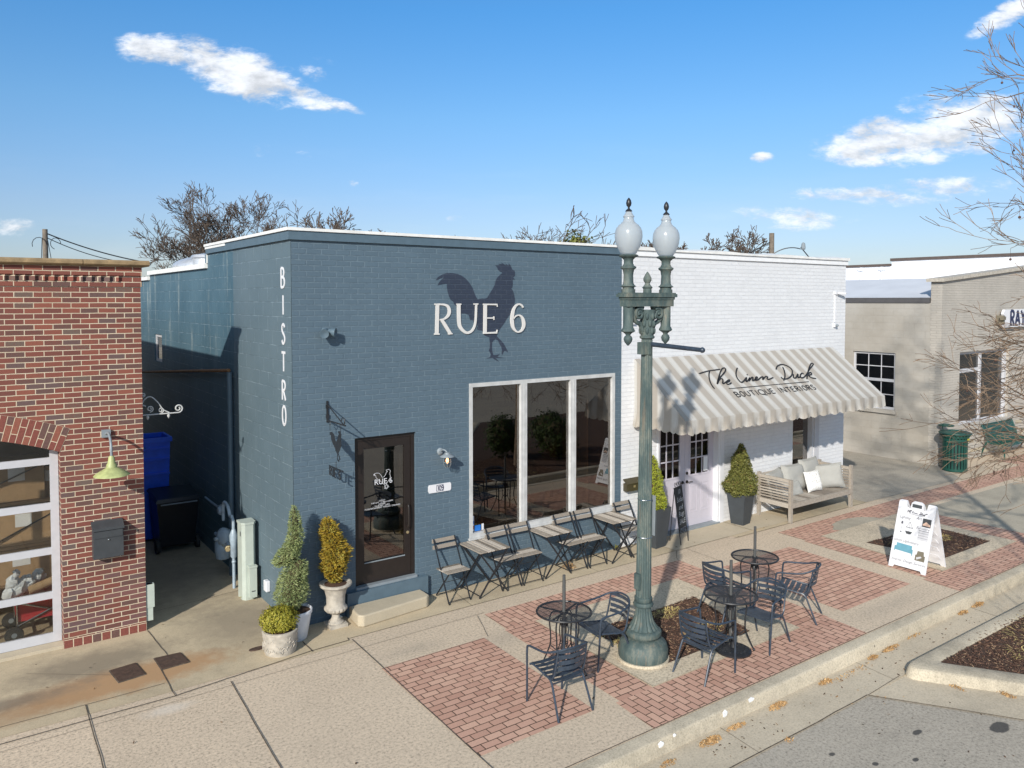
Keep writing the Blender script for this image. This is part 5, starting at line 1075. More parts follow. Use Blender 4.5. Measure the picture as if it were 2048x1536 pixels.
for x in [GX+.0]:
    random.seed(3); z = .02
    while z < .78:
        x = GX-.012
        while x < 26:
            l = random.uniform(.22,.5); w_.box(x+.008, x+l, GY0-.06-random.uniform(0,.02), GY0-.001, z+.006, z+.085, random.choice([0,0,1,2])); x += l+.012
        z += .092
w_.build('stone_base', ['beige_brick','print_pink' if False else 'stepstone','urnstone'], gb)
w_ = MB(); w_.box(GX+.3,32,8.9,9,0,5); w_.box(GX+.3,32,5.9,6,0.05,4.2); w_.build('room_wall', 'interior', gb)
# side sash window
sw = MB(); a0,a1,z0,z1 = 1.36,2.64,1.38,3.0; X0 = GX+.06
sw.box(X0,X0+.08,a0,a0+.06,z0,z1); sw.box(X0,X0+.08,a1-.06,a1,z0,z1); sw.box(X0,X0+.08,a0+.06,a1-.06,z1-.06,z1); sw.box(X0,X0+.08,a0+.06,a1-.06,z0,z0+.07); sw.box(X0-.01,X0+.07,a0+.06,a1-.06,2.17,2.25)
for i in (1,2): yy = a0+.06+(a1-a0-.12)*i/3; sw.box(X0+.02,X0+.05,yy-.012,yy+.012,z0+.07,z1-.06)
for zz in (1.80,2.60): sw.box(X0+.021,X0+.049,a0+.06,a1-.06,zz-.012,zz+.012)
swo = sw.build('sash_window', 'sash', gb); p = MB(); p.box(X0+.03,X0+.036,a0+.06,a1-.06,z0+.07,z1-.06); p.build('pane', 'darkpane', swo)
p = MB(); p.box(GX-.07,GX+.02,a0-.06,a1+.08,1.27,1.379); p.build('sill', 'beige_block', swo)
p = MB(); p.box(GX+.2,GX+.24,a0,a1,1.3,3.0); p.build('blind', 'interior', swo)
sw = MB(); a0,a1,z0,z1 = 19.0,22.05,1.0,3.05; yy = GY0+.12
sw.box(a0,a0+.08,yy,yy+.07,z0,z1); sw.box(a1-.1,a1,yy-.05,yy+.07,z0,z1); sw.box(a0+.08,a1-.1,yy,yy+.07,z1-.08,z1); sw.box(a0+.08,a1-.1,yy,yy+.07,z0,z0+.08); sw.box(20.42,20.52,yy-.02,yy+.07,z0+.08,z1-.08); sw.box(a0+.08,20.42,yy+.01,yy+.06,2.45,2.56)
swo = sw.build('shop_window', 'sash', gb); p = MB(); p.box(a0+.08,20.42,yy+.03,yy+.036,z0+.08,z1-.08); p.box(20.52,a1-.1,yy+.03,yy+.036,z0+.08,z1-.08); p.build('pane', 'darkpane', swo)
# sign
t = thing('shop_sign', 'white board sign with navy capital letters high on the beige brick front', 'sign', (23.4,GY0,3.95))
p = MB(); p.prism([(21.25,3.70),(21.20,3.80),(21.32,3.95),(21.24,4.10),(21.34,4.22),(27.0,4.26),(27.0,3.70)], lambda u,v,d: (u,d,v), GY0-.09, GY0-.16); p.build('board', 'purewhite', t)
p = MB(); write(p, 'RAY', lambda u,v,d: (21.72+u,GY0-.161+d,3.76+v), .42, .085, -.001, -.012, 0, .22, 1.05)
for x in (21.72, 22.12, 22.52): p.box(x-.06,x+.1,GY0-.1735,GY0-.1615,3.755,3.775)
p.build('lettering', 'navy', t)
p = MB(); p.box(21.15,21.25,GY0-.2,GY0-.001,3.80,4.05); p.box(21.05,21.2,GY0-.25,GY0-.15,3.92,4.02); p.build('bracket', 'print_olive', t)
# taller white rear wall with brown trim
rw = thing('white_rear_building', 'white walled building with brown roof edge behind the beige shop', 'building', (24,6,0))
p = MB(); p.box(24.0,24.3,-.5+1.0,4.82,0,5.90); p.box(24.0,24.3,4.82,9.5,0,5.72); p.box(24.0,40,9.5,9.8,0,5.72); p.build('wall', 'whitewall', rw)
p = MB(); p.box(23.96,24.34,.4,4.86,5.90,6.0); p.box(23.96,24.34,4.86,9.5,5.72,5.81); p.build('roof_edge', 'brown', rw)
for y in (4.3,5.05):
    p = MB(); p.tube([(22.4,y,5.1),(22.4,y,5.50)],.05,10); p.lathe([(.10,0),(.13,.03),(.10,.1),(.03,.14)],(22.4,y,5.50),14); one(p, 'roof_vent_pipe', 'whitewall', 'white capped vent pipe on the beige shop roof, '+('right' if y < 4.5 else 'left')+' one of two', 'vent pipe', True, 'white roof vents')
# ------------------------------------------------------------------ litter bin and steel bench
def lit_bin(x, y):
    t = thing('litter_bin', 'dark green slatted steel litter bin in front of the beige brick wall', 'litter bin', (x,y,.004))
    p = MB(); n_ = 24
    for i in range(n_):
        a = 2*math.pi*i/n_; c_, s__ = math.cos(a), math.sin(a); u = (-s__, c_, 0)
        p.bar((x+.29*c_,y+.29*s__,.06),(x+.29*c_,y+.29*s__,.80),.050,.012,(c_,s__,0)); p.bar((x+.29*c_,y+.29*s__,.80),(x+.315*c_,y+.315*s__,.92),.040,.012,(c_,s__,0)); p.bar((x+.315*c_,y+.315*s__,.90),(x+.385*c_,y+.385*s__,1.0),.035,.012,(c_,s__,0))
    p.build('slats', 'green', t)
    for z, r_ in ((.02,.29),(.80,.30),(.90,.32)):
        p = MB(); p.lathe([(r_-.012,z),(r_+.012,z),(r_+.012,z+.07),(r_-.012,z+.07),(r_-.012,z)],(x,y,0),28); p.build('hoop', 'green', t)
    p = MB(); p.lathe([(.385,.985),(.40,1.0),(.39,1.02),(.30,1.05),(.17,1.06),(.15,1.03),(.17,1.02),(.30,1.02),(.37,.985)],(x,y,0),28); p.build('rim', 'green', t, True)
    p = MB(); p.lathe([(.25,.05),(.26,.95)],(x,y,0),20); p.build('liner', 'black', t)
    p = MB(); p.lathe([(.19,0),(.2,.02),(.12,.05),(.03,.06)],(x+.18,y+.32,1.13),18); p.tube([(x+.06,y+.34,1.0),(x+.02,y+.34,1.18),(x+.18,y+.32,1.18)],.012,6); p.build('raised_lid', 'green', t, True)
    p = MB(); p.bar((x-.03,y-.325,.86),(x+.13,y-.305,.86),.004,.055); p.build('yellow_label', 'yellow', t)
lit_bin(17.75,-.40)
t = thing('steel_bench', 'dark green steel strap bench at the right edge before the beige building', 'bench', (21.2,-.25,.0))
p = MB()
prof = bez([(-.06,.92),(-.01,.80),(.06,.62),(.10,.48),(.17,.43),(.32,.42),(.48,.44),(.56,.43),(.60,.38)], 4)
def P_(q, x): return (x, -.02-q[0]*1.0, q[1])
x = 20.3
while x < 22.2:
    for a, c in zip(prof, prof[1:]): p.bar(P_(a,x),P_(c,x),.030,.006)
    x += .052
p.build('straps', 'green', t)
p = MB(); 
for x in (20.27,22.2):
    p.tube([P_(q,x) for q in prof],.018,8); p.tube(bez([(x,.06,.0),(x,-.02,.25),(x,-.10,.44)],4),.022,8); p.tube(bez([(x,-.58,.0),(x,-.56,.25),(x,-.50,.44),(x,-.55,.6),(x,-.35,.64),(x,-.08,.66)],4),.022,8)
p.tube([P_(prof[0],20.27),P_(prof[0],22.2)],.018,8); p.build('frame', 'green', t, True)

# ------------------------------------------------------------------ street lamp
LX, LY = 3.235, -3.41
sl_ = thing('street_lamp', 'green cast iron street lamp with two frosted acorn globes and a banner arm', 'street lamp', (LX,LY,0))
p = MB(); p.lathe([(.0,0),(.325,0),(.325,.035),(.0,.04)],(LX,LY,.004),28); p.build('footing', 'kerb', sl_)
p = MB(); p.lathe([(.305,.03),(.31,.05),(.31,.15),(.298,.165),(.295,.20),(.28,.222),(.255,.24),(.22,.262),(.17,.275),(.165,.29),(.215,.30),(.23,.325),(.225,.36),(.19,.385)],(LX,LY,.01),32); p.build('base', 'lampgreen', sl_, 45)
p = MB(); p.lathe([(.19,.39),(.165,.42),(.135,.47),(.115,.53),(.10,.60),(.095,.655)],(LX,LY,.01),48,flute=(3,.39,.66,.09)); p.build('flared_shaft', 'lampgreen', sl_)
p = MB(); p.lathe([(.095,.66),(.122,.67),(.128,.69),(.118,.715),(.10,.72),(.112,.735),(.112,.775),(.095,.785)],(LX,LY,.01),32); p.build('collar', 'lampgreen', sl_, 45)
TL = .035  # the post leans a little
p = MB(); n_ = 48; vs = []; zz = [.79,1.6,2.6,3.6,4.02]
for z in zz:
    r_ = .098-.030*(z-.79)/3.3
    for j in range(n_):
        a = 2*math.pi*j/n_; rr = r_*(1-.10*(1 if j % 3 == 0 else 0)); vs.append((LX+TL*(z-.79)/3.3+rr*math.cos(a), LY+rr*math.sin(a), z))
p.add(vs, [(i*n_+j,i*n_+(j+1)%n_,(i+1)*n_+(j+1)%n_,(i+1)*n_+j) for i in range(len(zz)-1) for j in range(n_)]); p.build('fluted_shaft', 'lampgreen', sl_)
TX = LX+TL
p = MB(); p.lathe([(.078,0),(.092,.01),(.092,.03),(.08,.04),(.083,.06),(.08,.16),(.086,.24),(.10,.34),(.10,.36)],(TX,LY,4.02),24)
for a in range(8):
    for k2, (r0, z0) in enumerate(((.083,4.08),(.086,4.17),(.094,4.26))):
        an_ = a*.785+k2*.39; c_, s__ = math.cos(an_), math.sin(an_); p.sphere((TX+c_*r0,LY+s__*r0,z0+.04),(.022,.022,.045),8,6)
p.build('capital', 'lampgreen', sl_, True)
p = MB(); p.box(TX-.43,TX+.43,LY-.10,LY+.10,4.535,4.575); p.box(TX-.405,TX+.405,LY-.082,LY+.082,4.505,4.535); p.box(TX-.395,TX+.395,LY-.072,LY+.072,4.42,4.505); p.box(TX-.415,TX+.415,LY-.09,LY+.09,4.575,4.59); p.build('crossbar', 'lampgreen', sl_)
for s_ in (-1,1):
    p = MB(); yb = LY
    for yy in (-.03,.03):
        p.tube([(TX+s_*(.165+(.075-.055*i/22)*math.cos(2.4-i*.42)), yb+yy, 4.33+(.075-.055*i/22)*math.sin(2.4-i*.42)) for i in range(23)],.020,8)
    p.tube(bez([(TX+s_*.08,yb,4.12),(TX+s_*.12,yb,4.2),(TX+s_*.20,yb,4.24),(TX+s_*.25,yb,4.32),(TX+s_*.25,yb,4.42)]),.030,8)
    p.sphere((TX+s_*.165,yb,4.33),(.03,.055,.03),10,8); p.sphere((TX+s_*.12,yb,4.41),(.06,.04,.03),10,6)
    p.build('scroll', 'lampgreen', sl_, True)
    gx = TX+s_*.325
    p = MB(); p.lathe([(.062,.34),(.062,.07),(.068,.06),(.083,.03),(.083,.018),(.05,.0),(.03,-.02),(.028,-.03),(.045,-.045),(.055,-.075),(.045,-.11),(.02,-.14),(.008,-.155)],(gx,LY,4.10),24); p.build('pendant', 'lampgreen', sl_, 50)
    p = MB(); p.lathe([(.083,0),(.083,.045),(.07,.05),(.072,.07),(.098,.08),(.072,.10),(.062,.12),(.058,.22),(.068,.28),(.094,.30),(.094,.318),(.07,.33),(.056,.36),(.056,.40),(.085,.43),(.112,.44),(.118,.455),(.10,.465)],(gx,LY,4.585),24); go = p.build('lamp_holder', 'lampgreen', sl_, 50)
    p = MB(); pf = [(.082,0),(.10,.02),(.135,.085),(.158,.15),(.168,.22),(.163,.28),(.145,.325),(.125,.345),(.122,.355),(.092,.375),(.070,.40),(.060,.43),(.058,.445),(.068,.452),(.068,.463),(.055,.475),(.04,.505),(.03,.52)]
    p.lathe(pf,(gx,LY,5.05),36); p.build('globe', 'frost', sl_, 60)
    p = MB(); p.sphere((gx,LY,5.25),(.035,.035,.09),12,8); p.build('bulb', 'glazewhite', sl_, True)
    p = MB(); p.lathe([(.045,0),(.035,.015),(.012,.035),(.012,.05),(.028,.07),(.034,.10),(.026,.135),(.012,.155),(.004,.165)],(gx,LY,5.57),14); p.build('finial', 'black', sl_, True)
p = MB(); p.lathe([(.052,0),(.052,.05),(.066,.065),(.05,.08),(.035,.10),(.03,.12),(.05,.15),(.05,.18),(.03,.22),(.006,.26)],(TX,LY,4.59),16); p.build('centre_finial', 'lampgreen', sl_, True)
p = MB(); p.tube([(TX,LY-.06,3.955),(TX,LY-.86,3.925)],[.030,.026],12); p.sphere((TX,LY-.88,3.924),.034,12,8); p.build('banner_arm', 'iron', sl_, True)
p = MB(); p.box(TX-.12,TX-.05,LY-.06,LY+.05,3.83,3.98); p.box(TX-.05,TX-.02,LY-.09,LY-.06,3.83,3.98); p.build('arm_clamp', 'lampgreen', sl_)
p = MB(); p.box(LX-.125,LX-.085,LY-.04,LY+.04,.90,1.10); p.build('access_cover', 'lampgreen', sl_)
p = MB()
for z in (1.55,2.02):
    r_ = .098-.030*(z-.79)/3.3+.004; cx = LX+TL*(z-.79)/3.3; p.tube([(cx+r_*math.cos(a*.3),LY+r_*math.sin(a*.3),z) for a in range(22)],.004,5)
p.build('strap', 'chrome', sl_)
t = p = MB(); p.bar((LX+.10,LY-.02,1.56),(LX+.115,LY-.02,2.06),.004,.14,(0,1,0)); one(p, 'small_sign_plate', 'galv', 'thin metal sign plate strapped edge on to the lamp post', 'sign plate')
p = MB(); p.lathe([(.022,0),(.022,.02),(.012,.022)],(LX+.09,LY-.03,2.18),10,axis=(.4,-.9,0)); p.build('hole_cap', 'rust', sl_)

# ------------------------------------------------------------------ folding bistro furniture
def bistro_chair():
    t = thing('folding_chair', 'x', 'chair', (0,0,0), 'folding slatted chairs along the blue wall')
    b = MB()   # origin at floor, back towards +y
    for i in range(5): yy = -.155+i*.068; b.add([],[]) ; b.box(-.195,.195,yy-.027,yy+.027,.448-.0015*i,.462-.0015*i)
    b.build('seat', 'slatwood', t)
    for z in (.745,.835):
        b = MB(); b.bar((-.205,.232+(z-.745)*.25,z),(.205,.232+(z-.745)*.25,z),.014,.058); b.build('back_slat', 'slatwood', t)
    b = MB()
    for x in (-.185,.185): b.bar((x,.245,.87),(x,-.20,.02),.012,.024,(0,1,0)); b.bar((x,-.20,.02),(x,-.225,.008),.012,.02)
    b.tube([(-.185,-.19,.035),(.185,-.19,.035)],.006,6); b.build('back_frame', 'black', t)
    b = MB()
    for x in (-.165,.165): b.bar((x,-.17,.44),(x,.20,.02),.012,.02,(0,1,0)); b.bar((x,-.17,.443),(x,.12,.437),.012,.016)
    b.tube([(-.165,.19,.035),(.165,.19,.035)],.006,6); b.tube([(-.165,-.05,.29),(.165,-.05,.29)],.005,6); b.build('leg_frame', 'black', t)
    return t
ch = bistro_chair()
spots = [(2.33,'leftmost folding chair, alone between the door step and the first slatted table'),(3.28,'left folding chair of the pair between the first and second slatted tables'),(3.70,'right folding chair of the pair between the first and second slatted tables'),
         (4.65,'left folding chair of the pair between the second and third slatted tables'),(5.08,'right folding chair of the pair between the second and third slatted tables'),(6.03,'rightmost folding chair, against the white wall beside the lamp post')]
for i, (x, lb) in enumerate(spots):
    rz = [.0,.03,-.02,.03,-.02,.0][i]
    if i == 0: ch.location = (x,-.31,.004); ch.rotation_euler.z = rz; ch['label'] = lb
    else: dup(ch, (x,-.32+.01*(i%2),.004), rz, lb)
def bistro_table():
    t = thing('folding_table', 'x', 'table', (0,0,0), 'folding slatted tables along the blue wall')
    b = MB()
    for i in range(8): xx = -.245+i*.07; b.box(xx-.0275,xx+.0275,-.305,.305,.695+.001*(i%2),.711+.001*(i%2))
    b.build('tabletop', 'slatwood', t)
    b = MB()
    for y in (-.27,.27): b.bar((-.27,y,.01),(.25,y,.69),.014,.024,(1,0,0))
    b.tube([(-.25,-.27,.035),(-.25,.27,.035)],.007,6); b.box(-.26,.26,-.285,-.265,.680,.694); b.build('leg_frame', 'black', t)
    b = MB()
    for y in (-.25,.25): b.bar((.27,y,.01),(-.25,y,.69),.014,.024,(1,0,0))
    b.tube([(.25,-.25,.035),(.25,.25,.035)],.007,6); b.box(-.26,.26,.265,.285,.680,.694); b.build('leg_frame', 'black', t)
    return t
tb = bistro_table()
for i, (x, y, lb) in enumerate([(2.90,-.32,'leftmost slatted folding table, beside the lone folding chair'),(4.22,-.24,'middle slatted folding table under the shop window'),(5.60,-.32,'rightmost slatted folding table, next to the white building')]):
    if i == 0: tb.location = (x,y,.004); tb['label'] = lb
    else: dup(tb, (x,y,.004), 0, lb)

# ------------------------------------------------------------------ mesh tables with umbrella poles
def mesh_table():
    t = thing('mesh_table', 'x', 'table', (0,0,0), 'round black mesh cafe tables')
    b = MB(); n_ = 40; vs = [(0,0,.722)]+[(.325*math.cos(2*math.pi*i/n_), .325*math.sin(2*math.pi*i/n_), .722) for i in range(n_)]; b.add(vs, [(0,1+i,1+(i+1)%n_) for i in range(n_)]); b.build('tabletop', 'mesh', t)
    b = MB(); b.tube([(.33*math.cos(2*math.pi*i/n_), .33*math.sin(2*math.pi*i/n_), .722) for i in range(n_+1)],.013,8,False)
    for a in range(2): c_, s__ = math.cos(a*1.5708+.4), math.sin(a*1.5708+.4); b.bar((-.32*c_,-.32*s__,.712),(.32*c_,.32*s__,.712),.022,.010)
    b.tube([(.05*math.cos(a*.4),.05*math.sin(a*.4),.71) for a in range(17)],.008,6); b.build('rim', 'black', t, True)
    for a in range(4):
        c_, s__ = math.cos(a*1.5708+.4), math.sin(a*1.5708+.4)
        b = MB(); b.tube([(r_*c_,r_*s__,z) for r_,z in bez([(.06,.705),(.16,.68),(.20,.58),(.185,.42),(.19,.28),(.25,.12),(.30,.015)],5)],.0095,7); b.sphere((.30*c_,.30*s__,.016),.018,8,6); b.tube([(r_*c_,r_*s__,z) for r_,z in bez([(.035,.66),(.06,.5),(.05,.34),(.10,.23),(.19,.27)],5)],.007,6); b.build('leg', 'black', t, True)
    b = MB(); b.tube([(.05*math.cos(a*.4),.05*math.sin(a*.4),.34) for a in range(17)],.006,6); b.lathe([(.04,.30),(.045,.33),(.04,.36)],(0,0,.24),12); b.build('hub', 'black', t, True)
    b = MB(); b.tube([(0,0,.05),(0,0,1.10)],.021,12); b.tube([(0,0,1.10),(0,0,1.17)],.019,12); b.build('umbrella_pole', 'galv' if False else 'polegrey', t, True)
    return t
M['polegrey'] = simple('dark_grey_pole', (.075,.075,.072), .5)
mt = mesh_table()
for i, (x, y, rz, lb) in enumerate([(2.22,-3.08,0,'round mesh table with umbrella pole left of the lamp post'),(4.30,-3.91,.5,'round mesh table with umbrella pole, on a cast iron base near the kerb'),(5.80,-3.14,.2,'round mesh table with umbrella pole farthest from the camera')]):
    if i == 0: mt.location = (x,y,.005); mt['label'] = lb
    else: dup(mt, (x,y,.005), rz, lb)
p = MB(); p.lathe([(.20,0),(.225,.01),(.225,.03),(.20,.045),(.12,.06),(.05,.07),(.035,.14),(.03,.2)],(4.30,-3.96,.005),32)
for a in range(14): c_, s__ = math.cos(a*.449), math.sin(a*.449); p.sphere((4.30+.155*c_,-3.96+.155*s__,.055),(.03,.02,.012),8,5); p.tube([(4.30+r_*math.cos(a*.449+r_*6),-3.96+r_*math.sin(a*.449+r_*6),.066-.08*r_) for r_ in (.06,.10,.14,.19)],.006,5)
one(p, 'umbrella_base', 'black', 'round ornate black iron umbrella base under the kerbside mesh table', 'umbrella base', 50)

def patio_chair():
    """aluminium stacking armchair; origin on the floor, faces +y"""
    t = thing('metal_armchair', 'x', 'chair', (0,0,0), 'dark slatted metal armchairs')
    b = MB()
    for i in range(6):
        y0_ = .21-.072*i; z_ = .445-.012*i+(.0 if i else -.008); n_ = 6
        pts = [(-.20+.40*j/n_, y0_, z_-.014*math.sin(math.pi*j/n_)) for j in range(n_+1)]
        for a, c in zip(pts, pts[1:]): b.bar(a, c, .056, .006)
    b.build('seat', 'iron', t)
    b = MB()
    for i in range(4):
        z_ = .735-.068*i; yb = -.255+(.735-z_)*.16; n_ = 6; hw = .19-.004*i
        pts = [(-hw+2*hw*j/n_, yb-.045*math.sin(math.pi*j/n_), z_) for j in range(n_+1)]
        for a, c in zip(pts, pts[1:]): b.bar(a, c, .005, .044)
    b.build('backrest', 'iron', t)
    b = MB(); b.tube([(x, y, z) for x,y,z in bez([(-.245,.26,.0),(-.255,.245,.35),(-.262,.235,.60),(-.262,.20,.655),(-.262,.06,.670),(-.255,-.10,.69),(-.21,-.23,.735),(-.10,-.30,.765),(0,-.315,.77),(.10,-.30,.765),(.21,-.23,.735),(.255,-.10,.69),(.262,.06,.670),(.262,.20,.655),(.262,.235,.60),(.255,.245,.35),(.245,.26,.0)],4)],.0125,8); b.build('arm_frame', 'iron', t, True)
    for s_ in (-1,1):
        b = MB(); b.tube(bez([(s_*.195,-.25,.75),(s_*.20,-.22,.58),(s_*.205,-.17,.42),(s_*.21,-.06,.405),(s_*.21,.18,.435),(s_*.225,.235,.43)],4),.011,8); b.build('side_rail', 'iron', t, True)
        b = MB(); b.tube(bez([(s_*.21,-.02,.405),(s_*.212,-.14,.38),(s_*.222,-.22,.22),(s_*.235,-.31,.0)],5),.0125,8); b.build('rear_leg', 'iron', t, True)
    b = MB(); b.tube([(-.215,-.16,.35),(.215,-.16,.35)],.009,6); b.tube([(-.225,.235,.42),(.225,.235,.42)],.009,6); b.build('stretcher', 'iron', t)
    return t
pc = patio_chair()
def face(dx, dy): return math.atan2(-dx, dy)
for i, (x, y, dx, dy, lb) in enumerate([(1.65,-3.68,.03,1,'metal armchair nearest the camera, its back to the street'),(2.80,-3.16,-1,.12,'metal armchair between the left mesh table and the lamp post'),
    (3.58,-4.11,1,.05,'metal armchair right of the lamp post with its back to the lamp base'),(5.18,-3.10,1,-.05,'metal armchair behind the kerbside table, facing the farthest mesh table'),
    (4.80,-4.02,-1,-.15,'metal armchair tucked under the right side of the kerbside mesh table'),(5.98,-3.72,-.42,.9,'metal armchair farthest right, turned to the farthest mesh table')]):
    if i == 0: pc.location = (x,y,.005); pc.rotation_euler.z = face(dx,dy); pc['label'] = lb
    else: dup(pc, (x,y,.005), face(dx,dy), lb)

# ------------------------------------------------------------------ foliage
def leaf(g, p, n, ln, wd, up=.3):
    n = Vector(n); n.normalize(); t = n.orthogonal().normalized(); a = random.uniform(0, 6.28); t = (t*math.cos(a)+n.cross(t)*math.sin(a)); d = (t+n*up*random.uniform(.3,2)).normalized(); s_ = d.cross(n).normalized()*wd/2; p = Vector(p)
    g.add([p-s_*.4, p+d*ln*.5-s_, p+d*ln, p+d*ln*.5+s_, p+s_*.4], [(0,1,2,3,4)])
def clump(g, c, rad, n, ln, wd, fn=None, shell=.35, rough=.12):
    """leaves in the outer shell of an ellipsoid"""
    c = Vector(c)
    for i in range(n):
        v = Vector((random.gauss(0,1), random.gauss(0,1), random.gauss(0,1))).normalized()
        nz_ = 1+rough*noise.noise(v*3.2+c*3)*2; r_ = nz_*(1-shell*random.random()**1.6)*(1 if random.random() > .05 else random.uniform(1.03,1.18))
        p = c+Vector((v.x*rad[0]*r_, v.y*rad[1]*r_, v.z*rad[2]*r_)); leaf(g, p, v+Vector((0,0,.25)), ln*random.uniform(.7,1.3), wd*random.uniform(.7,1.3))
def revolve_leaves(g, axis, n, ln, wd, shell=.3, rough=.12, up=.6):
    """axis: [(x, y, z, r)] from bottom to top; leaves near the surface of revolution"""
    w_ = [(axis[i][3]+axis[i+1][3])*abs(axis[i+1][2]-axis[i][2])+1e-6 for i in range(len(axis)-1)]
    for i in range(n):
        k = random.choices(range(len(w_)), w_)[0]; t = random.random(); A, B = axis[k], axis[k+1]
        x, y, z, r_ = [A[j]+(B[j]-A[j])*t for j in range(4)]; a = random.uniform(0, 6.28)
        nz_ = 1+rough*2*noise.noise(Vector((math.cos(a)*2, math.sin(a)*2, z*7))+Vector((x,y,0))); rr = r_*nz_*(1-shell*random.random()**1.7)*(1 if random.random() > .06 else random.uniform(1.05,1.22))
        leaf(g, (x+rr*math.cos(a), y+rr*math.sin(a), z), (math.cos(a), math.sin(a), .25), ln*random.uniform(.6,1.35), wd*random.uniform(.7,1.3), up)
def core(g, axis, f=.72, n=10):
    vs = []; fs = []
    for (x,y,z,r_) in axis:
        for j in range(n): a = 2*math.pi*j/n; vs.append((x+r_*f*math.cos(a), y+r_*f*math.sin(a), z))
    for i in range(len(axis)-1):
        for j in range(n): fs.append((i*n+j,i*n+(j+1)%n,(i+1)*n+(j+1)%n,(i+1)*n+j))
    g.add(vs, fs)

# round stone planter with clipped boxwood
x, y = -.40, -.56
t = thing('stone_planter', 'round carved stone planter holding the clipped ball of boxwood', 'planter', (x,y,.004), 'potted plants by the door')
p = MB(); p.lathe([(.19,0),(.195,.02),(.205,.05),(.215,.25),(.225,.27),(.225,.295),(.20,.30),(.195,.27),(.0,.265)],(x,y,.004),40)
for i in range(46): a = random.uniform(0,6.28); zz_ = random.uniform(.06,.24); p.tube([(x+.213*math.cos(a+q*.09),y+.213*math.sin(a+q*.09),.004+zz_+.018*math.sin(q*2+i)) for q in range(4)],.0065,5)
p.build('pot', 'urnstone', t, 45); p = MB(); p.lathe([(.19,.272),(.1,.29),(0,.292)],(x,y,.004),20); p.build('soil', 'soil', t)
t = thing('boxwood_ball', 'low rounded yellow green boxwood in the round carved stone planter', 'shrub', (x,y,.29), 'plants in the pots')
g = MB(); clump(g, (x-.01,y,.43), (.235,.225,.155), 4200, .030, .016, shell=.35, rough=.13); g.build('foliage', 'boxwood', t)
g = MB(); g.sphere((x,y,.42),(.17,.165,.10),12,8); g.tube([(x,y,.27),(x,y,.4)],.02,6); g.build('trunk', 'twigcore', t)
# white glazed pot, spiral juniper
x, y = -.10, -.30
t = thing('glazed_pot', 'white glazed pot between the stone planter and the urn', 'planter', (x,y,.004), 'potted plants by the door')
p = MB(); p.lathe([(.135,0),(.15,.02),(.20,.30),(.207,.345),(.218,.35),(.218,.39),(.205,.395),(.195,.36),(0,.35)],(x,y,.004),40); p.build('pot', 'glazewhite', t, 45); p = MB(); p.lathe([(.2,.362),(.1,.378),(0,.38)],(x,y,.004),20); p.build('soil', 'soil', t)
t = thing('spiral_juniper', 'tall grey green spiral juniper in the white glazed pot', 'topiary', (x,y,.38), 'plants in the pots')
r_ = Vector((.812,-.584,0))   # offsets of the lobes along the pot's width
def off(o, z, r): return (x+r_.x*o-.03, y+r_.y*o, z, r)
ax1 = [off(.0,.42,.06),off(-.04,.50,.17),off(-.02,.62,.21),off(.0,.78,.185),off(.03,.92,.15),off(.08,1.02,.10),off(.10,1.06,.02)]
ax2 = [off(-.16,.98,.03),off(-.13,1.02,.12),off(-.07,1.12,.145),off(-.03,1.22,.115),off(.0,1.30,.07)]
ax3 = [off(.02,1.15,.05),off(.02,1.26,.095),off(.04,1.42,.085),off(.035,1.58,.07),off(.025,1.70,.04),off(.02,1.79,.004)]
g = MB()
for a, n_ in ((ax1,4600),(ax2,2200),(ax3,2200)): revolve_leaves(g, a, n_, .038, .009, .3, .16, 1.3)
g.build('foliage', 'juniper', t); g = MB()
for a in (ax1,ax2,ax3): core(g, a, .62)
g.tube([(x,y,.36),(x-.02,y,.9),(x+.02,y,1.3)],.018,6); g.build('trunk', 'twigcore', t)
# urn, golden arborvitae
x, y = .50, -.22
t = thing('stone_urn', 'weathered fluted stone urn on a square foot beside the door step', 'urn', (x,y,.004), 'potted plants by the door')
p = MB(); p.box(x-.125,x+.125,y-.125,y+.125,.004,.05); p.build('foot', 'urnstone', t)
p = MB(); p.lathe([(.11,.046),(.11,.06),(.075,.085),(.055,.12),(.052,.165),(.07,.19)],(x,y,.004),32,flute=(2,.07,.17,.06)); p.build('stem', 'urnstone', t, 30)
p = MB(); p.lathe([(.07,.19),(.13,.205),(.158,.235),(.16,.26),(.135,.285),(.125,.31),(.13,.42),(.15,.50),(.185,.555),(.215,.565),(.225,.58),(.222,.60),(.20,.607),(.165,.59),(.0,.575)],(x,y,.004),48,flute=(3,.195,.275,.07)); p.build('bowl', 'urnstone', t, 35); p = MB(); p.lathe([(.165,.585),(.08,.60),(0,.602)],(x,y,.006),20); p.build('soil', 'soil', t)
t = thing('golden_arborvitae', 'golden brown spiralled arborvitae growing in the stone urn', 'topiary', (x,y,.60), 'plants in the pots')
def off(o, z, r): return (x+r_.x*o, y+r_.y*o, z, r)
ax = [off(.0,.62,.05),off(-.03,.70,.10),off(-.02,.80,.155),off(0,.92,.16),off(.0,1.05,.155),off(-.02,1.15,.145),off(-.05,1.24,.125),off(-.08,1.34,.105),off(-.09,1.42,.085),off(-.11,1.48,.04),off(-.12,1.51,.01)]
g = MB(); revolve_leaves(g, ax, 5600, .046, .013, .55, .34, 1.5); g.build('foliage', 'gold', t)
g = MB(); core(g, ax, .55); g.tube([(x,y,.58),(x,y,.75)],.015,6); g.build('trunk', 'twigcore', t)
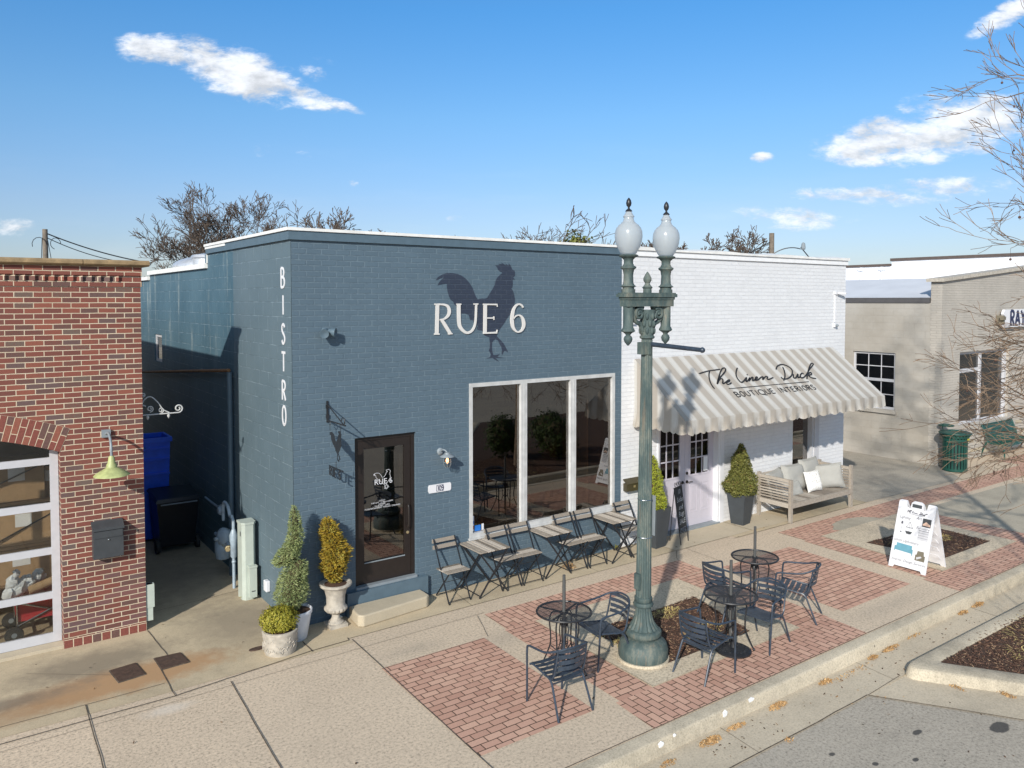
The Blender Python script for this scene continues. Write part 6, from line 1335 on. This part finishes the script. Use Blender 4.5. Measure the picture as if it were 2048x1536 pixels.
# tapered square planters with topiary
def tapered(x, y, rz, h, wt, wb, lb):
    t = thing('square_planter', lb, 'planter', (x,y,.009), 'tall charcoal planters at the boutique')
    p = MB(); rot = Matrix.Rotation(rz, 3, 'Z'); vs = []
    for w_, z in ((wb,0),(wt,h),(wt-.05,h),(wt-.08,h-.06)):
        for a, c in ((-1,-1),(1,-1),(1,1),(-1,1)): v = rot@Vector((a*w_/2,c*w_/2,z)); vs.append((x+v.x,y+v.y,.009+v.z))
    p.add(vs, [(i*4+j,i*4+(j+1)%4,(i+1)*4+(j+1)%4,(i+1)*4+j) for i in range(3) for j in range(4)]+[(3,2,1,0)]); p.build('pot', 'planter', t)
    p = MB(); p.add([vs[12],vs[13],vs[14],vs[15]],[(0,1,2,3)]); p.build('soil', 'soil', t)
tapered(6.66,-.30,.1,.72,.42,.28,'tall charcoal planter beside the chalkboard, left of the boutique door')
t = thing('golden_topiary', 'bright yellow green spiral topiary in the planter by the chalkboard', 'topiary', (6.66,-.30,.7), 'topiaries in the charcoal planters')
x, y = 6.66, -.30
ax = [off(-.01,.66,.14),off(-.02,.74,.205),off(.0,.84,.20),off(.01,.93,.17),off(-.02,1.0,.165),off(-.04,1.12,.175),off(-.05,1.25,.16),off(-.06,1.38,.135),off(-.06,1.50,.11),off(-.06,1.60,.075),off(-.06,1.66,.02)]
g = MB(); revolve_leaves(g, ax, 7000, .030, .010, .3, .12, 1.1); g.build('foliage', 'yellowgreen', t); g = MB(); core(g, ax, .7); g.build('trunk', 'twigcore', t)
tapered(9.12,-.28,.15,.62,.40,.27,'charcoal planter between the boutique door and the wooden bench')
t = thing('conical_topiary', 'olive green cone shaped topiary in the planter next to the wooden bench', 'topiary', (9.12,-.28,.6), 'topiaries in the charcoal planters')
x, y = 9.12, -.28
ax = [off(.0,.56,.15),off(.0,.64,.26),off(-.01,.76,.325),off(-.01,.88,.30),off(0,.98,.245),off(0,1.08,.20),off(0,1.20,.175),off(0,1.32,.15),off(0,1.42,.11),off(.0,1.52,.065),off(.0,1.60,.015)]
g = MB(); revolve_leaves(g, ax, 7500, .040, .020, .32, .16, .8); g.build('foliage', 'olive', t); g = MB(); core(g, ax, .7); g.build('trunk', 'twigcore', t)
g = MB()
for (cx, cy, n_, r0) in [(-.2,1.5,60,.08),(5.95,-.03,50,.05),(18.6,.02,30,.05)]:
    for i in range(n_): a = random.uniform(0,6.28); q = r0*random.random(); leaf(g, (cx+q*math.cos(a), cy+q*math.sin(a), .01+random.random()*.06), (0,0,1), .03, .014)
one(g, 'weeds', 'boxwood', 'small green weeds growing from cracks at the wall foot', 'weeds', kind='stuff')

# ------------------------------------------------------------------ chalkboard
t = thing('chalkboard_sign', 'narrow chalkboard on curly iron feet reading Sofa and Rug Sale', 'chalkboard sign', (7.22,-.50,.008))
A0 = Vector((7.045,-.572,.01)); A1 = Vector((7.40,-.455,.01)); tp = Vector((-.03,.11,1.12))-Vector((0,0,0))
ux = (A1-A0).normalized(); uz = (Vector((0,0,1.0))+Vector((-.02,.16,0))).normalized(); un = ux.cross(uz).normalized()
if un.y > 0: un = -un
def cb(u, v, d=0): return tuple(A0+ux*u+uz*v+un*d)
p = MB(); p.prism([(.02,.30),(.35,.30),(.35,1.02),(.02,1.02)], cb, -.008, .008); p.build('board', 'chalk', t)
p = MB()
for a in ((.02,.0),(.35,.0)): p.tube([cb(a[0],0),cb(a[0],1.04)],.009,6)
for v in (.29,1.03): p.tube([cb(.02,v),cb(.35,v)],.009,6)
for u in (.09,.185,.28): p.tube([cb(u+.045*math.cos(a*.5)*(1-a*.03),1.08+.045*math.sin(a*.5)*(1-a*.03)) for a in range(15)],.005,5); p.tube([cb(u+.045*math.cos(a*.5)*(1-a*.03),.22+.05*math.sin(a*.5)*(1-a*.03)) for a in range(15)],.005,5)
p.tube([cb(.35,1.0),tuple(Vector(cb(.34,0))+Vector((.10,.30,0)))],.008,6); p.tube([cb(.02,1.0),tuple(Vector(cb(.03,0))+Vector((.02,.30,0)))],.008,6); p.build('frame', 'black', t)
for v, s_ in ((.90,'10'),(.76,'Sofas'),(.62,'and'),(.50,'Rugs'),(.36,'SALE')): text(s_, 'chalk_writing', 'chalkink', t, lambda a,b_,d,v=v: cb(.185+a, v+b_, .0095), .125, .25)
# ------------------------------------------------------------------ wooden daybed
t = thing('wooden_daybed', 'weathered teak daybed bench with slatted ends against the white wall', 'bench', (11,-.5,.005))
BX0_, BX1_, BYf, BYb = 9.95, 12.10, -.86, -.10
for (x,y,h) in ((BX0_,BYf,.88),(BX1_,BYf,.92),(BX0_,BYb,.92),(BX1_,BYb,.92)):
    p = MB(); p.tube([(x+(.0),y,.005),(x,y,.30),(x,y,h)],[.035,.048,.038],6) if False else p.bar((x,y,.005),(x,y,h),.07,.06,(0,1,0)); p.build('leg', 'benchwood', t)
p = MB(); p.box(BX0_+.03,BX1_-.03,BYf-.025,BYf+.025,.30,.40); p.box(BX0_+.03,BX1_-.03,BYb-.02,BYb+.02,.30,.40)
for x in (BX0_,BX1_): p.box(x-.02,x+.02,BYf+.03,BYb-.03,.30,.39); p.box(x-.025,x+.025,BYf+.03,BYb-.03,.82,.88)
p.box(BX0_+.03,BX1_-.03,BYb-.02,BYb+.02,.82,.88); p.build('rail', 'benchwood', t)
p = MB()
for x in (BX0_,BX1_):
    for i in range(7): z = .435+i*.056; p.box(x-.011,x+.011,BYf+.03,BYb-.03,z,z+.030)
for i in range(7): z = .435+i*.056; p.box(BX0_+.03,BX1_-.03,BYb-.011,BYb+.011,z,z+.030)
p.build('slats', 'benchwood', t)
p = MB(); n_ = 14
for i in range(n_): x = BX0_+.06+(BX1_-BX0_-.12)*i/n_; p.box(x,x+.128,BYf+.028,BYb-.025,.385,.402+.001*(i%2))
p.build('seat', 'benchwood', t)
def pillow(name, mat, lb, c, w_, h, th, nrm, tilt=0, puff=1.0, grp='cushions on the wooden daybed'):
    """soft square cushion, centre c, facing nrm"""
    b = MB(); N = 12; nrm = Vector(nrm).normalized(); up = Vector((0,0,1)); ux_ = up.cross(nrm).normalized(); uy_ = nrm.cross(ux_).normalized(); q = Matrix.Rotation(tilt, 3, nrm); ux_ = q@ux_; uy_ = q@uy_
    for s_ in (1,-1):
        vs = []
        for i in range(N+1):
            for j in range(N+1):
                a, d = -1+2*i/N, -1+2*j/N; k_ = max(0,(1-a**4))*max(0,(1-d**4)); ed_ = 1-.06*(1-a*a) if abs(d) > .99 else 1; ee = 1-.06*(1-d*d) if abs(a) > .99 else 1
                pin = 1-.07*(1-a*a)*abs(d)**3; pin2 = 1-.07*(1-d*d)*abs(a)**3
                wr = noise.noise(Vector((a*1.7+c[0], d*1.7+c[2], s_)))*.018
                vs.append(Vector(c)+ux_*(a*w_/2*pin2)+uy_*(d*h/2*pin)+nrm*(s_*th/2*k_**.5*puff+wr*k_))
        o_ = [(i*(N+1)+j,(i+1)*(N+1)+j,(i+1)*(N+1)+j+1,i*(N+1)+j+1) for i in range(N) for j in range(N)]; b.add(vs, o_ if s_ > 0 else [f[::-1] for f in o_])
    return one(b, name, mat, lb, 'cushion', True, grp)
pillow('back_cushion','cushion','left grey linen back cushion of the daybed, nearest the cone topiary',(10.30,-.24,.66),.74,.54,.24,(.25,-1,.25),.05)
pillow('back_cushion','cushion','second grey linen back cushion from the left on the daybed',(10.90,-.25,.70),.74,.58,.24,(0,-1,.22),-.03)
pillow('back_cushion','cushion','grey linen back cushion behind the patterned white pillow',(11.48,-.24,.76),.66,.58,.22,(0,-1,.15),.02)
pillow('end_cushion','cushion','grey linen cushion leaning on the right end of the daybed',(11.80,-.48,.66),.70,.54,.22,(-.7,-.75,.25),.12)
pillow('seat_cushion','cushion','grey seat cushion in the left corner of the daybed, below the back cushions',(10.62,-.42,.52),.66,.34,.14,(0,-1,.5),0)
pillow('patterned_pillow','pillow','white pillow with fine dark pattern propped on the daybed seat',(11.25,-.50,.62),.46,.44,.14,(-.1,-1,.3),.03)
pillow('small_pillow','pillow','small white pillow tucked behind the left slatted end of the daybed',(10.06,-.62,.52),.34,.34,.10,(1,-.2,.2),.3)

# ------------------------------------------------------------------ sandwich board
t = thing('sandwich_board', 'white folding sandwich board printed with sofas and lamps, on the brick paving', 'sign', (9.45,-3.75,.005))
ZT = 1.10; yA, yB = -3.36, -4.08
def fp(u, v, d=0):  # front leaf: u along -y (0..0.72), v up the slope (0..1)
    x = 9.10+(9.44-9.10)*v; z = ZT*v+.006; n_ = Vector((-ZT, 0, .34)).normalized(); return (x+n_.x*d, yA-u, z+n_.z*d)
def bp(u, v, d=0):
    x = 9.80-(9.80-9.46)*v; z = ZT*v+.006; n_ = Vector((ZT, 0, .34)).normalized(); return (x+n_.x*d, yA-u, z+n_.z*d)
W_ = .62
fo = [(0,0),(.07,0),(.09,.035),(W_-.09,.035),(W_-.07,0),(W_,0),(W_,.96),(W_-.02,.985),(W_-.13,.985),(W_-.145,.90),(W_-.20,.885),(W_-.215,.97),(W_-.25,.995),(.25,.995),(.215,.97),(.20,.885),(.145,.90),(.13,.985),(.02,.985),(0,.96)]
p = MB(); p.prism([(u,v) for u,v in fo], fp, -.022, .0); p.prism([(.23,.905),(.39,.905),(.39,.955),(.23,.955)], fp, .0005, .001, 1); p.build('front_leaf', ['purewhite','print_dark'], t)
p = MB(); p.prism([(u,v) for u,v in fo], bp, -.022, .0)
for v in (.12,.25,.38,.51,.64,.77):
    p.prism([(.06,v),(W_-.06,v),(W_-.10,v+.06),(.10,v+.06)], bp, -.024, -.030)
p.build('rear_leaf', 'purewhite', t)
def fpp(u, v, d): return fp(u, v, d)
def rct(b, u0, u1, v0, v1, d=.002): b.prism([(u0,v0),(u1,v0),(u1,v1),(u0,v1)], fpp, .0004, d)
p = MB(); sc_ = .48/2.9
xs0 = min(q[0] for st in SCRIPT[:-1] for q in st); ss0 = max(q[1] for st in SCRIPT[:-1] for q in st)
for st in SCRIPT[:-1]: p.stroke([(.16+(x-xs0)*.092, .815+(ss0-s_)*.13) for x,s_ in st], fpp, .0004, .0016, w=.009)
p.box(0,0,0,0,0,0) if False else None
p.build('script_heading', 'greyink', t)
p = MB(); p.stroke([(.2,.805),(.46,.805)], fpp, .0004, .0012, w=.005); p.build('heading_rule', 'greyink', t)
for s_, u, v, z_ in (('Lighting',.14,.72,.060),('Art',.37,.745,.065),('Furniture',.46,.615,.058),('Custom Upholstery',.20,.385,.058),('Interior Design Services',.31,.105,.058)):
    text(s_, 'board_writing', 'greyink', t, lambda a,b_,d,u=u,v=v: fp(u+a, v+b_/ZT, .0015), z_, .35)
p = MB(); rct(p,.44,.58,.66,.78); p.build('picture_print', 'print_dark', t); p = MB(); p.prism([(.45,.70),(.50,.735),(.57,.70),(.57,.675),(.45,.68)], fpp, .002, .003); p.build('picture_print', 'print_pink', t)
p = MB(); rct(p,.40,.57,.46,.60); p.build('dresser_print', 'print_grey', t); p = MB()
for v in (.495,.53,.565): p.stroke([(.405,v),(.565,v)], fpp, .0022, .0028, w=.004)
p.stroke([(.40,.60),(.57,.60)], fpp, .0022, .003, w=.007); p.build('dresser_drawers', 'greyink', t)
p = MB(); p.stroke([(.11,.53),(.11,.64)], fpp, .0004, .0014, w=.003); p.prism([(.09,.64),(.13,.64),(.122,.68),(.098,.68)], fpp, .0004, .0014); p.prism([(.095,.515),(.125,.515),(.12,.53),(.10,.53)], fpp, .0004, .0014); p.build('floor_lamp_print', 'greyink', t)
p = MB(); p.stroke([(.18,.605),(.30,.605)], fpp, .0004, .0014, w=.008); p.stroke([(.24,.69),(.19,.61)], fpp, .0014, .002, w=.004); p.stroke([(.24,.69),(.29,.61)], fpp, .0016, .0022, w=.004); p.prism([(.18,.55),(.30,.55),(.275,.51),(.205,.51)], fpp, .0004, .0014); p.stroke([(.24,.69),(.24,.48)], fpp, .0018, .0024, w=.003); p.build('chandelier_print', 'print_dark', t)
p = MB(); p.prism([(.05,.24),(.05,.31),(.08,.315),(.08,.36),(.34,.355),(.34,.31),(.36,.30),(.36,.22),(.345,.22),(.345,.245),(.065,.255),(.065,.24)], fpp, .0004, .0018); p.build('sofa_print', 'sofa', t)
p = MB(); p.prism([(.41,.17),(.41,.25),(.43,.255),(.44,.31),(.54,.31),(.55,.255),(.57,.25),(.57,.17)], fpp, .0004, .0016); p.build('armchair_print', 'print_olive', t)
p = MB(); p.prism([(.44,.185),(.52,.225),(.50,.24),(.43,.215)], fpp, .0018, .0024); p.build('armchair_cushion_print', 'print_grey', t)

# ------------------------------------------------------------------ alley: bins, gas meter, pedestal
t = thing('blue_bin', 'bright blue open plastic recycling bin behind the black bin in the alley', 'bin', (-.95,5.6,.006))
x0,x1,y0,y1 = -1.40,-.42,5.30,5.95
p = MB(); zt_ = 1.92
p.add([(x0+.06,y0+.06,.05),(x1-.06,y0+.06,.05),(x1-.06,y1-.06,.05),(x0+.06,y1-.06,.05),(x0,y0,zt_),(x1,y0,zt_),(x1,y1,zt_),(x0,y1,zt_)],[(0,3,2,1),(0,1,5,4),(1,2,6,5),(2,3,7,6),(3,0,4,7)])
p.box(x0-.03,x1+.03,y0-.03,y0+.02,zt_-.06,zt_+.02); p.box(x0-.03,x1+.03,y1-.02,y1+.03,zt_-.06,zt_+.02); p.box(x0-.03,x0+.02,y0+.02,y1-.02,zt_-.06,zt_+.02); p.box(x1-.02,x1+.03,y0+.02,y1-.02,zt_-.06,zt_+.02)
for z in (1.25,1.52,1.72): p.box(x0+.02,x1-.02,y0-.03,y0+.02,z,z+.035)
p.build('body', 'bin_blue', t); p = MB(); p.box(-.95,-.85,y0-.034,y0-.031,1.76,1.79); p.build('sticker', 'sblue', t)
t = thing('black_bin', 'black wheeled rubbish bin with closed lid in the shaded alley', 'bin', (-.5,4.8,.006))
x0,x1,y0,y1 = -.85,-.14,4.40,5.12
p = MB(); p.add([(x0+.07,y0+.08,.12),(x1-.07,y0+.08,.12),(x1-.07,y1-.02,.05),(x0+.07,y1-.02,.05),(x0,y0,.92),(x1,y0,.92),(x1,y1,1.0),(x0,y1,1.0)],[(0,3,2,1),(4,5,6,7),(0,1,5,4),(1,2,6,5),(2,3,7,6),(3,0,4,7)]); p.build('body', 'bin_black', t)
p = MB(); p.add([(x0-.03,y0-.05,.93),(x1+.03,y0-.05,.93),(x1+.03,y1+.02,1.02),(x0-.03,y1+.02,1.02),(x0,y0-.02,.99),(x1,y0-.02,.99),(x1,y1-.05,1.07),(x0,y1-.05,1.07)],[(0,3,2,1),(4,5,6,7),(0,1,5,4),(1,2,6,5),(2,3,7,6),(3,0,4,7)]); p.build('lid', 'bin_black', t)
for x in (x0+.02,x1-.02): p = MB(); p.lathe([(.05,-.03),(.12,-.03),(.125,0),(.12,.03),(.05,.03)],(x,y0+.12,.13),18,axis=(1,0,0)); p.build('wheel', 'rubber', t)
p = MB(); p.tube([(x0+.04,y0+.12,.13),(x1-.04,y0+.12,.13)],.012,6); p.tube([(x0+.05,y0-.07,.90),(x1-.05,y0-.07,.90)],.014,6); p.build('axle_bar', 'galv', t)
t = thing('gas_meter', 'grey blue gas meter and regulator with pipes on the bistro side wall', 'gas meter', (-.2,2.4,.0)); X = -.22
def W3(y, z, x=X): return (x, y, z)
p = MB(); p.tube(bez([W3(2.04,.0),W3(2.04,.32),W3(2.04,.5)]),.025,10); p.lathe([(.03,0),(.05,.03),(.05,.22),(.06,.26),(.065,.36),(.04,.42),(.03,.45)],(X,2.04,.48),14); p.tube([W3(2.04,.92),W3(2.04,1.05),W3(2.12,1.12),W3(2.22,1.10)],.024,8); p.sphere(W3(2.04,.42),.035,8,6); p.build('riser_pipe', 'gas', t, True)
p = MB(); p.tube(bez([W3(2.22,1.10),W3(2.32,1.22),W3(2.5,1.26),W3(2.58,1.18),W3(2.58,.95)]),.026,8); p.tube([W3(2.60,1.20),W3(2.9,1.1),W3(3.6,1.0,-.12),W3(4.3,.95,-.06)],.018,8); p.tube([W3(2.3,.62),W3(3.05,.62)],.03,8); p.build('pipework', 'gas', t, True)
p = MB(); p.lathe([(.03,-.10),(.12,-.08),(.15,-.02),(.15,.02),(.12,.06),(.05,.10)],(X-.02,2.5,.70),20,axis=(-1,-.3,0)); p.lathe([(.03,0),(.03,.05)],(X-.13,2.46,.70),10,axis=(-1,-.3,0)); p.lathe([(.05,-.05),(.08,0),(.05,.05)],(X,2.72,1.08),14,axis=(-1,0,0)); p.build('regulator', 'gas', t, True)
p = MB(); p.lathe([(.05,0),(.11,.03),(.13,.12),(.13,.28),(.09,.34)],(X,2.62,.30),18); p.build('meter_body', 'gas', t, True)
p = MB(); p.lathe([(.035,0),(.035,.03),(.05,.035),(.05,.08),(.035,.085),(.035,.12)],(X-.03,2.24,.60),6,axis=(-.3,-1,0)); p.build('union_nut', 'brass', t)
t = thing('utility_pedestal', 'pale green steel utility pedestal standing at the bistro side wall', 'utility box', (-.17,1.6,.005))
p = MB(); p.prism([(-.27,1.46),(-.23,1.41),(-.11,1.41),(-.07,1.46),(-.07,1.66),(-.27,1.66)], lambda u,v,d: (u,v,d), .004, 1.14); p.build('body', 'pedestal', t)
p = MB(); p.prism([(-.28,1.455),(-.235,1.40),(-.105,1.40),(-.06,1.455),(-.06,1.67),(-.28,1.67)], lambda u,v,d: (u,v,d), 1.141, 1.175); p.build('cap', 'pedestal', t)
p = MB(); p.box(-.19,-.085,1.34,1.409,.05,.50); p.box(-.20,-.08,1.33,1.41,.501,.53); p.build('front_cover', 'pedestal', t)
p = MB(); p.box(-.165,-.11,1.3385,1.3395,.14,.155); p.box(-.273,-.2702,1.50,1.53,.96,1.03); p.build('marking', 'print_dark', t)
p = MB(); p.box(-.07,-.005,.98,1.10,.22,.38); o = one(p, 'white_junction_box', 'purewhite', 'small white plastic box low on the bistro side wall', 'junction box'); bv = o.modifiers.new('bevel','BEVEL'); bv.width = .012; bv.segments = 2

# ------------------------------------------------------------------ bare trees and poles beyond the roofs
def grow(g, p, d, ln, r, depth, rng, seg=3, spread=.6, tips=None, n=5, minr=.006, droop=0.0, shrink=.72):
    pts = [Vector(p)]; rs = [r]; d = Vector(d).normalized(); l = ln
    for i in range(seg):
        d = (d+Vector((rng.gauss(0,.13), rng.gauss(0,.13), rng.gauss(0,.10)-droop))).normalized(); pts.append(pts[-1]+d*l/seg); rs.append(max(minr, r*(1-.40*(i+1)/seg)))
    g.tube(pts, rs, n if r > .03 else 3, False)
    if depth == 0:
        if tips is not None: tips.append((pts[-1], d))
        return
    k = rng.choice([2,3,3]) if depth > 1 else rng.choice([2,3,4])
    for j in range(k):
        a = rng.uniform(0, 6.28); s_ = d.orthogonal().normalized(); s_ = (s_*math.cos(a)+d.cross(s_)*math.sin(a)); nd = (d+s_*spread*rng.uniform(.5,1.3)+Vector((0,0,.10))).normalized()
        bp_ = pts[-1] if j < 2 else pts[rng.randrange(1, len(pts))]
        grow(g, bp_, nd, ln*shrink*rng.uniform(.75,1.15), max(minr, rs[-1]*rng.uniform(.6,.85)), depth-1, rng, seg, spread, tips, n, minr, droop, shrink)
def bare_tree(x, y, h, lb, seed, spread=.6, depth=6, mat='bark', name='bare_tree', minr=.012, wide=1.0, group='bare trees beyond the roofs', shrink=.74):
    rng = random.Random(seed); t = thing(name, lb, 'tree', (x,y,0), group)
    g = MB(); g.tube([(x,y,0),(x+.1,y,h*.2),(x,y+.1,h*.40)],[h*.032,h*.025,h*.02],8); g.build('trunk', mat, t, True)
    g = MB(); k = 6
    for j in range(k):
        a = j*6.28/k+rng.uniform(-.4,.4); grow(g, (x,y+.1,h*(.34+.015*j)), (math.cos(a)*wide*.55, math.sin(a)*wide*.55, 1), h*.21, h*.014, depth, rng, 3, spread, None, 5, minr, 0, shrink)
    g.build('crown', mat, t); return t
bare_tree(6.2,23.6,8.0,'large bare tree behind the left end of the blue roof',11,.60,7,minr=.010,wide=.72,shrink=.76)
bare_tree(4.3,22.5,5.3,'smaller bare tree left of the large one, low over the alley roof dome',5,.6,6,minr=.009)
bare_tree(10.3,27.0,8.0,'bare tree just right of the large one behind the blue roof',23,.66,7,minr=.012,wide=1.0,shrink=.76)
bare_tree(16.5,37,8.7,'dense brown bare tree right of the middle of the left group',31,.7,7,minr=.02,wide=1.5,shrink=.76)
bare_tree(20.0,40,8.6,'dense brown bare tree farthest right of the left group',37,.7,7,minr=.02,wide=1.6,shrink=.76)
bare_tree(30,42,9.4,'bare tree top barely showing over the middle of the blue roof',41,.5,4,minr=.02)
tv = bare_tree(17.8,15.2,8.2,'thin bare tree with an ivy clad middle behind the roof left of the lamp globes',43,.75,5,minr=.012)
g = MB(); clump(g, (17.9,15.2,6.55), (.62,.62,.85), 1500, .16, .10, shell=.8, rough=.3); g.build('ivy', 'ivy', tv)
bare_tree(34,22,8.0,'reddish bare tree left of the right hand utility pole',47,.7,7,minr=.02,wide=1.7,shrink=.76); bare_tree(31,21.5,7.7,'low reddish bare tree just right of the lamp globes',53,.7,7,minr=.02,wide=1.7,shrink=.76)
def wire(g, a, b, sag, r=.012, n=14):
    a = Vector(a); b = Vector(b); g.tube([a+(b-a)*i/n-Vector((0,0,sag*4*(i/n)*(1-i/n))) for i in range(n+1)], r, 5)
t = thing('utility_pole', 'weathered wooden utility pole standing behind the red brick building', 'utility pole', (-.86,22.0,0))
p = MB(); p.tube([(-.86,22.0,0),(-.86,22.0,7.0)],[.12,.085],12); p.build('pole', 'pole_wood', t, True)
p = MB(); wire(p,(-.80,22,6.85),(2.6,22,5.9),.12,.022); wire(p,(-.80,22,6.7),(2.6,22,5.85),.22,.015); wire(p,(-.95,22,6.7),(-1.0,22,5.4),-.15,.012); wire(p,(-.78,22,6.6),(-.55,22,5.0),.0,.012)
p.tube([(-1.05+.22*math.cos(a*.5),21.9,6.45+.25*math.sin(a*.5)) for a in range(8)],.012,5); p.tube([(-.55+.16*math.cos(a*.5),21.9,6.5+.2*math.sin(a*.5)) for a in range(10)],.012,5); p.build('cables', 'black', t)
t = thing('utility_pole', 'wooden utility pole with insulators behind the white roof at the right', 'utility pole', (34.5,17.6,0))
p = MB(); p.tube([(34.5,17.6,0),(34.5,17.6,8.3)],[.18,.14],12); p.build('pole', 'pole_wood', t, True)
p = MB(); wire(p,(34.4,17.6,7.8),(32.2,19.2,6.6),.1,.03); wire(p,(34.6,17.6,7.1),(35.8,16.6,7.4),-.2,.03); wire(p,(35.8,16.6,7.5),(36.6,16,6.3),0,.03); p.build('cables', 'black', t)
p = MB(); p.lathe([(.10,0),(.13,.1),(.10,.35),(.03,.42)],(35.9,16.5,7.35),10); p.build('insulator', 'galv', t)

# street tree in the kerbed island, just outside the picture on the right; its branches reach in
def plane_tree(x, y, h, seed):
    rng = random.Random(seed); t = thing('plane_tree', 'bare plane tree at the right edge with drooping twigs and round seed balls', 'tree', (x,y,0))
    g = MB(); trunk = [(x,y,-.03),(x+.05,y,1.2),(x,y+.05,3.0),(x-.05,y+.1,4.6),(x,y+.1,6.8),(x,y,9.0)]; g.tube(bez(trunk,4),[.10-.0038*i for i in range(21)],10); g.build('trunk', 'bark_tan', t, True)
    g = MB(); tips = []
    for j in range(40):
        z = 2.5+5.7*j/29 if j < 30 else 2.6+.14*(j-30); a = math.pi*.80+rng.uniform(-.95,.95) if j % 4 else rng.uniform(0,6.28); L_ = 2.15*rng.uniform(.75,1.1)*(1.1-.08*max(0,z-5.5))
        grow(g, (x,y+.08,z), (math.cos(a), math.sin(a), .02+.09*(z-2.8)), L_*.44, .030, 4, rng, 4, .48, tips, 5, .0038, -.02 if z > 4.5 else .03, .70)
    g.build('crown', 'bark_tan', t)
    for i in range(64):
        q, d = rng.choice(tips); b = MB(); l = rng.uniform(.05,.14); r0 = rng.uniform(.013,.020); b.sphere((q.x,q.y,q.z-l-r0), r0, 8, 6); b.tube([tuple(q),(q.x,q.y,q.z-l)],.0022,3); b.build('seed_ball', 'seedball', t)
    return t
M['seedball'] = simple('brown_seed_ball', (.11,.06,.045), .95)
plane_tree(8.85,-6.9,9.6,3)
# clipped shrubs on the same island (outside the picture, mirrored in the shop window)
for i, (x, y, r_, lb) in enumerate([(9.2,-8.1,.5,'clipped dark green shrub on the kerbed island, nearest the camera'),(10.9,-8.1,.55,'clipped dark green shrub on the kerbed island, farthest from its pointed corner'),(10.3,-6.9,.5,'clipped dark green shrub on the kerbed island, nearest the shops')]):
    t = thing('clipped_shrub', lb, 'shrub', (x,y,-.03), 'clipped shrubs on the island'); g = MB(); clump(g, (x,y,.58), (r_,r_*.9,.55), 2200, .08, .05, shell=.4, rough=.3); clump(g, (x+.25,y-.2,.75), (.3,.3,.35), 700, .08, .05, shell=.5, rough=.4); g.build('foliage', 'shrubleaf', t); g = MB(); g.sphere((x,y,.6),(r_*.8,r_*.8,.48),12,8); g.build('trunk', 'twigcore', t)
bpy.context.view_layer.update()
